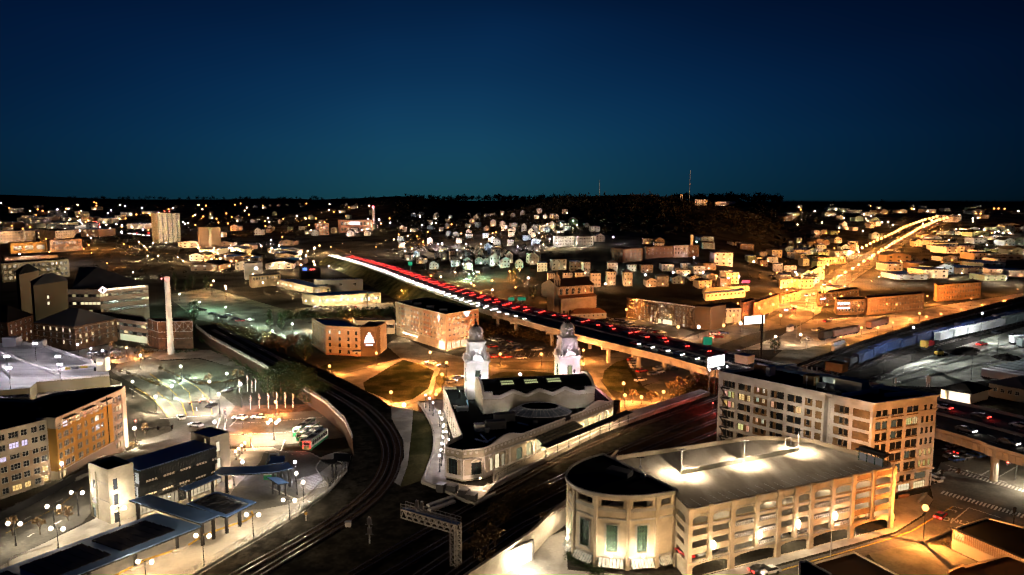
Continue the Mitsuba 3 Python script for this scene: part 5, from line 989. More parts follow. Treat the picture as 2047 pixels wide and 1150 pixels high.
# buses
def bus(rear, d, label, tail=0):
    k = thing('bus', label, 'bus', 'buses parked in a row'); B = np.array([[d[0], -d[1], 0, rear[0]], [d[1], d[0], 0, rear[1]], [0, 0, 1, rear[2]], [0, 0, 0, 1]])
    put(k + '__body', MB().box(0, 12, -1.28, 1.28, .95, 2.95, B).box(.1, 11.9, -1.2, 1.2, 2.95, 3.1, B), 'm_bus_white'); put(k + '__skirt', MB().box(-.02, 12.02, -1.3, 1.3, .32, .95, B).box(-.03, 0, -1.3, 1.3, .95, 1.5, B).box(-.02, 12.02, -1.29, 1.29, 2.72, 2.95, B), 'm_bus_green')
    for s, nm in ((-1, 'side_window'), (1, 'side_window')):
        for i in range(7): put(part(k, nm), MB().box(.9 + i * 1.5, 2.2 + i * 1.5, s * 1.29 - .015, s * 1.29 + .015, 1.55, 2.6, B), 'm_pane')
    put(k + '__windscreen', MB().box(11.99, 12.05, -1.1, 1.1, 1.3, 2.6, B), 'm_pane'); put(k + '__rear_window', MB().box(-.05, 0, -.9, .9, 1.7, 2.5, B), 'm_pane')
    for x in (2.6, 9.2):
        for y in (-1.2, 1.2): put(part(k, 'wheel'), MB().tube((B @ [x, y - .14, .48, 1])[:3], (B @ [x, y + .14, .48, 1])[:3], .48, n=10), 'm_tyre')
    put(k + '__roof_unit', MB().box(2, 5, -.8, .8, 3.1, 3.35, B).box(7.2, 9.6, -.7, .7, 3.1, 3.3, B), 'm_roof_grey')
    if tail:
        for y in (-1.05, 1.05):
            for z in (1.0, 1.4, 2.75): put(part(k, 'tail_lamp'), MB().box(-.12, -.03, y - .16, y + .16, z - .13, z + .13, B), 'm_red', emitter=glow((1, .04, .03), 6))
        for y in (-.5, 0, .5): put(part(k, 'marker_lamp'), MB().box(-.12, -.03, y - .1, y + .1, 2.78, 2.92, B), 'm_red', emitter=glow((1, .05, .03), 5))
        point(k + '__light', (B @ [-1.6, 0, 1.3, 1])[:3], (1, .06, .04), 9, .12)
bd = G(675, 882)[:2] - G(613.5, 903)[:2]; bd /= np.linalg.norm(bd)
for i, nm in enumerate(('farthest of the row', 'second from the far end', 'third from the far end', 'nearest, with red tail lamps on')): t = i / 3; bus(G(593 + 20.5 * t, 876 + 27 * t) + [0, 0, .12], bd, f'green and white bus in the row, {nm}', i == 3)
bus(P(538, 962, 5.1) + [0, 0, .1], np.array([-.2, .98]), 'white city bus half hidden under the long narrow canopy')
# ---------------------------------------------------------------- apartment block on the left
ap = thing('apartment_block', 'six-floor ochre and cream apartment block with black roof at the left edge', 'apartment building'); ZA = 19.5
w0, w1, w2, w3, w4 = np.array([-138., 150.]), P(92, 838, ZA)[:2], P(110, 836, ZA)[:2], P(221.7, 787, ZA)[:2], P(243, 777, ZA)[:2]; w1b = w1 + np.array([-2.2, .8]); w2b = w2 + np.array([-2.4, .4])
apoly = [tuple(p) for p in (w0, w1, w1b, w2b, w2, w3, w4, P(250, 771, ZA)[:2], P(189, 776, ZA)[:2], P(108, 785, ZA)[:2], P(65, 799, ZA)[:2], (-162, 204), (-168, 150))]
az = lambda x, y: (x / 4.6, 760 + y / 4.6)
L1 = ln(w0, w1); e1 = (w1 - w0) / L1; colsL = [UV(w0, w1, *az(x, 700))[0] for x in (-60, 28, 140, 238, 333, 408)]; rowsL = [18.3 - i * 2.7 for i in range(6)]
fl = []
for r, z in enumerate(rowsL):
    for c, u in enumerate(colsL):
        lit = None
        if r == 5 or (r == 4 and c == 5): lit = (1, .62, .2) if rnd.random() < .8 else None
        if (r, c) in ((1, 2), (1, 3), (2, 1)): lit = (.85, .7, 1)
        fl.append((u - (1.2 if c in (2,) else .75), z - 1.55, 2.3 if c == 2 else 1.5, 1.55, 3 if c == 2 else 2, 2, lit, 'm_frame_white'))
L2 = ln(w2, w3); colsR = [UV(w2, w3, *az(x, 480))[0] for x in (548, 607, 656, 730, 793, 857, 903, 947)]; fr_ = []
for r in range(5):
    for c, u in enumerate(colsR):
        lit = {(0, 1): (.85, .75, 1), (0, 4): (1, .25, .12), (0, 5): (1, .4, .2), (0, 6): (1, .5, .25), (1, 6): (1, .8, .45), (2, 6): (.5, .48, .42), (0, 3): (.7, .5, .25)}.get((r, c)); w = 2.0 if c in (1, 3, 6) else 1.2
        fr_.append((u - w / 2, 16.1 - r * 2.6, w, 1.6, 3 if w > 1.5 else 2, 2, lit, 'm_frame_white'))
for x0, x1 in ((650, 790), (833, 968)):
    a, b = UV(w2, w3, *az(x0, 740))[0], UV(w2, w3, *az(x1, 740))[0]; n = 6
    for i in range(n): fr_.append((a + (b - a) * i / n, .8, (b - a) / n, 2.3, 1, 2, tuple(q * (.75 + .25 * rnd.random()) for q in (1, .72, .36)), 'm_frame_dark'))
fr_.append((1.6, 3.2, 1.2, 1.7, 1, 1, (1, .7, .32), 'm_frame_dark'))
L3 = ln(w3, w4); f4 = []
for r in range(6):
    for u, w in ((L3 * .12, 1.0), (L3 * .38, 1.1), (L3 * .62, 1.7)): f4.append((u, 16.2 - r * 2.75, w, 1.7, 2, 2, {1: (1, .72, .36), 5: (1, .7, .3)}.get(r) if u > 1 else None, 'm_frame_white'))
building(ap, apoly, -1, ZA, 'm_cream', 'm_roof_black', {0: fl, 3: [], 4: fr_, 5: f4}, drop=.8, walls='wall')
def cladding(A, B, z0, z1, mat, name, ws, u0=0, u1=None, y=-.05):
    FF = frame_at(A, np.subtract(B, A)); LL = ln(A, B) if u1 is None else u1; m = MB(); hs = sorted([h for h in ws if h[1] < z1 and h[1] + h[3] > z0]); us = sorted({u0, LL, *[min(max(h[0] - .03, u0), LL) for h in hs], *[min(max(h[0] + h[2] + .03, u0), LL) for h in hs]})
    for a, b in zip(us[:-1], us[1:]):
        if b - a < .01: continue
        mid = (a + b) / 2; z = z0
        for h in sorted([h for h in hs if h[0] - .03 <= mid <= h[0] + h[2] + .03], key=lambda h: h[1]) + [(0, z1 + .03, 0, 0)]:
            zb = min(z1, h[1] - .03)
            if zb > z + .01: m.box(a, b, y, 0, z, zb, FF)
            z = max(z, h[1] + h[3] + .03)
    put(part(ap, name), m, mat)
cladding(w2, w3, 5.2, 16.6, 'm_ochre', 'ochre_cladding', fr_); cladding(w2b, w2, 5.2, 16.6, 'm_ochre', 'ochre_cladding', []); cladding(w2, w3, -1, 5.0, 'm_taupe', 'stone_base', fr_)
cladding(w3, w4, -1, 16.9, 'm_taupe', 'taupe_cladding', f4); cladding(w0, w1, 3, 12.6, 'm_stucco', 'tan_cladding', fl)
for z, A, B in ((12.6, w0, w1), (16.7, w2, w3), (5.05, w2, w3), (19.2, w2, w3), (19.2, w0, w1), (19.2, w3, w4)): put(part(ap, 'string_course'), MB().box(.02, ln(A, B), -.18, 0, z, z + .25, frame_at(A, B - A)), 'm_cream')
for t in (.12, .45, .78): put(part(ap, 'eyebrow'), MB().box(L2 * t, L2 * (t + .2), -.8, 0, 18.3, 18.5, frame_at(w2, w3 - w2)), 'm_dark')
put(part(ap, 'downpipe'), MB().box(UV(w2, w3, *az(985, 300))[0], UV(w2, w3, *az(985, 300))[0] + .2, -.2, 0, 5, 19, frame_at(w2, w3 - w2)), 'm_dark')
for x, y, w in ((40, 815, 2), (70, 822, 3), (130, 800, 1.6), (150, 795, 2.2), (180, 786, 1.6), (205, 782, 1.2)): p = P(x, y, ZA - .8); put(part(ap, 'roof_unit'), MB().box(p[0] - w / 2, p[0] + w / 2, p[1] - .7, p[1] + .7, ZA - .8, ZA + .1), 'm_dark')
k = thing('construction_fence', 'dark site fence along the foot of the apartment block', 'fence'); pts = [G(x, y) for x, y in [(0, 1042), (60, 1012), (110, 985), (165, 955), (205, 935)]]; m = MB()
for a, b in zip(pts[:-1], pts[1:]): m.bar(a + [0, 0, 1], b + [0, 0, 1], .12, 2.0)
put(k + '__screen', m, 'm_dark')
for i, (x, y) in enumerate(((22, 1022), (48, 1010), (152, 962), (162, 957))):
    b = G(x, y); k = thing('concrete_barrier', f'pale concrete barrier block on the street by the site fence, {["leftmost", "second from the left", "third from the left", "fourth from the left"][i]}', 'barrier'); put(k + '__block', MB().prism([(-1.8, -.3), (1.8, -.3), (1.8, .3), (-1.8, .3)], 0, .3).box(-1.8, 1.8, -.15, .15, .3, 1.0), 'm_concrete'); scene[k + '__block']['to_world'] = T(frame_at(b, axis, b[2]))
# ---------------------------------------------------------------- snowy roof deck behind the apartments
sd = thing('snowy_parking_deck', 'broad parking deck white with frost behind the apartment block', 'parking garage'); ZD = 12.0
dpts = [P(219, 752, ZD)[:2], P(216, 738, ZD)[:2], P(186, 727.5, ZD)[:2], P(94, 695.5, ZD)[:2], P(39, 687, ZD)[:2], P(-60, 684, ZD)[:2], P(-120, 790, ZD)[:2], P(60, 776, ZD)[:2], P(73.5, 764, ZD)[:2]]
put(sd + '__deck', MB().prism(dpts, ZD - 1, ZD - .05, sides=False), 'm_deck'); m = MB(); dd = ccw(dpts)
for a, b in edges(dd): wall(m, a, b, -1, ZD)
put(sd + '__wall', m, 'm_olive')
for (x0, y0), (x1, y1), h, t in (((94, 695.5), (186, 727.5), 1.1, .7), ((39, 687), (94, 695.5), 1.1, .7), ((0, 705), (116, 750), .7, .5), ((0, 735), (22, 757), .9, .5), ((116, 741), (198, 730), 1.0, .4), ((73.5, 763), (219, 751), .4, .4)):
    a, b = P(x0, y0, ZD), P(x1, y1, ZD); k = part(sd, 'parapet'); m = MB(); n = max(1, int(np.linalg.norm(b - a) / 2.6))
    for i in range(n): q0, q1 = a + (b - a) * i / n, a + (b - a) * (i + .93) / n; m.bar(q0 + [0, 0, h / 2], q1 + [0, 0, h / 2], t, h + (.15 if i % 2 else 0))
    put(k, m, 'm_white')
for x, y, w, d, h, mt, nm in ((207, 741, 3.4, 3.4, 5.0, 'm_stone', 'stair_tower'), (80, 695, 4.5, 3, 3.2, 'm_grey', 'stair_tower'), (25, 692, 6, 4, 4.0, 'm_grey', 'stair_tower')):
    p = P(x, y, ZD); put(part(sd, nm), MB().box(p[0] - w / 2, p[0] + w / 2, p[1] - d / 2, p[1] + d / 2, ZD - .1, ZD + h), mt)
put(part(sd, 'lit_sign'), MB().box(*(P(204, 741, ZD)[0] + np.array([-.6, 1.4])), P(204, 741, ZD)[1] - 2.0, P(204, 741, ZD)[1] - 1.9, ZD + 2.6, ZD + 3.5), 'm_lens', emitter=glow((1, .9, .6), 2.5))
low = [P(x, y, 8)[:2] for x, y in ((73, 790), (241, 768), (243, 764), (219, 756), (73.5, 770), (60, 788))]; put(sd + '__lower_roof', MB().prism(low, -1, 8), 'm_deck')
put(part(sd, 'dark_annex'), MB().prism([P(x, y, 10)[:2] for x, y in ((-60, 800), (58, 793), (60, 781), (-60, 783))], -1, 10), 'm_dark')
for i, (x, y) in enumerate(((133, 739), (150, 737.5), (168, 736))): p = P(x, y, ZD); put(part(sd, 'barrier'), MB().box(p[0] - 1.2, p[0] + 1.2, p[1] - .25, p[1] + .25, ZD, ZD + .8), ['m_paint_yellow', 'm_dark', 'm_paint_yellow'][i])
k = thing('plow_vehicle', 'dark plough machine standing on the frosty deck by the stair tower', 'vehicle'); p = P(197, 741, ZD); put(k + '__body', MB().box(p[0] - .8, p[0] + .8, p[1] - 1.5, p[1] + 1.2, ZD + .4, ZD + 1.4), 'm_dark'); put(k + '__cab', MB().box(p[0] - .6, p[0] + .6, p[1] - .3, p[1] + .9, ZD + 1.4, ZD + 2.5), 'm_pane')
for x in (-.7, .7):
    for y in (-1.0, .8): put(part(k, 'wheel'), MB().tube((p[0] + x - .2, p[1] + y, ZD + .45), (p[0] + x + .2, p[1] + y, ZD + .45), .45, n=8), 'm_tyre')
k = thing('roof_plant', 'grey ventilation unit on the lower white roof behind the apartments', 'ventilation unit'); p = P(100, 772, 8); put(k + '__cabinet', MB().box(p[0] - 1, p[0] + 1, p[1] - .6, p[1] + .6, 8, 9.8), 'm_roof_grey'); put(k + '__duct', MB().box(p[0] - 3.6, p[0] - 1, p[1] - .3, p[1] + .3, 8.1, 8.7), 'm_metal')
# flagpoles, signals, trees, cars on the left
for i, (xb, yb, xt, yt) in enumerate(((501, 820, 499, 790), (518.7, 817.5, 518.5, 787), (536.6, 817, 535.7, 786), (553.7, 817, 553.7, 785), (570.5, 816, 570.5, 785), (586, 816, 585, 786), (478.5, 785, 478.5, 758), (495, 783, 495, 750), (504, 785, 504, 760), (511, 783, 511, 757))):
    b = G(xb, yb); h = ZAT(xt, yt, b[1]) - b[2]; k = thing('flagpole', 'white flagpole with hanging flag in the ' + ('orange-lit front row' if i < 6 else 'white-lit rear group') + ' by the crossing', 'flagpole', 'flagpoles in the front row' if i < 6 else 'flagpoles in the rear group'); put(k + '__pole', MB().tube(b, b + [0, 0, h], .16, .1), 'm_paint_white'); put(k + '__flag', MB().add([b + [0, 0, h - .1], b + [.55, -.2, h - .9], b + [.4, .05, h - 2.1], b + [0, 0, h - 1.9], b + [.12, .1, h - 1.0]], [[0, 4, 1], [4, 2, 1], [4, 3, 2], [0, 3, 4]]), 'm_flag')
    if i < 6: point(k + '__uplight', b + [.8, -1.2, .5], SODIUM, 5, .12)
def signal(base, arm, heads, label, lit=None, h=None, back=False):
    k = thing('traffic_signal', label, 'traffic light'); b = np.asarray(base, float); m = MB(); h = h or 6.0; m.tube(b, b + [0, 0, h], .15, .1)
    ends = [b + np.array([0, 0, h])]
    if arm is not None: e = b + np.array([*arm, h + .1]); m.bar(b + [0, 0, h - .2], e, .14)
    put(k + '__pole', m, 'm_pole')
    for t in heads:
        p = b + np.array([0, 0, h]) + (np.array([*arm, 0]) * t if arm is not None else 0); hd = part(k, 'signal_head'); put(hd, MB().box(p[0] - .25, p[0] + .25, p[1] - .2, p[1] + .2, p[2] - .75, p[2] + .5), 'm_dark')
        if lit: scene[part(hd, 'red_lens')] = {**BULB, 'to_world': place(p[0], p[1] - .3, p[2] + .25, 0, .3), 'emitter': glow((1, .06, .04), 8)}
    return k
b = G(439, 829); signal(b, tuple(G(381, 834)[:2] - b[:2]), (.35, .65, 1.0), 'mast arm with three red traffic lights over the avenue', True, ZAT(439, 800, b[1]) - b[2])
b = G(452, 858); signal(b, None, (0,), 'single red traffic light on a pole at the crossing', True, ZAT(450, 820, b[1]) - b[2])
b = G(272, 893); signal(b, tuple(G(346, 888)[:2] - b[:2]), (.3, .62, 1.0), 'dark mast arm with three unlit signals near the apartment corner', False, ZAT(272, 858, b[1]) - b[2])
b = G(273, 862); signal(b, None, (0,), 'red traffic light half hidden beside the apartment corner', True, ZAT(273, 842, b[1]) - b[2])
for x, y, c, a, l in ((480, 838, 'white', .05, 'white car with lit headlamps waiting on the brick street'), (518, 837, 'white', .05, 'second white car following on the brick street'), (423, 814, 'black', 1.3, 'dark car stopped under the red signals'), (455, 783, 'grey', 1.2, 'grey car by the flagpoles'), (205, 707, 'black', .2, 'dark car parked in front of the brick hospital wing, left'), (232, 706, 'silver', .3, 'silver car parked in front of the brick hospital wing'), (185, 708, 'silver', .3, 'silver car parked at the hedge by the brick hospital wing')): car(G(x, y), a + math.pi, c, l, head=7 if 'lit' in l or 'second' in l else 0, s=1.1)
p1c = G(362, 838); car(p1c, 2.2, 'white', 'pale car turning left at the crossing with bright headlamps', head=9, s=1.1); p1c = G(392, 853); car(p1c, 2.8, 'silver', 'silver car turning behind it at the crossing', head=9, s=1.1)
for x, y, h, kd, l in ((421, 768, 7, 'bare', 'round bare tree on the oval lawn'), (474, 760, 8, 'bare', 'tall bare tree at the right end of the oval lawn'), (533, 748, 8, 'bare', 'bare tree by the path above the flagpoles'), (222, 706, 9, 'bare', 'bare tree before the brick hospital wing'), (281, 715, 9, 'bare', 'bare tree in the hospital forecourt'), (80, 1070, 6, 'bare', 'small bare street tree at the rounded corner'), (136, 1043, 6.5, 'bare', 'small bare street tree by the terminal'), (25, 1072, 6, 'bare', 'small bare street tree at the left edge'), (290, 868, 6, 'bare', 'bare bush at the apartment corner')): tree(G(x, y), h, kd, l, seed=rnd.randrange(4), wide=.9)
for i, (x, y, h) in enumerate(((548, 795, 11), (562, 800, 10), (575, 785, 12), (590, 795, 13), (604, 800, 12), (618, 806, 11), (630, 812, 10), (536, 785, 10), (556, 778, 11), (642, 806, 9), (600, 780, 11), (585, 772, 10), (570, 762, 9), (612, 790, 11))): tree(G(x, y), h, 'leaf', 'dark dense tree in the clump between flagpoles and railway', 'dark trees by the railway', wide=1.5)
for i, (x, y, h, kd) in enumerate(((538, 703, 12, 'bare'), (556, 706, 13, 'bare'), (572, 705, 12, 'bare'), (588, 703, 13, 'bare'), (548, 696, 12, 'bare'))): tree(G(x, y), h, kd, 'orange-lit bare tree in the row left of the small cream hotel', 'orange-lit bare trees', wide=1.1)
tree(G(610, 722), 12, 'leaf', 'large leafy tree at the left corner of the small cream hotel', wide=1.3)
rg = np.random.default_rng(5)
def hedge(px, s, n, label, mat='m_brush'):
    ls = smooth_line([G(*p) for p in px], 6); mass('hedge', label, [(ls[rg.integers(len(ls))] + np.array([*rg.normal(size=2) * s * .5, 0]), s * (.7 + .5 * rg.random())) for _ in range(n)], 1, 0, mat, rg)
hedge([(241, 745), (290, 760), (324, 774)], 1.1, 60, 'low hedge on the median of the avenue'); hedge([(196, 712), (230, 718), (248, 716)], 1.4, 40, 'orange-lit hedge left of the hospital drive'); hedge([(276, 708), (310, 706)], 1.4, 28, 'hedge right of the hospital drive'); hedge([(318, 695), (345, 705), (395, 703)], 1.3, 44, 'dark hedge round the foot of the chimney', 'm_leaf'); hedge([(318, 737), (360, 755), (400, 768), (440, 766), (480, 762)], 1.0, 60, 'ragged bushes along the lower rim of the oval lawn')
hedge([(255, 905), (262, 895), (272, 890)], 1.3, 24, 'bushes in the planted corner bed by the apartments')
# ---------------------------------------------------------------- buildings from the feet of their visible walls
def bbase(px, z=None): return [(P(x, y, z) if z is not None else G(x, y))[:2] for x, y in px]
def block(name, label, cat, px, ytop, wallm, roofm, faces=None, z0=None, drop=.6, hip=0.0, overhang=.4, group=None, depth=.2, ref=None):
    """px: left end, near corner, right end at the ground; faces: {0 or 1: function(length, top) -> window specs}"""
    a, b, c = bbase(px, z0); zb = float(zg(*b)) if z0 is None else z0; i = 1 if ref is None else ref; D = (a, b, c)[i][1]; zt = ZAT(px[i][0], ytop, D); poly = [tuple(a), tuple(b), tuple(c), tuple(a + c - b)]
    k = thing(name, label, cat, group); spec = {f: fn(ln(poly[f], poly[f + 1]), zt, zb) for f, fn in (faces or {}).items()}
    building(k, poly, zb - 3, zt, wallm, roofm, spec, 0 if hip else drop, depth)
    if hip:
        scene.pop(k + '__roof', None); o = list(Polygon(poly).buffer(overhang, join_style=2).exterior.coords)[:-1]; o = ccw(o); L = [ln(*e) for e in edges(o)]
        i = 0 if L[0] > L[1] else 1; p = [np.array(q) for q in o[i:] + o[:i]]; s = min(L) / 2; l = max(L); e = (p[1] - p[0]) / l; m1 = (p[0] + p[3]) / 2 + e * min(s, l * .4); m2 = (p[1] + p[2]) / 2 - e * min(s, l * .4); h = zt + hip
        m = MB(); v = [(*q, zt - .05) for q in p] + [(*m1, h), (*m2, h)]; m.add(v, [[0, 1, 5], [0, 5, 4], [1, 2, 5], [2, 3, 4], [2, 4, 5], [3, 0, 4], [0, 2, 1], [0, 3, 2]]); put(k + '__roof', m, roofm)
    return k, poly, zb, zt
def rowsf(n, cols, w, h, p=.15, k=.8, top=1.0, pitch=3.0, frame='m_frame_white', nx=2, ny=2, m=1.0, lit=None):
    def fn(L, zt, zb):
        out = []
        for r in range(n):
            for c, (u, ww) in enumerate(even(L, cols, w, m)):
                out.append((u, zt - top - h - r * pitch, ww, h, nx, ny, lit(r, c) if lit else litpick(p, k), frame))
        return out
    return fn
def trim(key, A, B, z, t=.3, y=.15, mat='m_white', name='string_course'): put(part(key, name), MB().box(0, ln(A, B), -y, 0, z, z + t, frame_at(A, np.subtract(B, A))), mat)
def glow_panel(key, A, d, u, z, w, h, c, k=1.5, y=-.2, name='lit_sign', shape=None):
    FF = frame_at(A, d); pts = shape or [(-.5, 0), (.5, 0), (.5, 1), (-.5, 1)]; v = [(FF @ [u + x * w, y, z + q * h, 1])[:3] for x, q in pts]; m = MB(); n = len(v); m.add([np.mean(v, axis=0)] + v, [[0, i + 1, (i + 1) % n + 1] for i in range(n)])
    k2 = part(key, name); put(k2, m, 'm_lens', emitter=glow(c, k)); return k2
# hospital
LW = (1, .74, .4)
hA, pA, _, zA_ = block('hospital_brick_wing', 'brown brick hospital wing with grey hipped roof and a row of lit top windows', 'hospital', [(71, 692), (152, 702), (236, 682)], 653, 'm_brick_red', 'm_roof_grey',
    {0: lambda L, zt, zb: [(L * t - .7, zt - 3.2 - r * 3.1, 1.4, 1.7, 2, 2, (1, .74, .42) if r == 0 and c > 0 else (LW if r == 2 and c == 4 else None), 'm_frame_white') for r in range(3) for c, t in enumerate((.08, .25, .41, .56, .72, .88))],
     1: lambda L, zt, zb: [(L * t - .7, zt - 3.2 - r * 3.1, 1.4, 1.7, 2, 2, (.9, .62, .28) if (r, c) in ((1, 0), (1, 1), (1, 2), (2, 1), (0, 5)) else None, 'm_frame_white') for r in range(3) for c, t in enumerate((.12, .26, .4, .56, .75, .9))]}, hip=6.5)
for z in (zA_ - 1.2, zA_ - 4.0, zA_ - 7.0):
    for f in (0, 1): trim(hA, pA[f], pA[f + 1], z, .2, .1, 'm_stucco')
block('hospital_brick_wing', 'brown brick hospital wing with gabled roof at the left edge of the picture', 'hospital', [(-40, 700), (20, 712), (71, 692)], 645, 'm_brick_red', 'm_roof_black', {0: rowsf(3, 3, 1.4, 1.7, .5, .8, 1.6, 3.1), 1: rowsf(4, 5, 1.4, 1.7, .45, .8, 1.2, 3.1)}, hip=6)
block('hospital_tower', 'dark brick hospital block with two bright windows one above the other', 'hospital', [(68, 655), (74, 668), (141, 652)], 571, 'm_brownbrick', 'm_roof_grey', {1: lambda L, zt, zb: [(L * .36, zt - z, 1.9, 2.0, 1, 1, (1, .85, .55), 'm_frame_dark') for z in (9.0, 12.6)]}, hip=4.5)
block('hospital_tower', 'dark gabled stair block behind the other hospital blocks, farthest left', 'hospital', [(38, 630), (45, 640), (84, 626)], 549, 'm_brownbrick', 'm_roof_black', hip=4.5)
hE, pE, _, zE = block('hospital_main_block', 'pale hospital main block with ribbon windows and the lit name sign', 'hospital', [(141, 668), (205, 668), (301, 655)], 579, 'm_taupe', 'm_roof_black',
    {0: lambda L, zt, zb: [(L * i / 8 + .1, zt - 4.4 - r * 4.4, L / 8 - .15, 1.7, 1, 1, (1, .86, .5) if r == 1 and rnd.random() < .75 else ((.3, .25, .12) if rnd.random() < .3 else None), 'm_frame_dark') for r in range(3) for i in range(8)],
     1: lambda L, zt, zb: [(L * i / 18 + .1, zt - 4.2 - r * 4.3, L / 18 - .12, 1.7, 1, 1, (1, .8, .4) if (r == 0 and i < 3) or (r == 1 and i == 17) else litpick(.3, .35), 'm_frame_dark') for r in range(3) for i in range(18)]})
A, B = np.array(pE[1]), np.array(pE[2])
u0, z = UV(A, B, 216, 588); u1, _ = UV(A, B, 292, 585); tm = meshkit.text_mesh('SAINT VINCENT HOSPITAL', 1.0, .06, True); sc_ = (u1 - u0) / tm.bounds[1][0]
lettering(part(hE, 'sign_letters'), 'SAINT VINCENT HOSPITAL', A, B - A, (u0 + u1) / 2, zE - .6 - sc_ * .3, sc_, 'm_lens', -.3, glow((1, .8, .5), 3.2), True)
uq, zq = UV(A, B, 205, 580); dk = glow_panel(hE, A, B - A, uq, zq - 2.3, 5.4, 4.6, (1, .72, .66), 2.2, -.35, 'sign_emblem', [(0, 0), (.5, .5), (0, 1), (-.5, .5)]); put(part(hE, 'sign_emblem_mark'), MB().box(uq - .55, uq + .1, -.5, -.4, zq - 1.0, zq + .8, frame_at(A, B - A)).box(uq - 1.3, uq + .9, -.5, -.4, zq - .2, zq + .3, frame_at(A, B - A)), 'm_dark')
put(part(hE, 'roof_slope'), MB().add([(*P(144, 577, zE)[:2], zE), (*P(246, 573, zE)[:2], zE), (*P(196, 560, zE + 2)[:2], zE + 10), (*P(160, 560, zE)[:2], zE + 8), (*P(300, 570, zE)[:2], zE)], [[0, 1, 2], [0, 2, 3], [1, 4, 2]]), 'm_roof_grey')
hF, pF, _, zF = block('hospital_link_block', 'low pale hospital block with ribbon windows above the bright entrance', 'hospital', [(204, 662), (214, 676), (302, 689)], 634, 'm_taupe', 'm_roof_black', {1: lambda L, zt, zb: [(L * i / 10 + .1, zt - 3.6 - r * 4.0, L / 10 - .12, 1.6, 1, 1, (.9, .66, .3) if (r, i) in ((0, 2), (0, 8), (1, 4)) else (.1, .1, .07) if i % 2 else None, 'm_frame_dark') for r in range(2) for i in range(10)]})
glow_panel(hF, pF[1], np.subtract(pF[2], pF[1]), ln(pF[1], pF[2]) * .62, .3, ln(pF[1], pF[2]) * .6, 3.4, (.85, 1, .6), .55, -.1, 'entrance_glazing'); q = G(270, 690); point(hF + '__entrance_light', q + [0, -3, 3], (.85, 1, .68), 36, .35)
hG, pG, _, zG = block('hospital_plant', 'faceted brick boiler house with white cross-braced panels behind the tall chimney', 'hospital', [(297, 691), (318, 699), (387, 697)], 643, 'm_brick_red', 'm_roof_black')
for f in (0, 1):
    A, B = pG[f], pG[f + 1]; LL = ln(A, B); FF = frame_at(A, np.subtract(B, A)); m = MB(); n = 4 if f else 2
    for i in range(n + 1): m.box(max(0, LL * i / n - .1), LL * i / n + .1, -.15, 0, zG - 5.5, zG, FF)
    for i in range(n):
        if f and i in (2, 3): m.bar((FF @ [LL * i / n, -.1, zG - 5.4, 1])[:3], (FF @ [LL * (i + 1) / n, -.1, zG, 1])[:3], .18); m.bar((FF @ [LL * i / n, -.1, zG, 1])[:3], (FF @ [LL * (i + 1) / n, -.1, zG - 5.4, 1])[:3], .18)
    m.box(0, LL, -.14, 0, zG - .3, zG, FF); m.box(0, LL, -.14, 0, zG - 5.6, zG - 5.3, FF); m.box(0, LL, -.1, 0, zG - 9, zG - 8.8, FF); put(part(hG, 'cross_brace'), m, 'm_grey')
k = thing('chimney', 'tall slender pale chimney with a ring of red lights at the top', 'chimney'); c = G(342, 708); h = ZAT(341, 553, c[1])
put(k + '__stack', MB().lathe([(1.65, -1), (1.5, 4), (1.2, h - .6), (1.35, h - .5), (1.35, h), (1.0, h)], (c[0], c[1], 0), 16), 'm_white', 40)
k2_ = thing('floodlight', 'unseen floodlight placed to light the tall chimney', 'floodlight'); put(k2_ + '__housing', MB().box(c[0] - 7.3, c[0] - 6.7, c[1] - 12.3, c[1] - 11.7, 0, .8), 'm_dark'); point(k2_ + '__light', c + [-7, -12, 2], (1, .85, .72), 22)  # unseen floodlight, placed to light the pale stack
for a in (-.9, 0, .9): scene[part(k, 'red_lamp')] = {**BULB, 'to_world': place(c[0] + 1.9 * math.sin(a) * 1.2, c[1] - 1.75, h - .9, 0, .42), 'emitter': glow((1, .12, .14), 5)}
for x, y, w in ((361, 694, 2.4), (369, 694, 2.0), (377, 693, 2.4)): p = G(x, y); kk = thing('storage_tank', 'upright pale tank at the foot of the boiler house, ' + ('left' if x < 365 else 'middle' if x < 372 else 'right') + ' of three', 'tank'); put(kk + '__shell', MB().lathe([(w / 2, 0), (w / 2, 5.5), (0.01, 6.2)], p, 12), 'm_metal', 40)
# the two hotels
def stack_sign(key, A, d, u, z, sizes, c, k, h): 
    for i, (w, dz) in enumerate(sizes): glow_panel(key, A, d, u, z + dz, w, h, c, k, -.25)
PKB = (1, .66, .36)
h1, p1, _, z1 = block('corner_hotel', 'six-floor tan hotel with brick bays, bright ground floor and white lit emblems', 'hotel', [(792, 669.5), (892, 702), (957, 687)], 628, 'm_stucco', 'm_roof_black',
    {0: lambda L, zt, zb: [(u, zt - 3.6 - r * 2.75, w, 1.25, 2, 2, ((1, .85, .6) if r < 2 and c in (2, 3, 5, 6) and rnd.random() < .6 else litpick(.08)), 'm_frame_white') for r in range(5) for c, (u, w) in enumerate(even(L, 14, 1.5, 2.5))],
     1: lambda L, zt, zb: [(u, zt - 3.6 - r * 2.75, w, 1.25, 2, 2, (1, .85, .5) if r == 0 and c < 3 else litpick(.1), 'm_frame_white') for r in range(5) for c, (u, w) in enumerate(even(L, 7, 1.6, 1.2))] + [(u, .5, w, 3.6, 2, 2, (1, .8, .48), 'm_frame_white') for u, w in even(L, 7, 2.9, .6)]}, drop=1)
A, B, C = np.array(p1[0]), np.array(p1[1]), np.array(p1[2]); LA, LB = ln(A, B), ln(B, C); FA, FB = frame_at(A, B - A), frame_at(B, C - B)
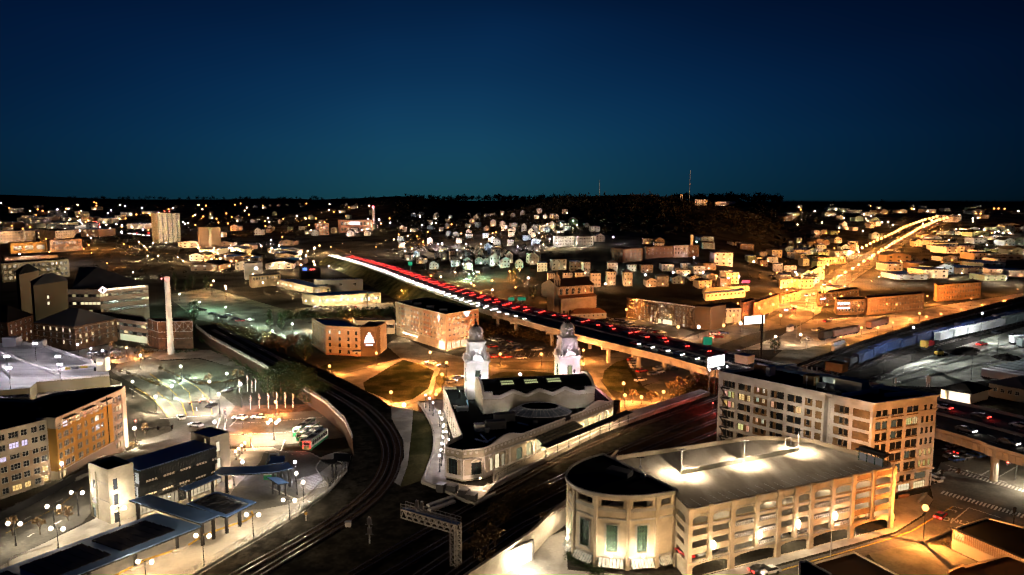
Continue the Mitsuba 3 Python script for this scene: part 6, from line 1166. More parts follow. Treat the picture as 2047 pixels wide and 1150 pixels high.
for t0, t1 in ((.12, .19), (.33, .47), (.58, .72)):
    for z_ in range(5): put(part(h1, 'brick_panel'), MB().box(LA * t0, LA * t1, -.12, 0, z1 - 2.2 - z_ * 2.75, z1 - 1.9 - z_ * 2.75 + .9, FA), 'm_pinkbrick')
for f, LL, FFm in ((0, LA, FA), (1, LB, FB)):
    for z_, y in ((z1 - .4, .4), (4.4, .2)): put(part(h1, 'cornice'), MB().box(0, LL, -y, 0, z_, z_ + .4, FFm), 'm_cream')
for i in range(5): put(part(h1, 'brick_panel'), MB().box(LB * .58, LB * .98, -.1, 0, z1 - 2.3 - i * 2.75, z1 - 1.8 - i * 2.75 + .9, FB), 'm_pinkbrick')
glow_panel(h1, A, B - A, LA * .93, .4, LA * .11, 4.0, (1, .8, .5), 1.8, -.15, 'lobby_glazing'); glow_panel(h1, A, B - A, LA * .88, z1 - 4.6, 2.0, 3.8, (.95, .9, 1), 3, -.3, 'lit_emblem', [(-.2, 0), (.2, 0), (.25, .3), (.5, .35), (.5, .65), (.25, .7), (.2, 1), (-.2, 1), (-.25, .7), (-.5, .65), (-.5, .35), (-.25, .3)])
glow_panel(h1, B, C - B, LB * .62, z1 - 3.2, 5.6, 2.8, (.95, .9, 1), 3, -.3, 'lit_emblem', [(-.5, .85), (-.3, .5), (-.15, .1), (.15, .0), (.3, .5), (.5, .85), (.2, 1), (-.3, 1)])
for i, (t, z_) in enumerate(((.03, 6.5), (.2, 7.5), (.38, 6.6), (.46, 6.6), (.66, 7.2), (.95, 5.6))): q = (FA @ [LA * t, -.8, z_, 1])[:3]; kk = part(h1, 'wall_lamp'); scene[kk] = {**BULB, 'to_world': place(*q, 0, .3), 'emitter': glow((1, .75, .45), 6)}; point(kk + '__light', q + [0, 0, .5], (1, .7, .4), 9, .1)
for i in range(6): q = (FA @ [LA * (.2 + .055 * i), -1.0, 3.0, 1])[:3]; kk = part(h1, 'entrance_lamp'); scene[kk] = {**BULB, 'to_world': place(*q, 0, .5), 'emitter': glow((1, .78, .48), 6)}
for (F_, LL, t, I) in ((FA, LA, .3, 130), (FA, LA, .97, 150), (FB, LB, .3, 150), (FB, LB, .85, 100)): point(part(h1, 'ground_light'), (F_ @ [LL * t, -4, 3.5, 1])[:3], (1, .66, .34), I, .3)
for t in (.1, .3, .55, .8): q = (FA @ [LA * t, 5, 0, 1])[:3]; put(part(h1, 'roof_unit'), MB().box(q[0] - 2, q[0] + 2, q[1] - 1.2, q[1] + 1.2, z1 - 1, z1 + 1.0), 'm_roof_grey')
h2, p2, _, z2 = block('small_hotel', 'small cream four-floor hotel with dark sign tower and white lit lettering', 'hotel', [(625, 690), (652, 709), (722, 713)], 651, 'm_stucco', 'm_canopy',
    {0: rowsf(4, 3, 1.0, 1.4, 0, pitch=3.2, top=2.4), 1: lambda L, zt, zb: [(L * t - .6, zt - 4.0 - r * 3.15, 1.2, 1.7, 1, 2, (1, .9, .6) if (r, c) in ((0, 0), (0, 1)) else None, 'm_frame_dark') for r in range(4) for c, t in enumerate((.12, .4, .65, .87))]}, drop=.8)
q0, q1, q2 = bbase([(722, 713), (754, 713), (773.5, 697)]); tw = [tuple(q0 + [0, -.6]), tuple(q1), tuple(q1 + (q2 - q1) * .35), tuple(q0 + (q2 - q1) * .9)]
put(part(h2, 'sign_tower'), MB().prism(tw, -1, z2 + .2), 'm_brownbrick'); put(part(h2, 'end_wing'), MB().prism([tuple(q1 + (q2 - q1) * .3), tuple(q2), tuple(q2 + (q0 - q1) * 1.2), tuple(q1 + (q0 - q1) * .9 + (q2 - q1) * .3)], -1, z2 - .4), 'm_stucco')
dT = np.subtract(tw[1], tw[0]); uT = ln(tw[0], tw[1]) / 2
for w, z_, h_ in ((1.2, 10.9, .9), (2.6, 9.9, .7), (3.8, 8.9, .7), (4.4, 7.5, 1.0), (5.0, 6.9, .45), (3.4, 5.4, .8)): glow_panel(h2, tw[0], dT, uT + .3, z_, w, h_, (.95, .92, 1), 2.6)
for r in range(3): window(h2, q1 + (q2 - q1) * .3, q2 - q1, 3.0, z2 - 4.4 - r * 3.1, 1.2, 1.7, lit=(1, .9, .7) if r == 1 else None)
put(part(h2, 'entrance_canopy'), MB().box(-4, .5, -3.0, 0, 3.0, 3.3, frame_at(q0, dT)), 'm_roof_grey'); kk = part(h2, 'entrance_lamp'); q = np.array([*q0, 2.6]) + [-2, -1.6, 0]; scene[kk] = {**BULB, 'to_world': place(*q, 0, .3), 'emitter': glow(WARM, 5)}; point(kk + '__light', q, WARM, 24, .2)
for f in (0, 1): put(part(h2, 'brick_base'), MB().box(0, ln(p2[f], p2[f + 1]), -.08, 0, -1, .85, frame_at(p2[f], np.subtract(p2[f + 1], p2[f]))), 'm_pinkbrick'); trim(h2, p2[f], p2[f + 1], 4.0, .15, .08, 'm_cream'); trim(h2, p2[f], p2[f + 1], z2 - 1.8, .15, .08, 'm_cream')
# long low shed, market hall with blue roofs, dark pub
block('flat_shed', 'long low dark-roofed shed between the two hotels', 'shed', [(706, 663), (712, 668), (790, 668)], 640, 'm_cream', 'm_roof_grey', {1: rowsf(1, 8, 3.2, 2.0, .25, .4, 2.6, nx=3)})
mk, pm_, _, zm = block('market_hall', 'market hall with blue flat roofs and a brightly lit front lined with lamps', 'market hall', [(604, 608), (640, 614), (761, 606)], 592, 'm_stucco', 'm_canopy', {1: rowsf(1, 12, 3.4, 2.6, .95, 1.4, 2.6, nx=3, ny=1, lit=lambda r, c: (1, .78, .42) if c % 4 else (.45, .6, .3))}, drop=.4)
block('market_wing', 'long upper wing of the market hall with blue roof running back to the left', 'market hall', [(556, 573), (626, 590), (661, 588)], 574, 'm_cream', 'm_canopy', {0: rowsf(1, 14, .8, 1.2, .25, .8, 2.2, nx=1), 1: rowsf(1, 5, 2, 3.0, .9, .9, 2.0, nx=2)}, drop=.3)
block('market_wing', 'blank pale rear hall of the market with three dark vents', 'market hall', [(628, 584), (637, 586), (726, 584)], 560, 'm_grey', 'm_canopy', {1: rowsf(1, 3, 2.4, 2.0, 0, top=3.0)}, drop=.3)
for i in range(11): p = G(612 + i * 14, 619 - i * .6); lamp((p[0], p[1], 0), 5.2, (1, .72, .38), 420 if i % 3 == 1 else 0, .8, label='warm lamp in the row along the front of the market hall', group='lamps along the market front', name='market_lamp', w=.3)
for i in range(8): p = G(556 + i * 8.5, 579 + i * 2.3); lamp((p[0], p[1], 0), 5.0, (1, .68, .36), 300 if i % 3 == 1 else 0, .7, label='warm lamp in the row along the side of the market wing', group='lamps along the market wing', name='market_lamp', w=.2)
block('dark_pub', 'dark low building with a blue and a red lit sign behind the market', 'shop', [(598, 556), (602, 559), (641, 556)], 539, 'm_dark', 'm_roof_black'); kx = [q for q in scene if q.startswith('dark_pub')][0].split('__')[0]
A, B = bbase([(602, 559), (641, 556)]); glow_panel(kx, A, B - A, ln(A, B) * .2, 8.5, 4.4, 2.6, (.05, .2, 1), 2.2, -.3); glow_panel(kx, A, B - A, ln(A, B) * .58, 8.3, 5.6, 1.6, (1, .06, .05), 2.2, -.3)
block('arcade_bridge', 'pale raised walkway building with a row of arched openings', 'building', [(498, 572), (504, 576), (562, 570)], 553, 'm_stucco', 'm_roof_grey', {1: rowsf(1, 10, 1.5, 2.4, .3, .6, 1.2, nx=1, ny=1)})
block('white_kiosk', 'white tower-like kiosk with a glaring sign left of the market', 'shop', [(488, 556), (490, 560), (526, 557)], 527, 'm_house_white', 'm_roof_black')
kx = 'white_kiosk'; A, B = bbase([(490, 560), (526, 557)]); glow_panel(kx, A, B - A, ln(A, B) * .62, 9, 3.4, 3.0, (1, .95, .9), 4, -.3)
# church
chk, pc, _, zc = block('church', 'pale basilica church with square bell tower and arched windows', 'church', [(1094, 628), (1121, 640), (1192, 633)], 597, 'm_stucco', 'm_roof_brown', {1: lambda L, zt, zb: [(L * (i + .5) / 6 - .7, zb + 2.2, 1.4, 3.6, 1, 2, None, 'm_frame_dark') for i in range(6)]}, drop=0)
A, B = np.array(pc[1]), np.array(pc[2]); L = ln(A, B); FF = frame_at(A, B - A); W_ = ln(pc[0], pc[1]); nv = [(FF @ [u, y, 0, 1])[:2] for u, y in ((0, 3.2), (L, 3.2), (L, W_ - 3), (0, W_ - 3))]; zn = zc + 7.2; m = MB()
wall(m, nv[0], nv[1], zc - 1, zn, [(L * (i + .5) / 6 - 1.1, L * (i + .5) / 6 + 1.1, zc + 1.8, zc + 5.4) for i in range(6)], .3)
for a, b in ((1, 2), (2, 3), (3, 0)): wall(m, nv[a], nv[b], zc - 1, zn)
put(part(chk, 'nave_wall'), m, 'm_stucco')
for i in range(6): window(chk, nv[0], B - A, L * (i + .5) / 6 - 1.1, zc + 1.8, 2.2, 3.6, 2, 2, frame='m_frame_white')
am = MB()
for i in range(6): u = L * (i + .5) / 6; arch_top(am, nv[0], B - A, u - 1.2, zc + 4.9, 2.4, 1.5, 8, -.1, .4)
put(part(chk, 'window_arch'), am, 'm_white')
def gable(u0, u1, y0, y1, z0, h, mat, key, name, FF, over=.5):
    m = MB(); p = lambda u, y, z: (FF @ [u, y, z, 1])[:3]; ym = (y0 + y1) / 2
    m.quad(p(u0 - over, y0 - over, z0 - .2), p(u1 + over, y0 - over, z0 - .2), p(u1 + over, ym, z0 + h), p(u0 - over, ym, z0 + h)); m.quad(p(u1 + over, y1 + over, z0 - .2), p(u0 - over, y1 + over, z0 - .2), p(u0 - over, ym, z0 + h), p(u1 + over, ym, z0 + h)); put(part(key, name), m, mat)
    g = MB(); g.tri(p(u0, y1, z0), p(u0, y0, z0), p(u0, ym, z0 + h - .15)); g.tri(p(u1, y0, z0), p(u1, y1, z0), p(u1, ym, z0 + h - .15)); put(part(key, name + '_end'), g, 'm_stucco')
gable(0, L, 3.2, W_ - 3, zn, 4.0, 'm_roof_brown', chk, 'nave_roof', FF)
m = MB(); p = lambda u, y, z: (FF @ [u, y, z, 1])[:3]; m.quad(p(-.4, -.5, zc - .2), p(L + .4, -.5, zc - .2), p(L + .4, 3.2, zc + 1.4), p(-.4, 3.2, zc + 1.4)); put(part(chk, 'aisle_roof'), m, 'm_roof_orange')
tq = G(1113, 637); tz = ZAT(1113, 555, tq[1]); m = MB(); m.box(tq[0] - 2, tq[0] + 2, tq[1] - 2, tq[1] + 2, -1, tz - 6)
for sx in (-1.55, 0, 1.55):
    for sy in (-1.55, 0, 1.55):
        if sx or sy: m.box(tq[0] + sx - .4, tq[0] + sx + .4, tq[1] + sy - .4, tq[1] + sy + .4, tz - 6, tz - 1.5)
m.box(tq[0] - 2.3, tq[0] + 2.3, tq[1] - 2.3, tq[1] + 2.3, tz - 6.3, tz - 5.9); m.box(tq[0] - 2.2, tq[0] + 2.2, tq[1] - 2.2, tq[1] + 2.2, tz - 1.5, tz - .8); put(part(chk, 'bell_tower'), m, 'm_stucco')
put(part(chk, 'tower_cap'), MB().lathe([(1.6, tz - .8), (1.4, tz + 1.0), (1.0, tz + 1.6), (.3, tz + 2.6), (.05, tz + 4.5)], (tq[0], tq[1], 0), 8), 'm_stucco')
k, ph_, _, zz_ = block('parish_house', 'low parish house with orange-lit roof in front of the church', 'house', [(1138, 637), (1142, 641), (1212, 638)], 628, 'm_cream', 'm_roof_orange', {1: rowsf(1, 7, 1.0, 1.2, .15, .6, .9, nx=1)}, hip=2.6)
# brick apartment house and neighbours
kb, pb, _, zb_ = block('brick_apartment_house', 'six-floor brown brick apartment house with white cornice and lit entrance', 'apartment building', [(1252, 636), (1276, 640), (1388, 658)], 598, 'm_brownbrick', 'm_roof_black',
    {0: rowsf(5, 4, 1.3, 1.5, .3, 1.2, 1.6, 2.5), 1: rowsf(5, 15, 1.3, 1.5, .34, 1.2, 1.5, 2.5)}, drop=.8, ref=1)
A, B = np.array(pb[1]), np.array(pb[2]); L = ln(A, B); FF = frame_at(A, B - A)
put(part(kb, 'right_wing'), MB().prism([tuple((FF @ [u, y, 0, 1])[:2]) for u, y in ((L - .2, .6), (L + 9, 2.5), (L + 9, 18), (L - .2, 18))], -1, zb_ + .4), 'm_brownbrick')
for u, w in ((0, L * .36), (L * .36, L * .28), (L * .64, L * .36)): put(part(kb, 'cornice'), MB().box(u, u + w - .1, -.7, .1, zb_ - .5, zb_ + .2, FF), 'm_white')
for t in (.36, .64): put(part(kb, 'downpipe'), MB().box(L * t - .6, L * t + .6, -.35, 0, -1, zb_, FF), 'm_brick_red')
for t, c, w in ((.02, (1, .8, .45), 1.0), (.24, (1, .8, .45), 1.0), (.38, (1, .75, .4), 3.5), (.5, (1, .8, .48), 3.5), (.6, (1, .78, .4), 5)): glow_panel(kb, A, B - A, max(1, L * t), .3, w, 2.6, c, 1.3, -.15, 'entrance_glazing')
point(kb + '__entrance_light', (FF @ [L * .5, -4, 3, 1])[:3], (1, .75, .42), 110, .15)
block('timber_house', 'pale clapboard house with dark hipped roof near the lit billboard', 'house', [(1416, 642), (1421, 648), (1481, 645)], 618, 'm_cream', 'm_roof_black', {1: rowsf(2, 7, 1.1, 1.5, .1, .7, 1.0, 3.0)}, hip=3)
block('brick_shop_row', 'two-storey brick shop row lit orange, near the avenue, with a red roof sign', 'shop row', [(1478, 634), (1484, 640), (1508, 632)], 606, 'm_pinkbrick', 'm_roof_black', {0: rowsf(2, 2, 1.4, 1.8, .2), 1: rowsf(2, 4, 1.4, 1.8, .3, .8, 1.4, 3.2)})
block('brick_shop_row', 'longer brick shop row lit orange beside the avenue', 'shop row', [(1503, 634), (1506, 638), (1556, 618)], 606, 'm_pinkbrick', 'm_roof_black', {1: rowsf(2, 8, 1.4, 1.8, .35, .9, 1.4, 3.2)})
A = G(1490, 600); kk = thing('roof_sign', 'small red glowing sign above the shop roofs', 'sign'); put(kk + '__face', MB().box(A[0] - 3, A[0] + 3, A[1], A[1] + .3, 13, 15.2), 'm_red', emitter=glow((1, .05, .12), 2)); put(kk + '__post', MB().box(A[0] - .1, A[0] + .1, A[1] + .1, A[1] + .3, 0, 13), 'm_dark')
block('flat_roof_store', 'long low store with blue flat roof behind the brick apartment house', 'shop', [(1405, 596), (1410, 602), (1490, 594)], 588, 'm_house_white', 'm_canopy', {1: rowsf(1, 10, 2, 1.5, .15)})
block('flat_roof_store', 'low yellow-lit store with black roof below the white houses', 'shop', [(1404, 588), (1408, 590), (1498, 582)], 577, 'm_house_cream', 'm_roof_black')
kk, pp_, _, zs = block('brick_school', 'dark red brick school with pale middle and tall chimney on the slope', 'school', [(1288, 515), (1292, 518), (1397, 514)], 494, 'm_brownbrick', 'm_roof_grey', {1: rowsf(2, 14, 1.6, 2.2, .12, 1.0, 1.6, 4.0)})
A, B = np.array(pp_[1]), np.array(pp_[2]); q = A + (B - A) * .86; put(part(kk, 'chimney'), MB().box(q[0] - 1.3, q[0] + 1.3, q[1] + 1, q[1] + 3.4, float(zg(*q)), zs + 11), 'm_cream'); put(part(kk, 'pale_middle'), MB().box(ln(A, B) * .5, ln(A, B) * .78, -1, -.02, float(zg(*q)) - 3, zs + .5, frame_at(A, B - A)), 'm_grey')
for r in range(2):
    for c in range(5): window(kk, A + (B - A) * .5 + (frame_at(A, B - A) @ [0, -1.15, 0, 0])[:2], B - A, 1.5 + c * ln(A, B) * .054, zs - 4 - r * 4.2, 1.8, 2, lit=(1, .8, .5) if c > 1 and r < 2 and (c + r) % 3 else None)
kk, pp_, _, zs = block('glass_corner_building', 'small brick office with glass corner and lit red window on the slope', 'office building', [(1222, 521), (1246, 526), (1285, 522)], 498, 'm_brick_red', 'm_roof_grey', {0: rowsf(4, 4, 2.4, 2.2, .3, .5, .8, 2.9, 'm_frame_dark'), 1: rowsf(4, 4, 1.9, 1.6, .4, .9, 1.2, 2.9, 'm_frame_dark')})
# ---------------------------------------------------------------- elevated highway
ZH = 10.0
near_px = [(655, 512), (690, 521), (725, 532), (760, 545), (850, 580), (950, 615), (1090, 655), (1200, 684), (1320, 713), (1408, 738)]; far_px = [(690, 508), (720, 516), (760, 526), (800, 537), (900, 571), (1050, 614), (1200, 646), (1340, 679), (1440, 702), (1476, 712)]
nw = [P(x, y, ZH)[:2] for x, y in near_px] + [np.array([96., 246]), P(1872, 862, ZH)[:2], P(1960, 888, ZH)[:2], P(2047, 916, ZH)[:2], np.array([165., 125.])]; fw = [P(x, y, ZH)[:2] for x, y in far_px] + [np.array([118., 268]), P(1874, 800, ZH)[:2], P(1960, 818, ZH)[:2], P(2047, 838, ZH)[:2], np.array([192., 145.])]
nw = smooth_line(nw, 4); fw = smooth_line(fw, 4); N = min(len(nw), len(fw))
dk = MB(); ed = MB(); fa = MB()
for i in range(N - 1):
    a, b, c, d = nw[i], nw[i + 1], fw[i + 1], fw[i]; dk.quad((*a, ZH), (*b, ZH), (*c, ZH), (*d, ZH)); dk.quad((*a, ZH - .5), (*d, ZH - .5), (*c, ZH - .5), (*b, ZH - .5))
    for p, q, s in ((a, b, -1), (d, c, 1)):
        ed.bar((*p, ZH + .45), (*q, ZH + .45), .4, .9)
        if a[1] < 470: fa.bar((*p, ZH - 1.1), (*q, ZH - 1.1), .5, 2.0)
mid = (nw[:N] + fw[:N]) / 2
put('highway', dk, 'm_asphalt'); tag('highway', 'elevated highway running from the hills past the station to the right edge', kind='structure')
k = thing('highway_parapet', 'pale concrete parapets along both edges of the elevated highway', 'parapet'); put(k + '__rail', ed, 'm_concrete')
mm = MB()
for i in range(N - 1): mm.bar((*mid[i], ZH + .4), (*mid[i + 1], ZH + .4), .5, .8)
put(k + '__median_barrier', mm, 'm_concrete')
k = thing('highway_girder', 'pale ribbed edge girders under the elevated highway', 'girder'); put(k + '__fascia', fa, 'm_concrete'); rb = MB()
for i in range(N - 1):
    if nw[i][1] < 440:
        for p, d in along(np.array([nw[i], nw[i + 1]]), 1.6): n = np.array([-d[1], d[0]]) / ln((0, 0), d); n = n if n[1] < 0 else -n; q = p + n * .3; rb.bar((*q, ZH - 2.0), (*q, ZH - .2), .12)
put(k + '__rib', rb, 'm_grey'); labels[k + '__rib'] = {'label': 'thin upright ribs on the girder', 'kind': 'stuff'}
for t in along(np.array([(*q, 0) for q in mid[12:]]), 27, 8):
    i = int(np.argmin(np.linalg.norm(mid - t[0][:2], axis=1)))
    if mid[i][1] > 440: continue
    k = thing('highway_pier', 'concrete pier with cap beam and columns under the elevated highway', 'pier', 'piers under the elevated highway'); a, b = nw[i], fw[i]; put(k + '__cap_beam', MB().bar((*(a + (b - a) * .02), ZH - 2.8), (*(a + (b - a) * .98), ZH - 2.8), 1.6, 1.7), 'm_concrete')
    for s in (.12, .5, .88): q = a + (b - a) * s; z = 0.0; put(part(k, 'column'), MB().tube((*q, z - 1), (*q, ZH - 3.6), .95, .95, 10), 'm_concrete')
em = MB(); q = [i for i in range(N) if nw[i][1] > 425]
for i in q[:-1]:
    a, b, c, d = nw[i], nw[i + 1], fw[i + 1], fw[i]; n = (a - d) / ln(a, d); e = lambda p, s, w: p + n * s * w
    za, zb = float(zg(*e(a, 1, 22))), float(zg(*e(b, 1, 22))); em.quad((*e(a, 1, 22), za - .5), (*e(b, 1, 22), zb - .5), (*e(b, 1, .3), ZH - .3), (*e(a, 1, .3), ZH - .3)); em.quad((*e(d, -1, .3), ZH - .3), (*e(c, -1, .3), ZH - .3), (*e(c, -1, 22), zb - .5), (*e(d, -1, 22), za - .5))
a, d = nw[q[-1]], fw[q[-1]]; em.quad((*a, -1), (*d, -1), (*d, ZH - .5), (*a, ZH - .5)); put('highway_embankment', em, 'm_grass'); tag('highway_embankment', 'grassy embankment carrying the far part of the highway', kind='structure')
for off, nm in ((.16, 'outer lane line of the near carriageway'), (.32, 'inner lane line of the near carriageway'), (.66, 'inner lane line of the far carriageway'), (.82, 'outer lane line of the far carriageway')):
    m = MB(); l = nw[:N] + (fw[:N] - nw[:N]) * off
    for p, d in along(l, 9.0): d = d / ln((0, 0), d); m.bar((*p, ZH + .02), (*(p + d * 3), ZH + .02), .18, .03)
    kk = fresh('lane_line'); put(kk, m, 'm_paint_white'); tag(kk, 'white dashed ' + nm + ' of the highway', kind='structure')
# traffic: white headlamps towards the station side, red tail lamps on the far side
def traffic(line, step, start, head, tail, rev, label, group, jitter=.25, lo=0, hi=1e9, z=ZH, s=1.15):
    for p, d in along(line, step, start):
        D = p[1]
        if not lo < D < hi or (95 < p[0] < 117 and 200 < D < 262): continue
        q = p + np.array([d[1], -d[0]]) / ln((0, 0), d) * rnd.uniform(-jitter, jitter); a = math.atan2(d[1], d[0]) + (math.pi if rev else 0); car((*q, z if z is not None else float(zg(*q))), a, None, label, group, head, tail, 'car_in_traffic', s)
LN = lambda t: nw[:N] + (fw[:N] - nw[:N]) * t
traffic(LN(.09), 9.5, 0, 30, 0, False, 'car with bright headlamps in the near lanes of the elevated highway', 'cars coming down the highway', lo=392); traffic(LN(.24), 13, 4, 30, 0, False, 'car with bright headlamps in the near lanes of the elevated highway', 'cars coming down the highway', lo=430)
traffic(LN(.27), 9, 2, 26, 0, False, 'car with bright headlamps in the near lanes of the elevated highway', 'cars coming down the highway', lo=286, hi=330); traffic(LN(.2), 12, 2, 14, 0, False, 'car with bright headlamps in the near lanes of the elevated highway', 'cars coming down the highway', lo=150, hi=206)
for t, st, lo in ((.62, 13, 420), (.76, 13, 300), (.9, 20, 330)): traffic(LN(t), st, 3 * t, 0, 11, True, 'car with glowing tail lamps in the far lanes of the elevated highway', 'cars climbing the highway', lo=lo, hi=860)
traffic(LN(.72), 11, 5, 0, 11, True, 'car with glowing tail lamps in the far lanes of the elevated highway', 'cars climbing the highway', lo=150, hi=232)
# ---------------------------------------------------------------- streets, lawns and car parks behind the station
gsheet('street', [(690, 806), (600, 770), (640, 745), (672, 748), (762, 726), (800, 716), (770, 690), (800, 672), (860, 700), (960, 722), (1000, 738), (1112, 742), (1170, 716), (1250, 702), (1330, 690), (1420, 660), (1480, 646), (1540, 636), (1590, 610), (1625, 590), (1650, 596), (1640, 625), (1600, 650), (1500, 668), (1440, 690), (1420, 720), (1260, 735), (1200, 760), (1230, 800), (1340, 805), (1230, 815), (1000, 790), (850, 830), (780, 815)], 'm_asphalt', .07, 'streets and traffic circle behind the station')
gsheet('pavement', [(640, 748), (672, 752), (764, 730), (806, 716), (850, 722), (880, 738), (862, 790), (826, 806), (780, 814), (740, 790), (730, 785), (700, 770), (660, 775), (610, 770)], 'm_concrete', .1, 'orange-lit pavement round the dark lawn')
gsheet('lawn', [(730, 782), (726, 766), (782, 732), (806, 720), (845, 730), (868, 742), (856, 778), (825, 799), (786, 807), (764, 795)], 'm_grass', .14, 'dark bare lawn in the loop of orange-lit streets'); gsheet('lawn', [(672, 742), (745, 722), (762, 714), (730, 712), (665, 722), (640, 735)], 'm_grass', .13, 'dark strip of lawn before the small hotel')
gsheet('lawn', [(870, 765), (872, 752), (890, 748), (893, 762), (880, 776)], 'm_grass', .14, 'small dark lawn island left of the station towers'); gsheet('lawn', [(980, 752), (1000, 745), (1060, 742), (1110, 748), (1112, 775), (980, 770)], 'm_grass', .14, 'dark oval lawn behind the station roof')
gsheet('lawn', [(1204, 762), (1208, 742), (1232, 724), (1257, 718), (1256, 740), (1278, 772), (1300, 786), (1240, 786), (1214, 776)], 'm_grass', .14, 'dark lawn below the elevated highway'); gsheet('car_park', [(970, 690), (968, 672), (1000, 668), (1112, 690), (1170, 708), (1110, 722), (975, 724)], 'm_asphalt', .09, 'grey car park behind the station towers')
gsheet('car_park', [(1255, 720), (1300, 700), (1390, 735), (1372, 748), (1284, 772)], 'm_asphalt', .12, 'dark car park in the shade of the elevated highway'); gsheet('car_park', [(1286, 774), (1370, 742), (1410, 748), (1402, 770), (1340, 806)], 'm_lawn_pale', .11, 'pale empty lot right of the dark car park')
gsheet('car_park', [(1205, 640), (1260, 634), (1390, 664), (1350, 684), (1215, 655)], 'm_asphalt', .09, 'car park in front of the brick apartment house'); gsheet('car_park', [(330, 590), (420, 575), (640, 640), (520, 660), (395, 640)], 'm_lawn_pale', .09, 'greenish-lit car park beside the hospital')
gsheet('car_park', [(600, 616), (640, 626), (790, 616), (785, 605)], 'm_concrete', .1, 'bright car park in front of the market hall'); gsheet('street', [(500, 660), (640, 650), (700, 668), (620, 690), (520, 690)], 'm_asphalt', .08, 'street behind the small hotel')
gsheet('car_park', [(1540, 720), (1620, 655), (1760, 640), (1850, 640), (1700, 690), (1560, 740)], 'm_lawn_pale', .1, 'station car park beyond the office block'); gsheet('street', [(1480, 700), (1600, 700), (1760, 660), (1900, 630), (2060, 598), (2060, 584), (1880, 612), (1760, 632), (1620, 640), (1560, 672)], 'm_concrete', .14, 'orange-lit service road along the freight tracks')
gsheet('street', [(340, 596), (420, 582), (660, 660), (640, 668), (400, 640)], 'm_asphalt', .11, 'drive through the greenish car park')
def cars(px, label, group, ang=None, z=None, s=1.2):
    for x, y in px: p = P(x, y, z) if z is not None else G(x, y); car((p[0], p[1], p[2] + .12), (ang if ang is not None else rnd.choice((.5, 2.1))) + rnd.uniform(-.05, .05), None, label, group, s=s)
cars([(984, 681), (992, 683), (999, 684), (1008, 688), (1016, 687), (1024, 691), (1031, 692), (985, 696), (1003, 703), (1012, 706), (1022, 707), (1035, 703), (981, 713), (990, 716), (1013, 717), (1041, 719), (1051, 697), (1073, 702), (1080, 699), (1020, 698), (1036, 697)], 'car parked in the grey lot behind the station towers', 'cars in the lot behind the station', .55)
for i in range(10):
    k = fresh('bay_line'); put(k, line_px([(1018 + i * 9.5, 716 - i * .3), (1023 + i * 9.5, 707 - i * .3)], .22, None, .13, k), 'm_paint_white'); tag(k, 'white bay line in the lot behind the station towers', kind='structure')
cars([(1264, 722), (1266, 727), (1269, 732), (1272, 737), (1276, 743), (1283, 745), (1316, 740), (1325, 738), (1306, 751), (1312, 748), (1318, 747), (1332, 736), (1340, 735), (1280, 763), (1345, 741)], 'car parked in the dark lot under the elevated highway', 'cars under the highway', .5); cars([(1218 + i * 8.5, 641 + i * 1.2) for i in range(6)] + [(1246 + i * 9, 656 + i * .6) for i in range(7)] + [(1275 + i * 8, 663 + i * .7) for i in range(7)], 'car parked in the lot before the brick apartment house', 'cars by the apartment house', .4)
cars([(615 + i * 9.2, 622 - i * .25) for i in range(16)] + [(630 + i * 10, 616) for i in range(9)], 'car in the crowded lit rows before the market hall', 'cars before the market hall', 1.7); cars([(425, 630), (437, 634), (447, 637), (456, 633), (470, 640), (405, 622), (392, 618), (480, 644), (500, 642)], 'car in the greenish lot beside the hospital', 'cars in the greenish lot', .3)
for x, y, t in ((1655, 671, 1), (1662, 668, 0), (1671, 664, 0), (1630, 662, 0), (1640, 660, 0), (1617, 681, 0), (1662, 641, 0), (1652, 644, 1)): p = G(x, y); car(p, .6, None, 'car parked by the dark brick warehouses near the avenue', 'cars by the warehouses', tail=5 * t, s=1.2)
for i, (x, y, h_, a) in enumerate(((862, 728, 10, 2.5), (886, 735, 10, 2.5), (915, 758, 9, .7), (902, 766, 9, .7), (1436, 676, 0, 0), (1428, 670, 0, 0), (1447, 668, 0, 0))): car(G(x, y), a, None, f'car moving on the orange-lit streets behind the station', 'cars moving behind the station', head=h_, tail=0 if h_ else 8, s=1.15)
# greenery behind the station
rg = np.random.default_rng(11)
def thicket(name, label, px, n, s, mat='m_brush', off=0.0):
    pts = fill([G(*p) for p in px], n, rg); mass(name, label, [((*q, float(zg(*q)) + off), s * (.6 + .8 * rg.random())) for q in pts], 1, 0, mat, rg)
thicket('brush', 'dark brush on the slope between hotel and elevated highway', [(958, 690), (955, 640), (990, 640), (1100, 668), (1165, 692), (1110, 694), (1000, 670)], 420, 2.6)
thicket('brush', 'brown brush along the tracks by the tall lit screen', [(1345, 806), (1385, 775), (1420, 768), (1436, 785)], 120, 2.6)
thicket('brush', 'dark scrub along the railway by the hospital car park', [(395, 668), (430, 650), (520, 668), (600, 690), (540, 700), (470, 690)], 300, 2.4)
thicket('brush', 'dark hedge line between the small hotel and the market hall', [(560, 640), (640, 640), (790, 632), (785, 618), (640, 630), (570, 625)], 260, 2.2, 'm_leaf')
for x, y, h in ((1350, 790, 9), (1365, 788, 10), (1378, 785, 11), (1392, 780, 11), (1340, 786, 8)): tree(G(x, y), h, 'bare', 'bare tree on the brushy slope above the tracks', 'bare trees above the tracks', wide=1.1)
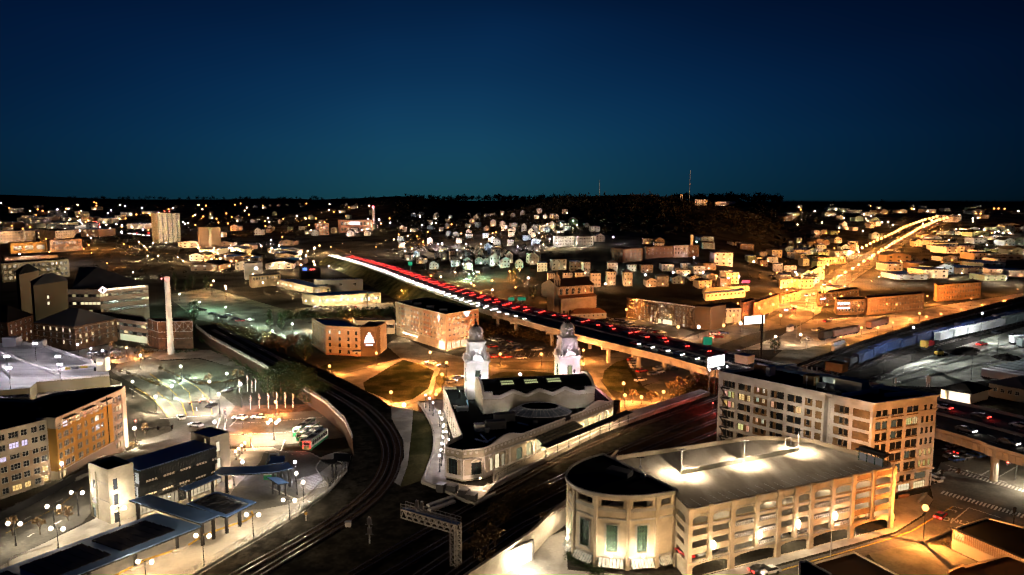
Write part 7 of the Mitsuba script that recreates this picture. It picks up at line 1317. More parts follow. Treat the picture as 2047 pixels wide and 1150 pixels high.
for x, y, h, kd, l in ((1265, 806, 8, 'bare', 'bare tree right of the station, left of two'), (1302, 806, 8, 'bare', 'bare tree right of the station, right of two'), (735, 612, 12, 'fir', 'dark fir before the lit market front'), (388, 645, 13, 'leaf', 'dark round tree beside the boiler house'), (350, 580, 15, 'fir', 'dark fir behind the chimney'), (372, 585, 11, 'fir', 'small dark fir right of the chimney'), (385, 578, 12, 'leaf', 'dark round tree behind the greenish lot'), (413, 580, 11, 'leaf', 'dark tree at the end of the greenish lot'), (540, 655, 12, 'fir', 'dark fir behind the orange-lit trees'), (562, 660, 11, 'fir', 'second dark fir behind the orange-lit trees'), (1420, 655, 9, 'leaf', 'dark tree right of the brick apartment house'), (1548, 706, 9, 'leaf', 'dark bush tree in the far station car park'), (860, 690, 4, 'leaf', 'small shrub before the corner hotel'), (752, 706, 4, 'leaf', 'small shrub by the sign tower'), (1030, 560, 15, 'fir', 'dark fir left of the white houses'), (1066, 600, 12, 'leaf', 'dark tree left of the church')): tree(G(x, y), h, kd, l)
thicket('brush', 'dark scrub on the outer slope of the railway curve', [(380, 668), (395, 655), (470, 700), (540, 738), (600, 772), (640, 800), (600, 800), (520, 765), (450, 715)], 330, 2.0, 'm_leaf')
# big screens and signs
k = thing('lit_billboard', 'tall glaring white screen on posts beside the end of the elevated highway', 'billboard'); c = P(1411, 786, 3); D = c[1]; A, B = P(1412, 786, 3)[:2], P(1447, 773, 4)[:2] ; FF = frame_at(A, B - A); L = ln(A, B); z0, z1 = ZAT(1412, 738, D), ZAT(1412, 714, D)
put(k + '__panel', MB().box(0, L, 0, .5, z0, z1, FF), 'm_dark'); put(k + '__screen', MB().quad(*[(FF @ [u, -.04, z, 1])[:3] for u, z in ((.2, z0 + .2), (L - .2, z0 + .2), (L - .2, z1 - .2), (.2, z1 - .2))]), 'm_lens', emitter=glow((.95, .93, 1), 2.6)); put(k + '__figure', MB().box(1.0, 1.5, -.1, -.06, z0 + 1.2, z0 + 2.9, FF).box(1.08, 1.42, -.1, -.06, z0 + 3.0, z0 + 3.5, FF), 'm_dark')
for t in (.15, .5, .85): put(part(k, 'post'), MB().box(L * t - .2, L * t + .2, .1, .45, 0, z0, FF), 'm_dark')
put(k + '__walkway', MB().box(-.3, L + .3, -1.2, 0, z0 - .5, z0 - .35, FF), 'm_dark')
for t in (.0, .5, 1): scene[part(k, 'lamp')] = {**BULB, 'to_world': place(*(FF @ [L * t, -1.2, z0 - .2, 1])[:3], 0, .4), 'emitter': glow((.9, .9, 1), 6)}
point(k + '__light', (FF @ [L / 2, -4, (z0 + z1) / 2, 1])[:3], (.95, .92, 1), 90, .3)
k = thing('lit_billboard', 'overexposed white billboard beside the orange junction', 'billboard'); A, B = P(1486, 665, 0)[:2], P(1528, 662, 0)[:2]; FF = frame_at(A, B - A); L = ln(A, B); z0, z1 = ZAT(1486, 650, A[1]), ZAT(1486, 632, A[1]); put(k + '__panel', MB().box(0, L, 0, .5, z0, z1, FF), 'm_dark'); put(k + '__screen', MB().quad(*[(FF @ [u, -.04, z, 1])[:3] for u, z in ((.2, z0 + .2), (L - .2, z0 + .2), (L - .2, z1 - .2), (.2, z1 - .2))]), 'm_lens', emitter=glow((1, .95, .85), 2.2)); put(k + '__post', MB().box(L * .8, L * .84, .1, .5, 0, z0, FF), 'm_dark')
b = G(1521, 715); k = thing('tall_mast', 'tall dark mast standing behind the office roof', 'mast'); put(k + '__pole', MB().tube(b, b + [0, 0, ZAT(1521, 630, b[1])], .5, .35, 8), 'm_dark')
m = MB(); A = P(1470, 700, 17)
for i in range(9): m.bar(A + [i * .9, 0, -5 + (i % 3) * .2], A + [i * .9 + .3, 0, 0], .15)
m.bar(A, A + [8, 0, 0], .2); m.bar(A + [0, 0, -2.5], A + [8, 0, -2.5], .2); k = thing('roof_trellis', 'dark steel lattice behind the left end of the office roof, tinged red', 'lattice frame'); put(k + '__frame', m, 'm_dark')
q = P(1452, 738, 8); k = thing('red_beacon', 'red lamp glowing behind the left end of the office roof', 'lamp'); put(k + '__post', MB().tube((q[0], q[1], 0), q, .15), 'm_dark'); scene[k + '__globe'] = {**BULB, 'to_world': place(*q, 0, .6), 'emitter': glow((1, .08, .12), 7)}; point(k + '__light', q + [0, -1, .5], (1, .06, .1), 110, .2)
for x, y, w, h, c, l in ((846, 558, 4, 5, 0, ''), (820, 552, 5, 6, 0, '')): pass
for x, y, w, h, b_, l in ((1022, 598, 9, 3, 604, 'left'), (1043, 598, 12, 3, 606, 'right')): p = G(x, b_); zc_ = ZAT(x, y, p[1]); k = thing('highway_sign', f'green road sign beside the highway near the church, {l} of two', 'road sign'); put(k + '__panel', MB().box(p[0] - w / 4, p[0] + w / 4, p[1], p[1] + .2, zc_ - 1.2, zc_ + 1.2), 'm_signgreen', emitter=glow((.02, .5, .3), .35)); put(k + '__post', MB().box(p[0] - .15, p[0] + .15, p[1] + .25, p[1] + .5, 0, zc_), 'm_metal')
for x, y, l in ((820, 527, 'far'), (1414, 682, 'near')): p = G(x, y + 18); zc_ = ZAT(x, y, p[1]); k = thing('highway_sign', f'small green road sign at the {l} side of the highway', 'road sign'); put(k + '__panel', MB().box(p[0] - 2.2, p[0] + 2.2, p[1], p[1] + .2, zc_ - 2, zc_ + 2), 'm_signgreen', emitter=glow((.02, .5, .28), .3)); put(k + '__post', MB().box(p[0] - .15, p[0] + .15, p[1] + .25, p[1] + .5, 0, zc_), 'm_metal')
# ---------------------------------------------------------------- freight yard
sheet('yard_paving', [P(x, y, Z5)[:2] for x, y in [(1740, 770), (1790, 738), (1850, 715), (1960, 680), (2060, 650), (2300, 600), (2500, 740), (2100, 775), (1960, 762), (1890, 775)]], 'm_lawn_pale', .09, 'pale gravel of the freight yard', z=Z5)
for i, px in enumerate(([(1745, 757), (1830, 735), (1950, 707), (2060, 680)], [(1755, 762), (1850, 738), (1960, 712), (2060, 690)], [(1790, 768), (1890, 746), (1985, 725), (2060, 710)], [(1706, 742), (1800, 712), (1900, 684), (2060, 642)])): track(px, 'railway track across the pale freight yard, %s from the office block' % ('nearest', 'second', 'third', 'beside the blue train')[i], 'tracks in the freight yard', Z5 + .14, sleepers=False)
def boxcar(p, d, L, h, mat, label, group, name='container_wagon', two=False):
    k = thing(name, label, 'freight wagon', group); d = np.asarray(d, float) / ln((0, 0), d); FF = frame_at(p, d); put(k + '__container', MB().box(.3, L - .3, -1.4, 1.4, Z5 + 1.3, Z5 + 1.3 + h, FF), mat); m = MB()
    for i in range(int((L - .6) / .7)): m.box(.5 + i * .7, .6 + i * .7, -1.45, -1.4, Z5 + 1.4, Z5 + 1.2 + h, FF)
    put(k + '__rib', m, mat); put(k + '__underframe', MB().box(0, L, -1.2, 1.2, Z5 + .9, Z5 + 1.25, FF).box(.8, 3, -1, 1, Z5 + .3, Z5 + .9, FF).box(L - 3, L - .8, -1, 1, Z5 + .3, Z5 + .9, FF), 'm_dark'); return k
tp = np.array([P(x, y, Z5)[:2] for x, y in [(1709, 730), (1769, 708), (1814, 694), (1912, 667.6), (2012, 642.5), (2060, 632)]])
for i, (p, d) in enumerate(along(tp, 16.5)): boxcar(p, d, 15.8, 4.2 if i % 3 else 3.4, 'm_container_blue', 'blue container wagon in the long train through the freight yard', 'wagons of the blue train')
lp = np.array([P(x, y, Z5)[:2] for x, y in [(1652, 749), (1709, 730)]])
for i, (p, d) in enumerate(along(lp, 17)[:2]):
    k = thing('locomotive', 'black locomotive at the head of the blue train' + (' with its headlamp on' if i == 0 else ', second of two'), 'locomotive'); d = d / ln((0, 0), d); FF = frame_at(p, d); put(k + '__hood', MB().box(4, 15.5, -1.0, 1.0, Z5 + 1.4, Z5 + 3.8, FF), 'm_loco'); put(k + '__cab', MB().box(1.2, 4, -1.4, 1.4, Z5 + 1.4, Z5 + 4.3, FF), 'm_loco'); put(k + '__nose', MB().box(.2, 1.2, -1, 1, Z5 + 1.4, Z5 + 3.0, FF), 'm_loco'); put(k + '__truck', MB().box(1, 5, -1.2, 1.2, Z5 + .3, Z5 + 1.3, FF).box(11, 15, -1.2, 1.2, Z5 + .3, Z5 + 1.3, FF), 'm_dark')
    if i == 0: q = (FF @ [0, 0, Z5 + 3.2, 1])[:3]; scene[k + '__headlamp'] = {**BULB, 'to_world': place(*q, 0, .45), 'emitter': glow((1, .62, .3), 8)}
wp = np.array([P(x, y, Z5)[:2] for x, y in [(1872, 685), (1917, 674), (1979, 660), (2031, 647.5)]])
for i, (p, d) in enumerate(along(wp, 15.6)): boxcar(p, d, 15, 3.6 if i < 5 else 4.4, 'm_container_white' if i < 5 else 'm_container_grey', ('white container wagon in the shorter train' if i < 5 else 'taller grey-green container wagon in the shorter train') + ' in the freight yard', 'white wagons' if i < 5 else 'grey-green wagons', 'freight_wagon')
k = thing('shunting_engine', 'yellow-fronted shunting engine at the end of the white wagons', 'locomotive'); p = P(1845, 699, Z5); FF = frame_at(p, wp[1] - wp[0]); put(k + '__hood', MB().box(2, 9, -1, 1, Z5 + 1.2, Z5 + 3.2, FF), 'm_car_red'); put(k + '__cab', MB().box(-.2, 2, -1.4, 1.4, Z5 + 1.2, Z5 + 4.2, FF), 'm_paint_yellow'); put(k + '__truck', MB().box(0, 9, -1.1, 1.1, Z5 + .3, Z5 + 1.2, FF), 'm_dark')
k = thing('wheel_loader', 'yellow wheel loader beside a gravel heap in the yard', 'loader'); p = P(1878, 712, Z5); FF = frame_at(p, (1, .2)); put(k + '__body', MB().box(-2, 1.5, -1, 1, Z5 + .9, Z5 + 2.2, FF), 'm_paint_yellow'); put(k + '__cab', MB().box(-.8, .6, -.8, .8, Z5 + 2.2, Z5 + 3.5, FF), 'm_pane'); put(k + '__bucket', MB().box(2.2, 3.4, -1.3, 1.3, Z5 + .3, Z5 + 1.3, FF), 'm_dark')
for x in (-1.3, 1.2):
    for y in (-1.1, 1.1): put(part(k, 'wheel'), MB().tube((FF @ [x, y - .3, Z5 + .75, 1])[:3], (FF @ [x, y + .3, Z5 + .75, 1])[:3], .75, n=10), 'm_tyre')
for x, y, r, h, l in ((1920, 706, 7, 2.6, 'large grey gravel heap near the wheel loader'), (2012, 717, 6, 2.4, 'grey gravel heap beside the right lamp mast'), (1935, 700, 5, 1.8, 'low gravel heap behind the large one')):
    p = P(x, y, Z5); n = 18; v = [(p[0], p[1], Z5 + h)]; f = []
    for j, q in enumerate((.35, .7, 1.0)): v += [(p[0] + r * q * math.cos(a) * (1 + .15 * math.sin(3 * a + j)), p[1] + r * q * math.sin(a), Z5 + h * (1 - q) ** .8 + .3 * math.sin(5 * a + j) * (q < 1)) for a in np.arange(n) * 6.2832 / n]
    for j in range(n): f += [[0, 1 + j, 1 + (j + 1) % n]] + [t for i in range(2) for a, b in ((1 + i * n + j, 1 + i * n + (j + 1) % n),) for t in ([a, a + n, b + n], [a, b + n, b])]
    k = thing('gravel_heap', l, 'gravel heap'); put(k, MB().add(v, f), 'm_ballast', True)
car(P(1853, 696, Z5) + np.array([30, 6, 0]), .5, 'red', 'red vehicle with lamps beside the white wagons', tail=8, s=1.3); car(P(1960, 663, Z5), .6, 'red', 'red-lit vehicle farther along the white wagons', tail=8, s=1.4); car(P(1990, 668, Z5), .6, 'grey', 'grey pickup on the pale yard gravel', s=1.3); car(P(1988, 668, Z5) + np.array([4, -8, 0]), .6, 'white', 'white van on the pale yard gravel', s=1.3)
def shed(name, label, px, ytop, hip, wm, rm, faces=None): return block(name, label, 'shed', px, ytop, wm, rm, faces, z0=Z5, hip=hip, overhang=1.0)
k, ps, _, zs = shed('open_shed', 'dark-roofed shed with one wide brightly lit bay in the yard', [(1880, 798), (1940, 808), (1975, 798)], 786, 2.6, 'm_cream', 'm_roof_black')
A, B = np.array(ps[0]), np.array(ps[1]); L = ln(A, B); glow_panel(k, A, B - A, L * .62, Z5 + .1, L * .7, zs - Z5 - .6, (1, .86, .6), 1.6, -.1, 'lit_bay'); glow_panel(k, A, B - A, L * .1, Z5 + .1, 2.0, 2.4, (1, .72, .3), 1.2, -.12, 'lit_door'); point(k + '__light', (frame_at(A, B - A) @ [L * .6, -4, Z5 + 3, 1])[:3], (1, .85, .6), 130, .3)
shed('yard_office', 'long low building with grey roof and small windows behind the open shed', [(1975, 792), (2046, 806), (2120, 790)], 778, 2.6, 'm_stucco', 'm_roof_grey', {0: rowsf(1, 4, 1.4, 1.4, .3, .5, 1.4)})
for i in range(7): p0 = P(1962 + i * 13, 757 - i * 3.2, Z5); boxcar(p0[:2], P(2060 + i * 13, 775 - i * 3.2, Z5)[:2] - p0[:2], 15, 3.0, 'm_container_white' if i < 2 else 'm_container_grey', 'parked box trailer in the row right of the yard, %s' % ('nearest, white' if i == 0 else 'second, white' if i == 1 else 'grey roofed'), 'grey box trailers' if i > 1 else None, 'box_trailer')
for x, y, l in ((2020, 690, 'left'), (2035, 697, 'right')): boxcar(P(x, y, Z5)[:2], (1, .25), 14, 3.2, 'm_container_white' if l == 'left' else 'm_container_grey', f'{"white" if l == "left" else "grey"} semitrailer parked on the bright yard, {l} of two', None, 'semitrailer')
for xb, yb, yt, on, l in ((1821.6, 724, 657, 1, 'tall lit lamp mast by the blue train'), (1959, 685, 629, 1, 'tall lit lamp mast by the white wagons'), (1941, 760, 689, 0, 'unlit tall mast in the middle of the yard'), (1765, 759, 698, 0, 'unlit tall mast behind the office roof'), (1993, 717, 675, 0, 'unlit mast with a yellow foot by the gravel heap')):
    b = P(xb, yb, Z5); lamp(b, ZAT(xb, yt, b[1]) - Z5, (.93, .95, 1), 900 if on else 0, .55 if on else .12, label=l, k=8 if on else .05, name='lamp_mast', w=1.0 if on else None, cat='lamp mast')
for i, (x, y) in enumerate(((1551, 705), (1612, 698), (1633, 658), (1650, 690), (1600, 668), (1688, 678), (1592, 676))): b = G(x, y); k = thing('light_pole', 'bare thin pole in the far station car park', 'pole', 'poles in the far station car park'); put(k + '__shaft', MB().tube(b, b + [0, 0, 7], .13, .09), 'm_metal')
block('platform_shelter', 'small pitched shelter on the far station car park', 'shelter', [(1661, 702), (1668, 704), (1690, 696)], 692, 'm_cream', 'm_roof_pale', hip=1.2); block('small_white_shed', 'small white shed by the far station car park', 'shed', [(1572, 662), (1577, 664), (1587, 661)], 654, 'm_house_white', 'm_roof_grey', hip=1)
for i, (x0, y0, x1, y1) in enumerate(((1640, 682, 1680, 672), (1662, 678, 1735, 662), (1735, 660, 1775, 648))): a, b = P(x0, y0, Z5), P(x1, y1, Z5); k = boxcar(a[:2], (b - a)[:2], min(26, ln(a, b)), 3.2, 'm_brownbrick' if i == 0 else 'm_pinkbrick', 'red-brown railway coach standing beyond the orange-lit track, %s' % ('left', 'middle', 'right')[i], None, 'railway_coach')
# ---------------------------------------------------------------- right foreground
gsheet('street', [(1372, 1185), (1560, 1132), (1700, 1095), (1790, 1068), (1850, 1030), (1866, 1000), (1860, 975), (1880, 925), (2047, 900), (2200, 930), (2200, 1120), (1960, 1070), (1905, 1060), (1850, 1092), (1735, 1110), (1500, 1190), (1380, 1230)], 'm_asphalt', .06, 'asphalt of the street and junction along the garage')
gsheet('pavement', [(1060, 1090), (1130, 1060), (1135, 1140), (1372, 1162), (1560, 1112), (1782, 1056), (1790, 1040), (1784, 1000), (1850, 985), (1866, 1000), (1842, 1032), (1790, 1064), (1700, 1090), (1560, 1128), (1380, 1182), (1200, 1260), (1000, 1260), (1010, 1130)], 'm_concrete', .1, 'pale pavement along the garage and round the drum')
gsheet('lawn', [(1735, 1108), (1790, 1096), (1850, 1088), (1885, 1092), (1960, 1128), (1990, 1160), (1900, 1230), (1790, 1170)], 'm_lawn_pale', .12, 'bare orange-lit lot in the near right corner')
k = fresh('centre_line'); put(k, line_px([(1460, 1176), (1536, 1149), (1620, 1124), (1711, 1098), (1786, 1076), (1824, 1062), (1860, 1040), (1905, 1014)], .35, None, .12, k), 'm_paint_yellow'); tag(k, 'yellow centre line of the street along the garage', kind='structure')
for nm, (a0, a1, b0, b1), n in (('zebra crossing from the garage corner across the street', ((1880, 988), (2062, 1042), (1886, 982), (2068, 1035)), 24), ('zebra crossing on the far side of the junction', ((1894, 941), (2062, 990), (1900, 936), (2068, 984)), 24), ('zebra crossing beside the office corner', ((1863, 948), (1868, 970), (1884, 940), (1888, 960)), 8)):
    m = MB()
    for i in range(n):
        t, u = i / n, (i + .5) / n; p = [np.array(a0) + (np.array(a1) - a0) * t, np.array(a0) + (np.array(a1) - a0) * u, np.array(b0) + (np.array(b1) - b0) * u, np.array(b0) + (np.array(b1) - b0) * t]; v = [G(*q) + [0, 0, .13] for q in p]; m.quad(*v)
    k = fresh('zebra_crossing'); put(k, m, 'm_paint_white'); tag(k, nm, kind='structure')
for px in ([(1900, 1047), (1937, 1016)], [(1902, 1013), (1928, 1019)], [(1937, 1016), (2000, 1036)], [(2030, 935), (1990, 958)], [(1990, 960), (2012, 966)], [(1890, 930), (2010, 965)], [(1960, 952), (1978, 941)]): k = fresh('road_marking'); put(k, line_px(px, .28, None, .12, k), 'm_paint_white'); tag(k, 'white stop or lane line at the right junction', kind='structure')
tm = meshkit.text_mesh('ONLY', 1.7, .01, True); v = np.array(tm.vertices); g0 = G(1880, 1040); e0 = (G(1900, 1044) - g0)[:2]; e0 /= ln((0, 0), e0); n0 = (G(1896, 1026) - G(1888, 1040))[:2]; n0 /= ln((0, 0), n0); scene['road_lettering'] = mikit.ply((np.c_[g0[0] + v[:, 0] * e0[0] + v[:, 1] * n0[0] * 1.3, g0[1] + v[:, 0] * e0[1] + v[:, 1] * n0[1] * 1.3, g0[2] + .14 + v[:, 2]], np.array(tm.faces)), 'm_paint_white'); tag('road_lettering', 'white word ONLY painted on the turning lane', kind='structure')
m = MB(); g0 = G(1908, 1026); p = lambda a, b: (g0[0] + e0[0] * a + n0[0] * b, g0[1] + e0[1] * a + n0[1] * b, .14); m.quad(p(0, 0), p(.35, 0), p(.35, 1.6), p(0, 1.6)); m.quad(p(-1.2, 1.3), p(.35, 1.3), p(.35, 1.7), p(-1.2, 1.7)); m.tri(p(-1.2, .9), p(-1.2, 2.1), p(-2.0, 1.5)); put('turn_arrow', m, 'm_paint_white'); tag('turn_arrow', 'white left turn arrow painted before the word', kind='structure')
b = G(1856.5, 985); signal(b, tuple(P(1914, 981, 0)[:2] - b[:2]), (.42, 1.0), 'dark mast arm with two signals at the office corner', False, ZAT(1856, 944, b[1]))
b = G(2030, 960); signal(b, (-2.5, .3), (1.0,), 'red traffic light hanging at the right edge', True, ZAT(2020, 926, b[1])); b = G(2025, 1060); signal(b, None, (0,), 'dark signal pole behind the corrugated shop', False, 5)
b = G(1660, 1113); k = thing('street_lamp', 'unlit slender lamp post in front of the garage', 'street lamp'); h = ZAT(1660, 1060, b[1]); put(k + '__pole', MB().tube(b, b + [0, 0, h], .13, .08).bar(b + [0, 0, h], b + [-1.6, -.4, h + .5], .1).box(b[0] - 2.2, b[0] - 1.4, b[1] - .6, b[1] - .2, h + .4, h + .6), 'm_metal')
for i, (x, y, c, hd, tl, an) in enumerate(((1880, 1035, 'red', 0, 9, .75), (1866, 962, 'white', 9, 0, 2.0), (1870, 955, 'silver', 9, 0, 2.0), (1538, 1146, 'white', 9, 0, 3.5), (1518, 1143, 'black', 0, 9, .42))): car(G(x, y), an, c, ['red car with tail lamps on in the turning lane', 'white car at the zebra crossing by the office corner', 'silver car behind it at the zebra crossing', 'white car with headlamps at the bottom of the street', 'black car with tail lamps leaving along the garage'][i], head=hd, tail=tl, s=1.0)
for i, (x, y) in enumerate(((1890, 905), (1900, 915), (1912, 922), (1922, 908), (1935, 918), (1948, 912), (1930, 900), (1905, 895), (1960, 915))): car(G(x, y), .3, ['black', 'grey', 'blue'][i % 3], 'dark car in the unlit lot under the highway at the right', 'cars in the unlit lot', tail=3 if i == 3 else 0, s=1.0)
k = thing('plaza_planter', 'low orange-lit planter wall at the office corner', 'wall'); a, b = G(1797, 997), G(1816, 993); c, d = G(1836, 1006), G(1852, 990); put(k + '__wall', MB().bar(a + [0, 0, .4], b + [0, 0, .4], .5, .8), 'm_pinkbrick'); put(k + '__ramp', MB().bar(c + [0, 0, .4], d + [0, 0, .4], .4, .9), 'm_concrete')
# low buildings in the near right corner
def lowb(name, label, cat, px, z, wm, rm, drop=.3):
    poly = ccw([P(x, y, z)[:2] for x, y in px]); k = thing(name, label, cat); building(k, poly, -1, z, wm, rm, {}, drop); return k, poly
k, pl_ = lowb('flat_roof_shop', 'low building with broad dark brown roof at the bottom edge', 'shop', [(1629, 1124), (1707, 1102), (1815, 1158), (1760, 1230), (1560, 1230)], 4.5, 'm_cream', 'm_roof_brown')
bh, ph2 = lowb('roof_house', 'small white rooftop box with two windows at the bottom edge', 'building', [(1597, 1122), (1612, 1119), (1662, 1146), (1650, 1180), (1597, 1170)], 6.5, 'm_house_white', 'm_roof_black')
p0 = P(1597, 1124, 6.5)[:2]; p1_ = P(1662, 1148, 6.5)[:2]
for u in (.8, 2.4): window(bh, p0 + [-.1, -.35], p1_ - p0, u, 4.2, 1.1, 1.4, 2, 2)
k, pl_ = lowb('corrugated_shop', 'low shop with corrugated upper wall and dark roof at the right edge', 'shop', [(1905, 1056), (1972, 1034), (2080, 1062), (2150, 1120), (2047, 1116)], 4.8, 'm_house_cream', 'm_roof_black')
A, B = P(1905, 1056, 4.8)[:2], P(2047, 1116, 4.8)[:2]; L = ln(A, B); FF = frame_at(A, B - A); m = MB()
for i in range(int(L / .45)): m.box(i * .45, i * .45 + .24, -.1, .0, 2.5, 4.7, FF)
put(part(k, 'corrugated_wall'), m, 'm_stucco'); labels[k + '__corrugated_wall'] = {'label': 'upright ribs of the corrugated wall', 'kind': 'stuff'}; put(part(k, 'sign_board'), MB().box(.7, 2.6, -.2, -.1, 3.0, 4.3, FF), 'm_paint_white')
for i in range(4): put(part(k, 'sign_line'), MB().box(.9, 2.4, -.22, -.2, 3.15 + i * .28, 3.25 + i * .28, FF), 'm_car_red')
put(part(k, 'eaves'), MB().box(-.3, L, -.4, .1, 4.75, 4.95, FF), 'm_dark')
lowb('red_roof_shed', 'low reddish brown roof in the very corner at the bottom right', 'shed', [(1892, 1141), (1925, 1127), (1930, 1131), (2012, 1108), (2100, 1140), (2100, 1260), (1900, 1260)], 4.2, 'm_cream', 'm_roof_brown')
hedge([(1888, 1090), (1920, 1098), (1960, 1118)], .9, 30, 'pale brush along the foot of the corrugated shop'); hedge([(1130, 1105), (1150, 1128), (1185, 1145), (1200, 1150)], 1.1, 46, 'shrubs round the foot of the garage drum', 'm_leaf')
# retaining wall scene: lit underpass, signal bridge, brush
m = MB(); rw_ = [np.array(q) for q in ((29.6, 198.6), (16.9, 169.8), (8.9, 157.7), P(1060, 1063, Z5)[:2] + [.4, -.3], P(930, 1150, Z5)[:2] + [.4, -.3], P(700, 1290, Z5)[:2] + [.4, -.3])]
for a, b in zip(rw_[:-1], rw_[1:]): m.bar((*a, 2.6), (*b, 2.6), .5, 5.4); m.bar((*a, 5.35), (*b, 5.35), .7, .3)
k = thing('retaining_wall', 'tan concrete retaining wall from the garage drum to the bottom edge', 'wall'); put(k + '__face', m, 'm_stone')
k = thing('lit_underpass', 'overexposed white underpass mouth in the retaining wall at the bottom edge', 'underpass'); A, B = P(1003, 1150, 0)[:2], P(1063, 1121, 0)[:2]; ab = (B - A) / ln(A, B); A = A - ab * 8; FF = frame_at(A, ab); L = ln(A, B); nn_ = 4.1
put(k + '__frame', MB().box(-.2, L + .3, -.25, .4, nn_, nn_ + .5, FF).box(L, L + .4, -.25, .4, 0, nn_, FF), 'm_concrete'); put(k + '__lit_interior', MB().quad(*[(FF @ [u, .05, z, 1])[:3] for u, z in ((0, .05), (L, .05), (L, nn_), (0, nn_))]), 'm_paint_white', emitter=glow((1, .93, .8), 2.2)); put(k + '__gate_post', MB().box(L - 9, L - 8.85, -.3, -.15, 0, 3, FF), 'm_dark'); point(k + '__light', (FF @ [L * .7, -2.5, 3, 1])[:3], (1, .85, .62), 60, .5)  # glowing panel stands for the lit interior; the point light is its spill
thicket('brush', 'dry brush on the bank above the retaining wall', [(930, 1120), (1000, 1040), (1100, 1010), (1125, 1015), (1060, 1055), (1000, 1095)], 160, 1.2, 'm_brush', 5.0)
for x, y, h in ((960, 1115, 11), (975, 1105, 12), (990, 1095, 12), (948, 1120, 10), (1085, 1045, 6)): b = P(x, y, Z5); tree(b, h * .62, 'bare', 'bare brushy tree on the dark bank between tracks and garage', 'bare trees on the bank', wide=1.5)
sb = thing('signal_bridge', 'white steel lattice signal bridge reaching over the dark tracks', 'signal bridge'); b0 = P(908, 1130, Z5); e0_ = P(806, 1020, 13.2); zt, zb2 = 13.6, 11.9; dirb = (e0_ - b0)[:2]; Lb = ln((0, 0), dirb); dirb /= Lb; nb = np.array([-dirb[1], dirb[0]]) * .7; tb, leg, rl = MB(), MB(), MB(); q3 = lambda t, s, z: (*(b0[:2] + dirb * t + nb * s), z)
for s in (-1, 1):
    for z in (zt, zb2): tb.bar(q3(-1.2, s, z), q3(Lb, s, z), .22)
    n = 9
    for i in range(n): a_, c_ = -1.2 + (Lb + 1.2) * i / n, -1.2 + (Lb + 1.2) * (i + 1) / n; tb.bar(q3(a_, s, zb2), q3((a_ + c_) / 2, s, zt), .12); tb.bar(q3((a_ + c_) / 2, s, zt), q3(c_, s, zb2), .12); tb.bar(q3(c_, s, zb2), q3(c_, s, zt), .12)
    for z in (zt + .6, zt + 1.2): rl.bar(q3(-1.2, s, z), q3(Lb, s, z), .07)
    for i in range(12): t = -1.2 + (Lb + 1.2) * i / 11; rl.bar(q3(t, s, zt), q3(t, s, zt + 1.2), .07)
    for t0 in (-1.2, .4):
        leg.bar(q3(t0, s, Z5), q3(t0, s, zt), .24)
    for i in range(7): z_ = Z5 + i * 1.0; leg.bar(q3(-1.2, s, z_), q3(.4, s, z_ + 1), .1); leg.bar(q3(-1.2, s, z_ + 1), q3(.4, s, z_), .1)
for i in range(7): leg.bar(q3(-1.2, -1, Z5 + i), q3(-1.2, 1, Z5 + i + 1), .1)
put(sb + '__truss', tb, 'm_white'); put(sb + '__leg', leg, 'm_white'); put(sb + '__railing', rl, 'm_metal'); put(sb + '__walkway', MB().add([q3(-1.2, -1, zt + .05), q3(Lb, -1, zt + .05), q3(Lb, 1, zt + .05), q3(-1.2, 1, zt + .05)], [[0, 1, 2], [0, 2, 3]]), 'm_canopy')
for t in (Lb * .62, Lb * .72): p = np.array(q3(t, 0, zt)); put(part(sb, 'signal_mast'), MB().tube(p, p + [0, 0, 2.6], .1).box(p[0] - .3, p[0] + .3, p[1] - .2, p[1] + .2, p[2] + .8, p[2] + 2.4), 'm_metal')
k = thing('track_signal', 'pale slender railway signal mast with two heads on the dark ground', 'railway signal'); p = P(739, 1088, Z5); h = ZAT(739, 1032, p[1]) - Z5; put(k + '__mast', MB().tube(p, p + [0, 0, h], .14), 'm_white')
for z in (h * .5, h * .85): put(part(k, 'signal_head'), MB().box(p[0] - .4, p[0] + .4, p[1] - .3, p[1] + .2, p[2] + z - .7, p[2] + z + .5).box(p[0] - .8, p[0] + .8, p[1] - .1, p[1] + .1, p[2] + z - .9, p[2] + z - .8), 'm_metal')
k = thing('relay_cabinet', 'small white cabinet on the dark ground between the tracks', 'cabinet'); p = P(696, 1053, Z5); put(k + '__box', MB().box(p[0] - .6, p[0] + .6, p[1] - .4, p[1] + .4, Z5, Z5 + 1.1), 'm_white'); put(k + '__lid', MB().box(p[0] - .66, p[0] + .66, p[1] - .46, p[1] + .46, Z5 + 1.1, Z5 + 1.18), 'm_metal')
k = thing('marker_post', 'white post with yellow head beside the curved tracks', 'post'); p = P(612, 1042, Z5); put(k + '__shaft', MB().tube(p, p + [0, 0, 1.5], .16), 'm_white'); put(k + '__head', MB().box(p[0] - .25, p[0] + .25, p[1] - .25, p[1] + .25, Z5 + 1.5, Z5 + 2.0), 'm_paint_yellow')
k = thing('panel_ramp', 'pale panelled ramp in two rows below the terrace corner', 'ramp')
for r in range(2):
    for c in range(4): a = P(852 + c * 13 + r * 3, 1012 - c * 4.6 + r * 9, Z5); e = (P(865, 1007, Z5) - P(852, 1012, Z5)); f = np.array([e[1], -e[0], 0]) * .62; put(part(k, 'panel'), MB().add([a + [0, 0, .5], a + e * .9 + [0, 0, .5], a + e * .9 + f + [0, 0, .5], a + f + [0, 0, .5], a, a + e * .9, a + e * .9 + f, a + f], [[0, 2, 1], [0, 3, 2], [3, 7, 6], [3, 6, 2], [2, 6, 5], [2, 5, 1], [0, 4, 7], [0, 7, 3]]), 'm_white')
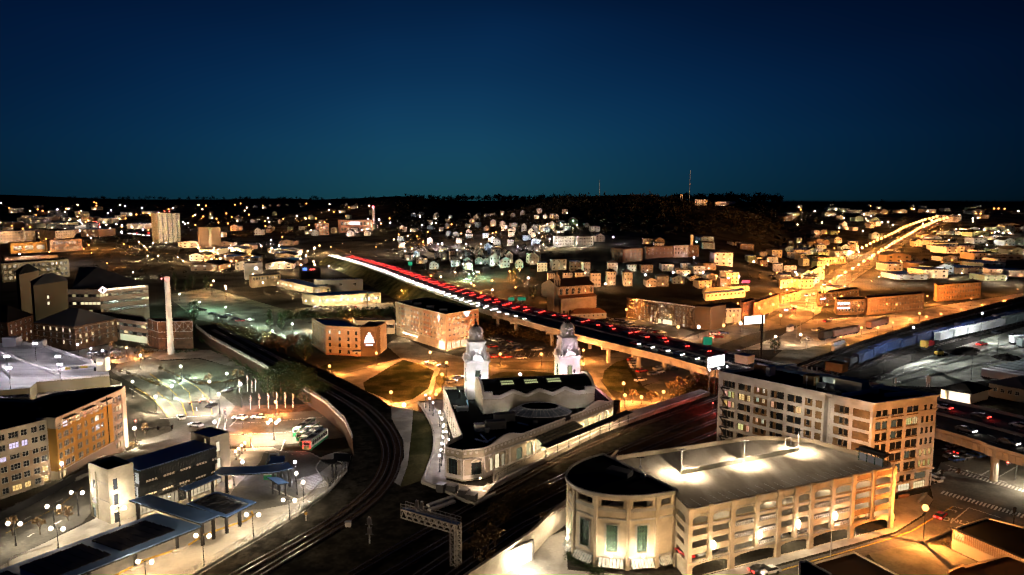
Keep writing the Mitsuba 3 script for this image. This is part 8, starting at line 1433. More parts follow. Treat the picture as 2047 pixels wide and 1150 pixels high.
# ---------------------------------------------------------------- lamps near and middle distance: foot x, foot y, head y, colour, strength
C6 = {'o': SODIUM, 'w': WHITE, 'v': VIOLET, 'm': WARM, 'g': GREENISH, 'G': (.4, 1, .6)}
def lamps(data, label, group, heads=((0, 0),), r=.4, k=11, name='street_lamp', w=None, hmin=0):
    for bx, by, hy, c, I in data: lamp_px(bx, by, hy, C6[c], I, r * 1.25, heads, label, group, k * 1.5 if c != 'o' else 5, name, w)
arm = ((1.4, .2),)
lamps([(32, 1092, 1046, 'w', 48), (109, 1055, 1012, 'w', 48), (117, 1099, 1056, 'w', 33), (240, 1054, 1014, 'w', 45), (157, 1032, 984, 'w', 56), (408, 1134, 1070, 'm', 71), (507, 1082, 1028, 'w', 63), (579, 1042, 999, 'w', 60), (292, 1165, 1122, 'm', 71)], 'tall dark lamp post with round white globes on the bus plaza', 'plaza lamps', ((-1.3, .1), (1.3, -.1)), .36)
lamps([(608, 1017, 968, 'w', 30), (594, 990, 950, 'w', 21), (591, 965, 927, 'v', 21), (126, 962, 930, 'w', 18), (486, 952, 927, 'v', 18), (468, 972, 951, 'm', 9)], 'single globe lamp on the plaza or by the apartment wall', 'single plaza lamps', r=.36)
lamps([(271, 893, 860, 'w', 339), (313, 827, 796, 'w', 409), (267, 796, 766, 'w', 339), (363, 762, 735, 'g', 300), (455, 778, 750, 'g', 300), (439, 828, 791, 'w', 357), (420, 796, 766, 'w', 285), (282, 739, 713, 'w', 267), (534, 755, 739, 'w', 195), (483, 815, 771, 'v', 231), (430, 868, 847, 'v', 106), (345, 800, 775, 'g', 213)], 'white lamp post along the curving avenue', 'avenue lamps', r=.45)
lamps([(254, 720, 698, 'o', 312), (552, 831, 807, 'o', 270), (660, 838, 822, 'o', 208), (486, 870, 840, 'o', 312), (501, 892, 873, 'o', 124)], 'orange lamp post near the brick street under the railway', 'orange lamps by the brick street', r=.5)
lamps([(548, 880, 842, 'w', 495)], 'cluster lamp with four globes in the bus yard', None, ((-1.3, -1.3), (1.3, -1.3), (-1.3, 1.3), (1.3, 1.3)), .42)
lamps([(490 - i * 6, 902 + i * 6, 887 + i * 6, 'm', 14) for i in range(4)], 'small warm lamp in the short row beside the bus lane', 'small row of lamps by the bus lane', r=.3)
for i, (x, y) in enumerate(((851, 812), (859, 819), (866, 828), (879, 850), (884, 863), (886, 878), (886, 890), (886, 902), (884, 915), (882, 928), (879, 940))): b = P(x, y + 4, Z5); lamp(b, 4.2, VIOLET if i % 3 else WHITE, 8, .34, ((0, 0),), 'white globe lamp in the row along the west side of the station', 'globe lamps by the station', 12, 'globe_lamp')
for i in range(7): q = S['g'] + (S['h'] - S['g']) * (i + .5) / 7; k = thing('facade_uplight', 'small warm uplight in the row at the foot of the west station wall', 'uplight', 'uplights at the west station wall'); scene[k + '__lens'] = {**BULB, 'to_world': place(q[0] - 1.6, q[1], 5.6, 0, .35), 'emitter': glow((1, .85, .6), 8)}; put(k + '__housing', MB().box(q[0] - 1.9, q[0] - 1.3, q[1] - .3, q[1] + .3, 5, 5.3), 'm_dark'); point(k + '__light', (q[0] - 1.5, q[1], 6.2), (1, .85, .6), 7, .12)
for bx, by, hy, I in ((72.5, 721, 687, 75), (118, 745, 712, 85), (122, 762, 728, 60), (16, 746, 712, 80), (21, 778, 735, 80), (-30, 720, 690, 80)): b = P(bx, by, ZD); lamp(b, max(4, ZAT(bx, hy, b[1]) - ZD), VIOLET, I, .45, ((-.6, 0), (.6, 0)), 'violet-white twin lamp on the frosty parking deck', 'lamps of the frosty deck', 16)
lamps([(157, 712, 691, 'v', 40), (183, 717, 699, 'v', 40), (206, 720, 703, 'v', 40), (36, 700, 678, 'v', 40)], 'violet-white lamp before the brick hospital wings', 'lamps by the hospital', r=.4)
lamps([(659, 748, 735, 'o', 510), (753, 731, 709, 'o', 510), (860, 730, 708, 'o', 510), (893, 755, 728, 'o', 510), (884, 780, 752, 'o', 464), (782, 812, 788, 'o', 510), (872, 814, 792, 'o', 402), (808, 824, 816, 'w', 61), (1000, 732, 711, 'o', 402), (1082, 732, 711, 'o', 402), (1166, 724, 703, 'o', 464), (1166, 752, 731, 'o', 464), (1173, 772, 751, 'o', 464), (1246, 800, 770, 'o', 510), (1249, 815, 794, 'o', 309), (1326, 806, 787, 'o', 402), (1282, 808, 800, 'o', 92), (1040, 772, 752, 'v', 77)], 'orange street lamp on the traffic circle behind the station', 'orange lamps behind the station', r=.55)
lamps([(1845, 1087, 1022, 'o', 477)], 'glaring orange street lamp at the right junction', None, r=.62, k=14)
lamps([(1980, 1240, 1190, 'o', 260), (1440, 1240, 1180, 'm', 300), (1700, 1260, 1200, 'm', 160), (2075, 985, 950, 'w', 160)], 'street lamp on the street below the right-hand corner shops', 'lamps of the corner street', r=.5)  # lamps out of view, placed to light the street along the garage
lamps([(1096, 605, 578, 'o', 520), (1272, 640, 603, 'o', 422), (1355, 680, 657, 'o', 273), (1396, 676, 657, 'w', 195), (1398, 650, 628, 'o', 162), (1446, 672, 654, 'o', 247), (1517, 640, 619, 'o', 273), (1466, 646, 633, 'o', 169), (1252, 638, 622, 'o', 130), (1480, 664, 650, 'w', 130), (1170, 576, 564, 'o', 130), (1056, 570, 558, 'w', 130), (1345, 560, 547, 'w', 273), (1405, 558, 547, 'w', 130), (1477, 566, 555, 'w', 169), (1506, 537, 525, 'm', 169), (1523, 544, 532, 'o', 169), (1387, 532, 517, 'v', 455), (1066, 496, 481, 'v', 455), (1099, 495, 480, 'v', 520), (1226, 488, 476, 'v', 390), (1146, 454, 443, 'G', 520), (1392, 496, 485, 'G', 325), (1210, 580, 570, 'm', 169), (1545, 628, 612, 'o', 455), (1565, 612, 598, 'o', 455), (1590, 632, 616, 'o', 390), (1612, 618, 602, 'o', 455), (1625, 640, 624, 'o', 325), (1560, 650, 634, 'o', 325), (1290, 560, 552, 'g', 195), (1230, 545, 536, 'g', 195)], 'street lamp among the houses and shops on the far side of the highway', 'lamps on the hillside', r=.75, k=16)
lamps([(1721, 674, 658, 'o', 420), (1754, 672, 658, 'o', 420), (1784, 663, 648, 'o', 420), (1817, 656, 641, 'o', 420), (1851, 651, 636, 'o', 420), (1880, 645, 630, 'o', 420), (1837, 645, 629, 'o', 600), (1680, 690, 676, 'o', 260), (1920, 634, 621, 'o', 420), (1962, 626, 612, 'o', 420), (2005, 618, 604, 'o', 420), (1600, 686, 672, 'm', 220), (1550, 690, 676, 'm', 200)], 'orange street lamp along the service road by the freight tracks', 'orange lamps by the freight tracks', r=.6, k=14)
lamps([(662, 507, 495, 'o', 390), (685, 500, 488, 'o', 390), (752, 514, 495, 'o', 450), (851, 548, 519, 'o', 450), (910, 566, 546, 'o', 630), (962, 606, 588, 'o', 450), (893, 600, 586, 'o', 300), (935, 552, 538, 'o', 300), (803, 598, 583, 'o', 390), (701, 516, 505, 'o', 300)], 'orange lamp beside the far part of the elevated highway', 'lamps beside the highway', r=.6, k=14)
lamps([(400, 622, 606, 'G', 540), (452, 632, 616, 'g', 720), (500, 655, 640, 'g', 594), (545, 680, 664, 'g', 468), (585, 668, 650, 'g', 468), (360, 606, 590, 'g', 468), (640, 660, 640, 'm', 288), (700, 640, 622, 'o', 468)], 'pale green street lamp in the lot between hospital and market', 'lamps of the greenish lot', r=.5)
r = random.Random(31)
for box, n, I, cs in (((372, 640, 500, 548), 24, 700, 'momw'), ((860, 1040, 552, 604), 14, 420, 'oom'), ((1420, 1600, 560, 640), 12, 420, 'oow'), ((0, 130, 500, 560), 8, 700, 'ow'), ((420, 560, 560, 600), 6, 420, 'om'), ((1640, 1860, 610, 640), 8, 420, 'o')):  # street lamps scattered at random to brighten the middle distance
    for _ in range(n): c = r.choice(cs); b = G(r.uniform(*box[:2]), r.uniform(*box[2:])); lamp(b, 8, C6[c], I * r.uniform(.5, 1.3), b[1] * .0014, label='warm lamp among the trees and low blocks of the middle distance', group='lamps of the middle distance', k=5 if c == 'o' else 14, name='area_lamp')
# ---------------------------------------------------------------- houses
UW = MB().box(-.5, .5, -.5, .5, -1.2, 1); HIP = MB().add([(-.56, -.56, .99), (.56, -.56, .99), (.56, .56, .99), (-.56, .56, .99), (0, -.16, 1.2), (0, .16, 1.2)], [[0, 1, 4], [1, 2, 5], [1, 5, 4], [2, 3, 5], [3, 0, 4], [3, 4, 5], [0, 2, 1], [0, 3, 2]])
GAB = MB().add([(-.55, -.55, .97), (.55, -.55, .97), (.55, .55, .97), (-.55, .55, .97), (0, -.55, 1.42), (0, .55, 1.42)], [[1, 2, 5], [1, 5, 4], [3, 0, 4], [3, 4, 5], [0, 2, 1], [0, 3, 2]]); GEND = MB().add([(-.5, -.5, .98), (.5, -.5, .98), (0, -.5, 1.36)], [[0, 1, 2]])
PORCH = MB().box(-.36, .36, -.62, -.5, .3, .33).box(-.36, .36, -.62, -.5, .62, .65).box(-.36, -.32, -.62, -.58, -.1, .65).box(.32, .36, -.62, -.58, -.1, .65).box(-.4, .4, -.64, -.5, .95, .99)
WALLS = ['m_house_white', 'm_house_white', 'm_house_grey', 'm_house_cream', 'm_house_blue', 'm_house_grey', 'm_house_brown', 'm_house_green']; WN = {'m_house_white': 'white', 'm_house_grey': 'pale grey', 'm_house_cream': 'cream', 'm_house_blue': 'blue-grey', 'm_house_brown': 'brown', 'm_house_green': 'green-grey'}
for n_ in set(WALLS): scene.setdefault(n_, scene[n_])
UWP = {m: UW.ply(m) for m in WN}; GEP = {m: GEND.ply(m) for m in WN}; RO = [HIP.ply('m_roof_grey'), HIP.ply('m_roof_black'), GAB.ply('m_roof_grey'), GAB.ply('m_roof_black')]; PO = PORCH.ply('m_house_grey'); PW = MB().box(-.5, .5, -.5, .5, -.5, .5).ply('m_pane'); PF = MB().box(-.62, .62, -.3, .3, -.62, -.5).ply('m_frame_white')
def house(p, w, h, kind, mat, where, group=None, rz=None, nf=3, nc=3, lit=.14, dep=None, name='house', cat='house'):
    rz = rnd.uniform(-14, 14) if rz is None else rz; dep = dep or w * rnd.uniform(1.0, 1.35)
    key = fresh(name); tag(key, f'{WN[mat]} {"gabled" if kind == "g" else "flat" if kind == "f" else "hip-roofed"} {name.replace("_", " ")} {where}', cat, group); M = T().translate([p[0], p[1] + dep / 2, p[2]]).rotate([0, 0, 1], rz).scale([w, dep, h]); R = T().translate([p[0], p[1] + dep / 2, p[2]]).rotate([0, 0, 1], rz)
    scene[key + '__wall'] = {**UWP[mat], 'to_world': M}
    if kind == 'f': scene[key + '__roof'] = {**PW, 'to_world': R @ T().translate([0, 0, h + .1]).scale([w * 1.03, dep * 1.03, .3])}
    else: scene[key + '__roof'] = {**RO[(2 if kind == 'g' else 0) + rnd.randrange(2)], 'to_world': M}
    if kind == 'g': scene[key + '__gable_wall'] = {**GEP[mat], 'to_world': M}; scene[key + '__gable_wall_001'] = {**GEP[mat], 'to_world': M @ T().scale([-1, -1, 1])}
    if nf == 3 and rnd.random() < .45 and kind != 'f': scene[key + '__porch'] = {**PO, 'to_world': M}
    for f in range(nf):
        for c in range(nc):
            k = part(key, 'window'); z = h * (f + .55) / nf; x = w * ((c + .5) / nc - .5); l = litpick(lit * 1.5, 1.6); e = {**PW, 'to_world': R @ T().translate([x, -dep / 2, z]).scale([w * .095, .12, h / nf * .4])}
            if l: e['emitter'] = glow(l, 1.3)
            scene[k] = e
            if p[1] < 760: scene[part(k, 'sill')] = {**PF, 'to_world': R @ T().translate([x, -dep / 2, z]).scale([w * .105, .3, h / nf * .4])}
    if rnd.random() < .5: scene[key + '__porch_lamp'] = {**BULB, 'to_world': R @ T().translate([w * rnd.uniform(-.4, .4), -dep / 2 - .5, h * .22 + .4]).scale([max(.3, float(p[1]) * .0007)] * 3), 'emitter': glow(rnd.choice([WARM, (1, .8, .55), SODIUM, WHITE]), 14)}  # added glowing dots standing for the scattered city lights
    return key
HZ = [(275, 345, 655, 745), (400, 485, 650, 757), (495, 585, 645, 765), (618, 710, 652, 775), (747, 830, 640, 763), (880, 965, 645, 768)]
def from_zoom(l, where, kinds='h', mats=None, **k):
    for i, (x0, x1, y0, y1) in enumerate(l):
        px, py = 1024 + (x0 + x1) / 7.984, 380 + y1 / 3.992; b = G(px, py); w = (x1 - x0) / 3.992 * b[1] / F; h = (y1 - y0) / 3.992 * b[1] / F * .92; mt = mats[i % len(mats)] if mats else rnd.choice(WALLS)
        house(b, w * .8, h, kinds[i % len(kinds)], mt, where if isinstance(where, str) else where[i], rz=k.get('rz', rnd.uniform(-4, 10)), nf=3 if h > 7 else 2, nc=3, lit=k.get('lit', .12))
ORD = ['first', 'second', 'third', 'fourth', 'fifth', 'sixth', 'seventh', 'eighth', 'ninth', 'tenth', 'eleventh', 'twelfth', 'thirteenth', 'fourteenth', 'fifteenth']
from_zoom(HZ, [f'in the front row above the church, {ORD[i]} from the left' for i in range(6)], 'h', ['m_house_cream', 'm_house_white', 'm_house_cream', 'm_house_white', 'm_house_cream', 'm_house_cream'])
R2_ = [(190, 290, 575, 650), (295, 445, 545, 640), (450, 555, 565, 650), (555, 625, 565, 690), (755, 850, 570, 680), (915, 1000, 590, 650), (1018, 1135, 590, 660), (1183, 1305, 585, 650), (1350, 1425, 580, 650), (1420, 1545, 600, 680), (1500, 1635, 580, 640), (1595, 1780, 490, 605)]
from_zoom(R2_, [f'in the second row up the hill, {ORD[i]} from the left' for i in range(12)], 'fhfhhhhhhhhh', ['m_house_white', 'm_house_grey', 'm_house_brown', 'm_house_white'])
R3_ = [(1055, 1155, 715, 775), (1145, 1260, 680, 770), (1268, 1390, 695, 750), (1405, 1520, 690, 725), (1530, 1645, 675, 720), (1680, 1815, 650, 750), (1460, 1600, 715, 790), (1645, 1755, 700, 780), (1300, 1440, 635, 690)]
from_zoom(R3_, [f'in the cluster right of the front row, {ORD[i]} there' for i in range(9)], 'ghgggfhff', ['m_house_white', 'm_house_grey', 'm_house_blue', 'm_house_grey', 'm_house_cream', 'm_house_cream', 'm_house_cream', 'm_house_brown', 'm_house_white'])
R4_ = [(1040, 1120, 385, 435), (1125, 1220, 390, 435), (1130, 1220, 420, 448), (1480, 1615, 370, 420), (1505, 1630, 415, 470), (1735, 1870, 410, 450), (1810, 1945, 425, 480), (1965, 2040, 490, 530), (1870, 1950, 520, 580), (1930, 2010, 535, 590), (1970, 2044, 555, 610), (655, 740, 360, 415), (345, 430, 240, 290), (365, 460, 260, 305), (615, 705, 285, 335), (570, 620, 270, 300), (345, 420, 320, 345), (210, 310, 275, 330)]
from_zoom(R4_, [f'high under the dark woods, {(ORD + ["sixteenth", "seventeenth", "eighteenth"])[i]} of those scattered there' for i in range(18)], 'hghfhhhhfhhghhhghf')
block('long_apartment_row', 'long pale apartment row on the hillside, left of two', 'apartment building', [(1106, 493), (1108, 495), (1149, 492)], 473, 'm_house_grey', 'm_roof_black', {1: rowsf(3, 8, 1.6, 1.6, .1, .6, 1.2, 3.6)}); block('long_apartment_row', 'long pale apartment row on the hillside, right of two', 'apartment building', [(1149, 493), (1151, 495), (1186, 492)], 474, 'm_house_grey', 'm_roof_black', {1: rowsf(3, 7, 1.6, 1.6, .06, .6, 1.2, 3.6)})
def scatter(n, box, where, group, w=(7, 11), h=(5, 9), kinds='gghh', lit=.12, seed=1, poly=None, mats=None, avoid=9, name='house', cat='house', nf=2, nc=3):
    r = random.Random(seed); done = []
    for _ in range(n * 30):
        if len(done) >= n: break
        px, py = r.uniform(*box[:2]), r.uniform(*box[2:])
        if poly is not None and not poly.contains(Point(px, py)): continue
        b = G(px, py)
        if any(ln(b, q) < avoid for q in done) or b[1] > 4500: continue
        done.append(b); house(b, r.uniform(*w), r.uniform(*h), r.choice(kinds), r.choice(mats or ['m_house_grey', 'm_house_brown', 'm_house_blue', 'm_house_green', 'm_house_grey', 'm_house_white', 'm_house_cream']), where, group, nf=nf, nc=nc if b[1] < 1200 else 2, lit=lit, name=name, cat=cat)
scatter(80, (790, 1080, 428, 540), 'in the dark wooded quarter left of the church hill', 'houses of the dark quarter', seed=3, avoid=11, mats=['m_house_white', 'm_house_grey', 'm_house_grey', 'm_house_blue'], h=(6, 10), nf=2); scatter(16, (1010, 1160, 425, 470), 'high up left of the dark woods', 'houses left of the woods', seed=4, h=(6, 9))
scatter(60, (1545, 1760, 452, 585), 'left of the bright avenue', 'houses left of the avenue', seed=5, poly=Polygon([(1530, 520), (1600, 470), (1780, 440), (1810, 455), (1600, 590), (1530, 590)]), kinds='hhfg', h=(6, 10), w=(8, 14), lit=.2); scatter(46, (1640, 2046, 455, 600), 'right of the bright avenue', 'houses right of the avenue', seed=6, poly=Polygon([(1660, 600), (1850, 470), (2047, 450), (2047, 560), (1950, 570), (1850, 560), (1700, 590)]), kinds='ffhg', w=(12, 30), h=(5, 10), lit=.2, avoid=22)
scatter(40, (380, 780, 405, 475), 'on the far slope behind the twin towers', 'houses on the far slope', seed=7, w=(9, 18), h=(7, 11), lit=.3, avoid=16); scatter(34, (0, 300, 415, 480), 'in the far city at the upper left', 'buildings of the far left city', seed=8, w=(16, 45), h=(8, 15), kinds='ff', lit=.4, avoid=50, name='building', cat='building', nc=5, mats=['m_house_brown', 'm_house_grey', 'm_house_cream']); scatter(20, (370, 600, 488, 545), 'in the lamplit estate below the brown tower', 'estate houses', seed=9, w=(18, 30), h=(6, 8), kinds='gf', mats=['m_house_brown', 'm_house_cream'], lit=.3, avoid=24); scatter(26, (1560, 1990, 412, 446), 'in the distant town at the head of the avenue', 'distant town', seed=10, w=(16, 36), h=(8, 12), kinds='fg', lit=.5, avoid=40)
# ---------------------------------------------------------------- larger far buildings
tl = lambda r, c: tuple(x * rnd.uniform(.5, 1.8) for x in LIT[1]) if rnd.random() < .75 else None
kt, pt_, _, zt_ = block('tower_block', 'tall pale tower block with columns of lit windows and red roof lamps', 'tower block', [(305, 483), (318, 487), (362, 484)], 427, 'm_olive', 'm_roof_black', {0: rowsf(14, 4, 2.0, 1.8, .6, .9, 1.5, 3.0, nx=1, ny=1), 1: rowsf(14, 9, 2.0, 1.8, .6, 1, 1.5, 3.0, nx=1, ny=1, lit=tl)})
for t in (.2, .42, .64, .86): put(part(kt, 'dark_recess'), MB().box(ln(pt_[1], pt_[2]) * t - .8, ln(pt_[1], pt_[2]) * t + .8, -.3, 0, 2, zt_, frame_at(pt_[1], np.subtract(pt_[2], pt_[1]))), 'm_dark')  # dark strips laid on the wall in place of recesses
for i in (-1, 1): q = G(335, 486); scene[part(kt, 'red_lamp')] = {**BULB, 'to_world': place(q[0] + i * 4, q[1] + 4, zt_ + 3, 0, 1.1), 'emitter': glow(RED, 10)}
block('tower_block', 'plain brown tower block with one lit column of windows', 'tower block', [(397, 504), (400, 506), (443, 505)], 455, 'm_brownbrick', 'm_roof_black', {1: lambda L, zt, zb: [(L * .45, zt - 3 - r * 3.0, 3.0, 1.7, 2, 1, tuple(x * rnd.uniform(.3, 1) for x in LIT[1]), 'm_frame_dark') for r in range(12)]})
for a in (('far_garage', 'far open parking structure with bright decks at the left edge', 'parking garage', [(-10, 486), (0, 488), (72, 484)], 463, 'm_concrete', (4, 12, .8, .9)), ('far_garage', 'second far parking structure with bright decks', 'parking garage', [(80, 482), (112, 487), (150, 482)], 462, 'm_concrete', (4, 8, .8, .7)), ('orange_hall', 'orange-lit blank brick hall at the left edge', 'hall', [(18, 505), (22, 508), (95, 504)], 486, 'm_ochre', (1, 3, .2, .4)), ('brick_hall', 'long brick hall with small lit windows near the parking structures', 'hall', [(96, 502), (100, 505), (165, 501)], 480, 'm_brownbrick', (2, 12, .5, .9)), ('long_garage', 'long parking structure with lamp row at the left edge behind the hospital', 'parking garage', [(0, 560), (5, 565), (140, 553)], 527, 'm_olive', (3, 14, .5, .6)), ('brick_mill', 'large brown brick mill behind the long parking structure', 'mill', [(5, 540), (10, 543), (118, 538)], 513, 'm_brownbrick', (1, 6, .1, .5)), ('tan_block', 'tan block with lit windows on the far slope', 'building', [(630, 470), (632, 471), (658, 470)], 446, 'm_pinkbrick', (4, 4, .6, 1)), ('sign_building', 'reddish long building with white lit sign below the far stack', 'building', [(676, 464), (680, 466), (746, 462)], 440, 'm_pinkbrick', (2, 10, .4, .9)), ('dark_warehouse', 'dark brick warehouse with two white light bars near the avenue', 'warehouse', [(1667, 624), (1672, 630), (1730, 629)], 599, 'm_brownbrick', (2, 8, .05, .8)), ('dark_warehouse', 'long dark brick warehouse behind the freight car park', 'warehouse', [(1728, 625), (1732, 631), (1846, 620)], 596, 'm_brownbrick', (3, 20, .12, .7)), ('sign_warehouse', 'dark warehouse with yellow lit letters at its corner', 'warehouse', [(1632, 610), (1636, 614), (1716, 602)], 587, 'm_brownbrick', (2, 12, .1, .7)), ('brick_factory', 'orange brick factory with pale cornice at the right', 'factory', [(1866, 600), (1872, 604), (1960, 596)], 570, 'm_brick_tan', (3, 16, .12, .9)), ('long_shed', 'long pale flat shed right of the avenue', 'shed', [(1880, 530), (1885, 532), (1992, 533)], 523, 'm_house_cream', (1, 6, .1, .4)), ('long_shed', 'pale long shed at the far right edge', 'shed', [(1978, 519), (1982, 521), (2060, 520)], 511, 'm_house_grey', (1, 5, .1, .4)), ('hill_hospital', 'pale lit hospital slab on the dark ridge skyline', 'hospital', [(1428, 411), (1429, 412), (1470, 412)], 403, 'm_house_white', (2, 10, .8, .9)), ('hill_hospital', 'smaller pale slab at the left of the ridge skyline', 'hospital', [(1388, 410), (1389, 411), (1414, 411)], 399, 'm_house_white', (2, 6, .7, .8)), ('avenue_head_building', 'lit building with red mast lamp at the head of the avenue', 'building', [(1868, 441), (1870, 442), (1922, 442)], 430, 'm_house_grey', (2, 12, .7, 1.2)), ('water_tank', 'pale square water tower block on the ridge', 'tower', [(1359, 402), (1359.5, 402.5), (1365, 402.5)], 389, 'm_house_white', (1, 1, 0, 0)), ('red_shop', 'red brick shop with a lit front near the avenue corner', 'shop', [(1558, 606), (1562, 609), (1600, 600)], 590, 'm_pinkbrick', (2, 5, .4, 1)), ('mall', 'low bright-fronted store by the avenue junction', 'shop', [(1556, 572), (1560, 576), (1606, 572)], 560, 'm_house_cream', (1, 5, 1, 2.5)), ('long_house_row', 'orange-lit long shop building left of the avenue', 'shop row', [(1632, 529), (1634, 531), (1690, 527)], 517, 'm_stucco', (1, 10, .4, 1))):
    n, lb, cat, px, yt, mt, (nf, nc, p_, kk) = a; D = G(*px[1])[1]; Lp = (px[2][0] - px[1][0]) * D / F; hh = (px[1][1] - yt) * D / F; pitch = hh / (nf + .3); block(n, lb, cat, px, yt, mt, 'm_roof_black', {1: rowsf(nf, nc, Lp / nc * .6, pitch * .55, p_, kk, pitch * .35, pitch, nx=1, ny=1)})
A, B = bbase([(1636, 614), (1716, 602)]); lettering('sign_warehouse__letters', 'VTA', A, B - A, 6, ZAT(1640, 586, A[1]), 3.0, 'm_lens', -.4, glow((1, .75, .08), 2.4), True); glow_panel('sign_warehouse', A, B - A, 5, ZAT(1640, 600, A[1]), 7, 1.0, (.9, .85, 1), 3)
A, B = bbase([(1672, 630), (1730, 629)])
for y in (607, 616): glow_panel('dark_warehouse', A, B - A, 4.5, ZAT(1672, y, A[1]) - .6, 8.5, 1.2, (.95, .88, 1), 3)
A, B = bbase([(680, 466), (746, 462)]); glow_panel('sign_building', A, B - A, ln(A, B) * .45, ZAT(700, 449, A[1]), ln(A, B) * .3, 5, (.85, .75, 1), 4)
k = thing('far_stack', 'thin white factory stack with red lamp on the far slope', 'chimney'); b = G(747, 452); h = ZAT(747, 414, b[1]) - b[2]; put(k + '__stack', MB().tube(b, b + [0, 0, h], 3.4, 2.6, 10), 'm_white'); scene[k + '__red_lamp'] = {**BULB, 'to_world': place(b[0], b[1] - 2, b[2] + h, 0, 3), 'emitter': glow((1, .1, .12), 5)}; point(k + '__light', b + [6, -9, h * .5], (1, .8, .7), 900, .04)
for x, y, yt in ((1198, 394, 360), (1378, 404, 340)): b = G(x, y + 3); k = thing('radio_mast', 'hair-thin radio mast on the dark ridge, ' + ('left' if x < 1300 else 'right') + ' of two', 'mast'); put(k + '__lattice', MB().tube(b, b + [0, 0, ZAT(x, yt, b[1]) - b[2]], .8, .3, 4), 'm_grey')
# ---------------------------------------------------------------- woods
rg = np.random.default_rng(21)
def woods(label, px, n, s, rows=None):
    c = [G(x, y) for x, y in [(px[0] + (px[1] - px[0]) * rg.random(), px[2] + (px[3] - px[2]) * rg.random() ** 1.6) for _ in range(n)]]; mass('woods', label, [(p - [0, 0, s * .25], s * .5 * (p[1] / 1400) * (.6 + .8 * rg.random())) for p in c], 1, 0, 'm_hill', rg, per=34, fs=.42)
woods('dark bare woods covering the ridge behind the houses', (1120, 1560, 396, 470), 900, 11); woods('dark treetops along the ridge line left of the woods', (790, 1130, 396, 430), 380, 8); woods('dark treetops on the skyline at the left', (0, 800, 396, 420), 420, 5); woods('dark treetops on the skyline at the right', (1540, 2047, 405, 440), 360, 5); woods('dark trees between the houses of the quarter left of the church', (770, 1130, 435, 540), 420, 9); woods('dark trees between houses left of the avenue', (1490, 1640, 440, 560), 220, 9); woods('dark trees in the right-hand quarter', (1780, 2047, 460, 590), 200, 9); woods('dark trees in the far left city', (180, 620, 440, 560), 300, 8)
# ---------------------------------------------------------------- the avenue and far lamps
av = [G(x, y) for x, y in [(1575, 625), (1605, 600), (1650, 572), (1715, 533), (1770, 498), (1820, 469), (1860, 452), (1885, 445)]]; sheet('avenue', ribbon(av, 15), 'm_asphalt', .35, 'long straight avenue running up to the horizon', res=30)
for s in (-1, 1):
    for i, (p, d) in enumerate(along(np.array(av), 44, 8 if s > 0 else 24)): n = np.array([-d[1], d[0]]) / ln((0, 0), d) * 13 * s; q = p[:2] + n; lamp((*q, float(zg(*q))), 10, (1, .34, .07), 2100, max(.7, p[1] * .002), label='orange street lamp in the double row along the long avenue', group='lamps of the long avenue', k=5, w=.12)
for o, h_, t_ in ((-3, 14, 0), (3.5, 0, 9)): traffic(np.array([p[:2] + np.array([o, o * .6]) for p in av]), 90, 10, h_, t_, o < 0, 'car on the long avenue towards the horizon', 'cars on the long avenue', z=None, s=1.3)
far = [(x / 3.992, 380 + y / 3.992, c) for x, y, c in ((1110, 430, 'm'), (1150, 465, 'm'), (1175, 497, 'o'), (1180, 547, 'm'), (990, 450, 'o'), (1225, 437, 'w'), (1328, 435, 'w'), (857, 612, 'o'), (1065, 688, 'w'), (1420, 560, 'm'), (1465, 590, 'm'), (1520, 545, 'm'), (1645, 540, 'm'), (1690, 575, 'm'), (1740, 525, 'm'), (1760, 575, 'm'), (1830, 480, 'm'), (1830, 560, 'm'), (1832, 632, 'm'), (1858, 500, 'm'), (2015, 553, 'm'), (370, 405, 'o'), (515, 405, 'o'), (525, 458, 'o'), (710, 457, 'o'), (670, 490, 'o'), (1265, 547, 'm'), (770, 105, 'o'), (960, 118, 'w'), (1875, 118, 'o'), (1645, 125, 'o'), (65, 565, 'v'), (150, 592, 'v'), (230, 590, 'v'), (322, 590, 'v'), (400, 586, 'v'), (150, 640, 'v'), (1820, 268, 'o'), (75, 145, 'o'), (620, 118, 'm'), (460, 155, 'v'), (520, 175, 'w'), (465, 288, 'w'), (520, 312, 'w'), (730, 395, 'w'), (640, 240, 'w'), (600, 325, 'w'), (640, 330, 'w'), (660, 270, 'w'), (850, 280, 'w'), (930, 275, 'w'), (1035, 280, 'w'), (1120, 268, 'v'), (800, 300, 'w'))]
far += [(512 + x / 3.992, 380 + y / 3.992, c) for x, y, c in ((220, 535, 'm'), (310, 530, 'm'), (412, 505, 'm'), (465, 490, 'm'), (210, 390, 'o'), (75, 290, 'o'), (120, 415, 'v'), (1070, 270, 'v'), (1560, 285, 'o'), (1915, 355, 'o'), (1310, 215, 'v'), (580, 632, 'v'), (1485, 443, 'v'), (1100, 410, 'm'), (1210, 380, 'm'), (1285, 385, 'o'), (1650, 620, 'w'), (1700, 705, 'G'), (1735, 700, 'G'), (1760, 690, 'G'), (620, 175, 'o'), (390, 222, 'o'))]
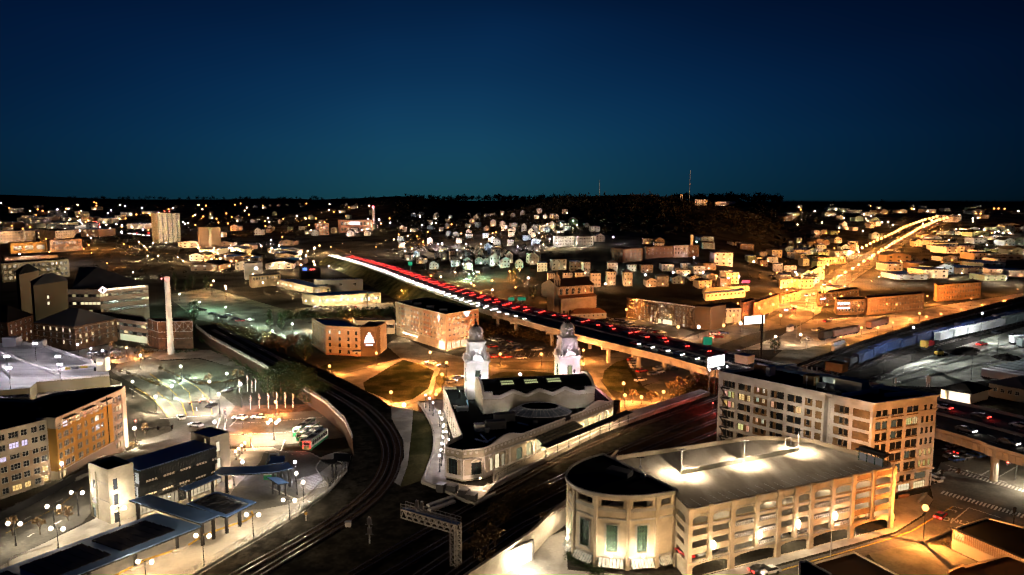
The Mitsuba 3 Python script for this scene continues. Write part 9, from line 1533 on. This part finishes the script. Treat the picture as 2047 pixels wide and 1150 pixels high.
far += [(1536 + x / 3.992, 380 + y / 3.992, c) for x, y, c in ((65, 695, 'o'), (255, 695, 'o'), (437, 690, 'o'), (545, 745, 'o'), (820, 765, 'o'), (920, 668, 'o'), (1062, 607, 'o'), (1645, 525, 'o'), (1408, 362, 'o'), (525, 485, 'o'), (325, 755, 'm'), (240, 808, 'o'), (28, 910, 'o'), (330, 885, 'o'), (1265, 890, 'o'), (1615, 912, 'o'), (1985, 832, 'o'), (1885, 930, 'o'), (995, 735, 'w'), (880, 725, 'w'), (1500, 640, 'w'), (1540, 695, 'w'), (1578, 635, 'w'), (1895, 740, 'w'), (1720, 325, 'v'), (1805, 350, 'v'), (1740, 455, 'w'), (720, 515, 'm'), (640, 510, 'w'), (1230, 440, 'o'), (1350, 412, 'w'), (1440, 412, 'w'), (1800, 148, 'o'), (1835, 148, 'o'), (630, 160, 'm'), (540, 150, 'm'), (600, 225, 'm'), (700, 230, 'm'), (780, 228, 'm'), (875, 262, 'o'), (560, 345, 'o'), (1700, 382, 'm'), (1810, 490, 'w'))]
r = random.Random(12)
far += [(r.uniform(0, 780), r.uniform(404, 470), r.choice('ooomwv')) for _ in range(96)] + [(r.uniform(1560, 2040), r.uniform(416, 470), r.choice('omww')) for _ in range(40)] + [(r.uniform(780, 1180), r.uniform(440, 540), r.choice('omwv')) for _ in range(30)]
for i, (x, y, c) in enumerate(far):
    b = G(x, y + 4); D = b[1]; lamp(b, max(5, (4 * D / F)), C6[c], (1500 if D < 900 else 4500) if (i % 3 == 0 or y > 478) else 0, min(4.0, max(.5, D * (.00125 if c == 'o' else .00095))), label='distant lamp glowing among the streets of the far city', group='lamps of the far city', k=3.5 if c == 'o' else 16, w=.1, name='city_lamp', pole=D < 1500)
ht = np.array([G(x, y)[:2] for x, y in [(150, 438), (165, 448), (160, 462), (178, 468), (255, 468), (305, 474)]])
traffic(ht, 26, 0, 22, 0, False, 'far car with headlamps on the road at the upper left', 'far cars at the upper left', z=None, s=2.2); traffic(ht + [34, 12], 30, 0, 0, 16, True, 'far car with tail lamps on the road at the upper left', 'far cars with tail lamps at the upper left', z=None, s=2.2)
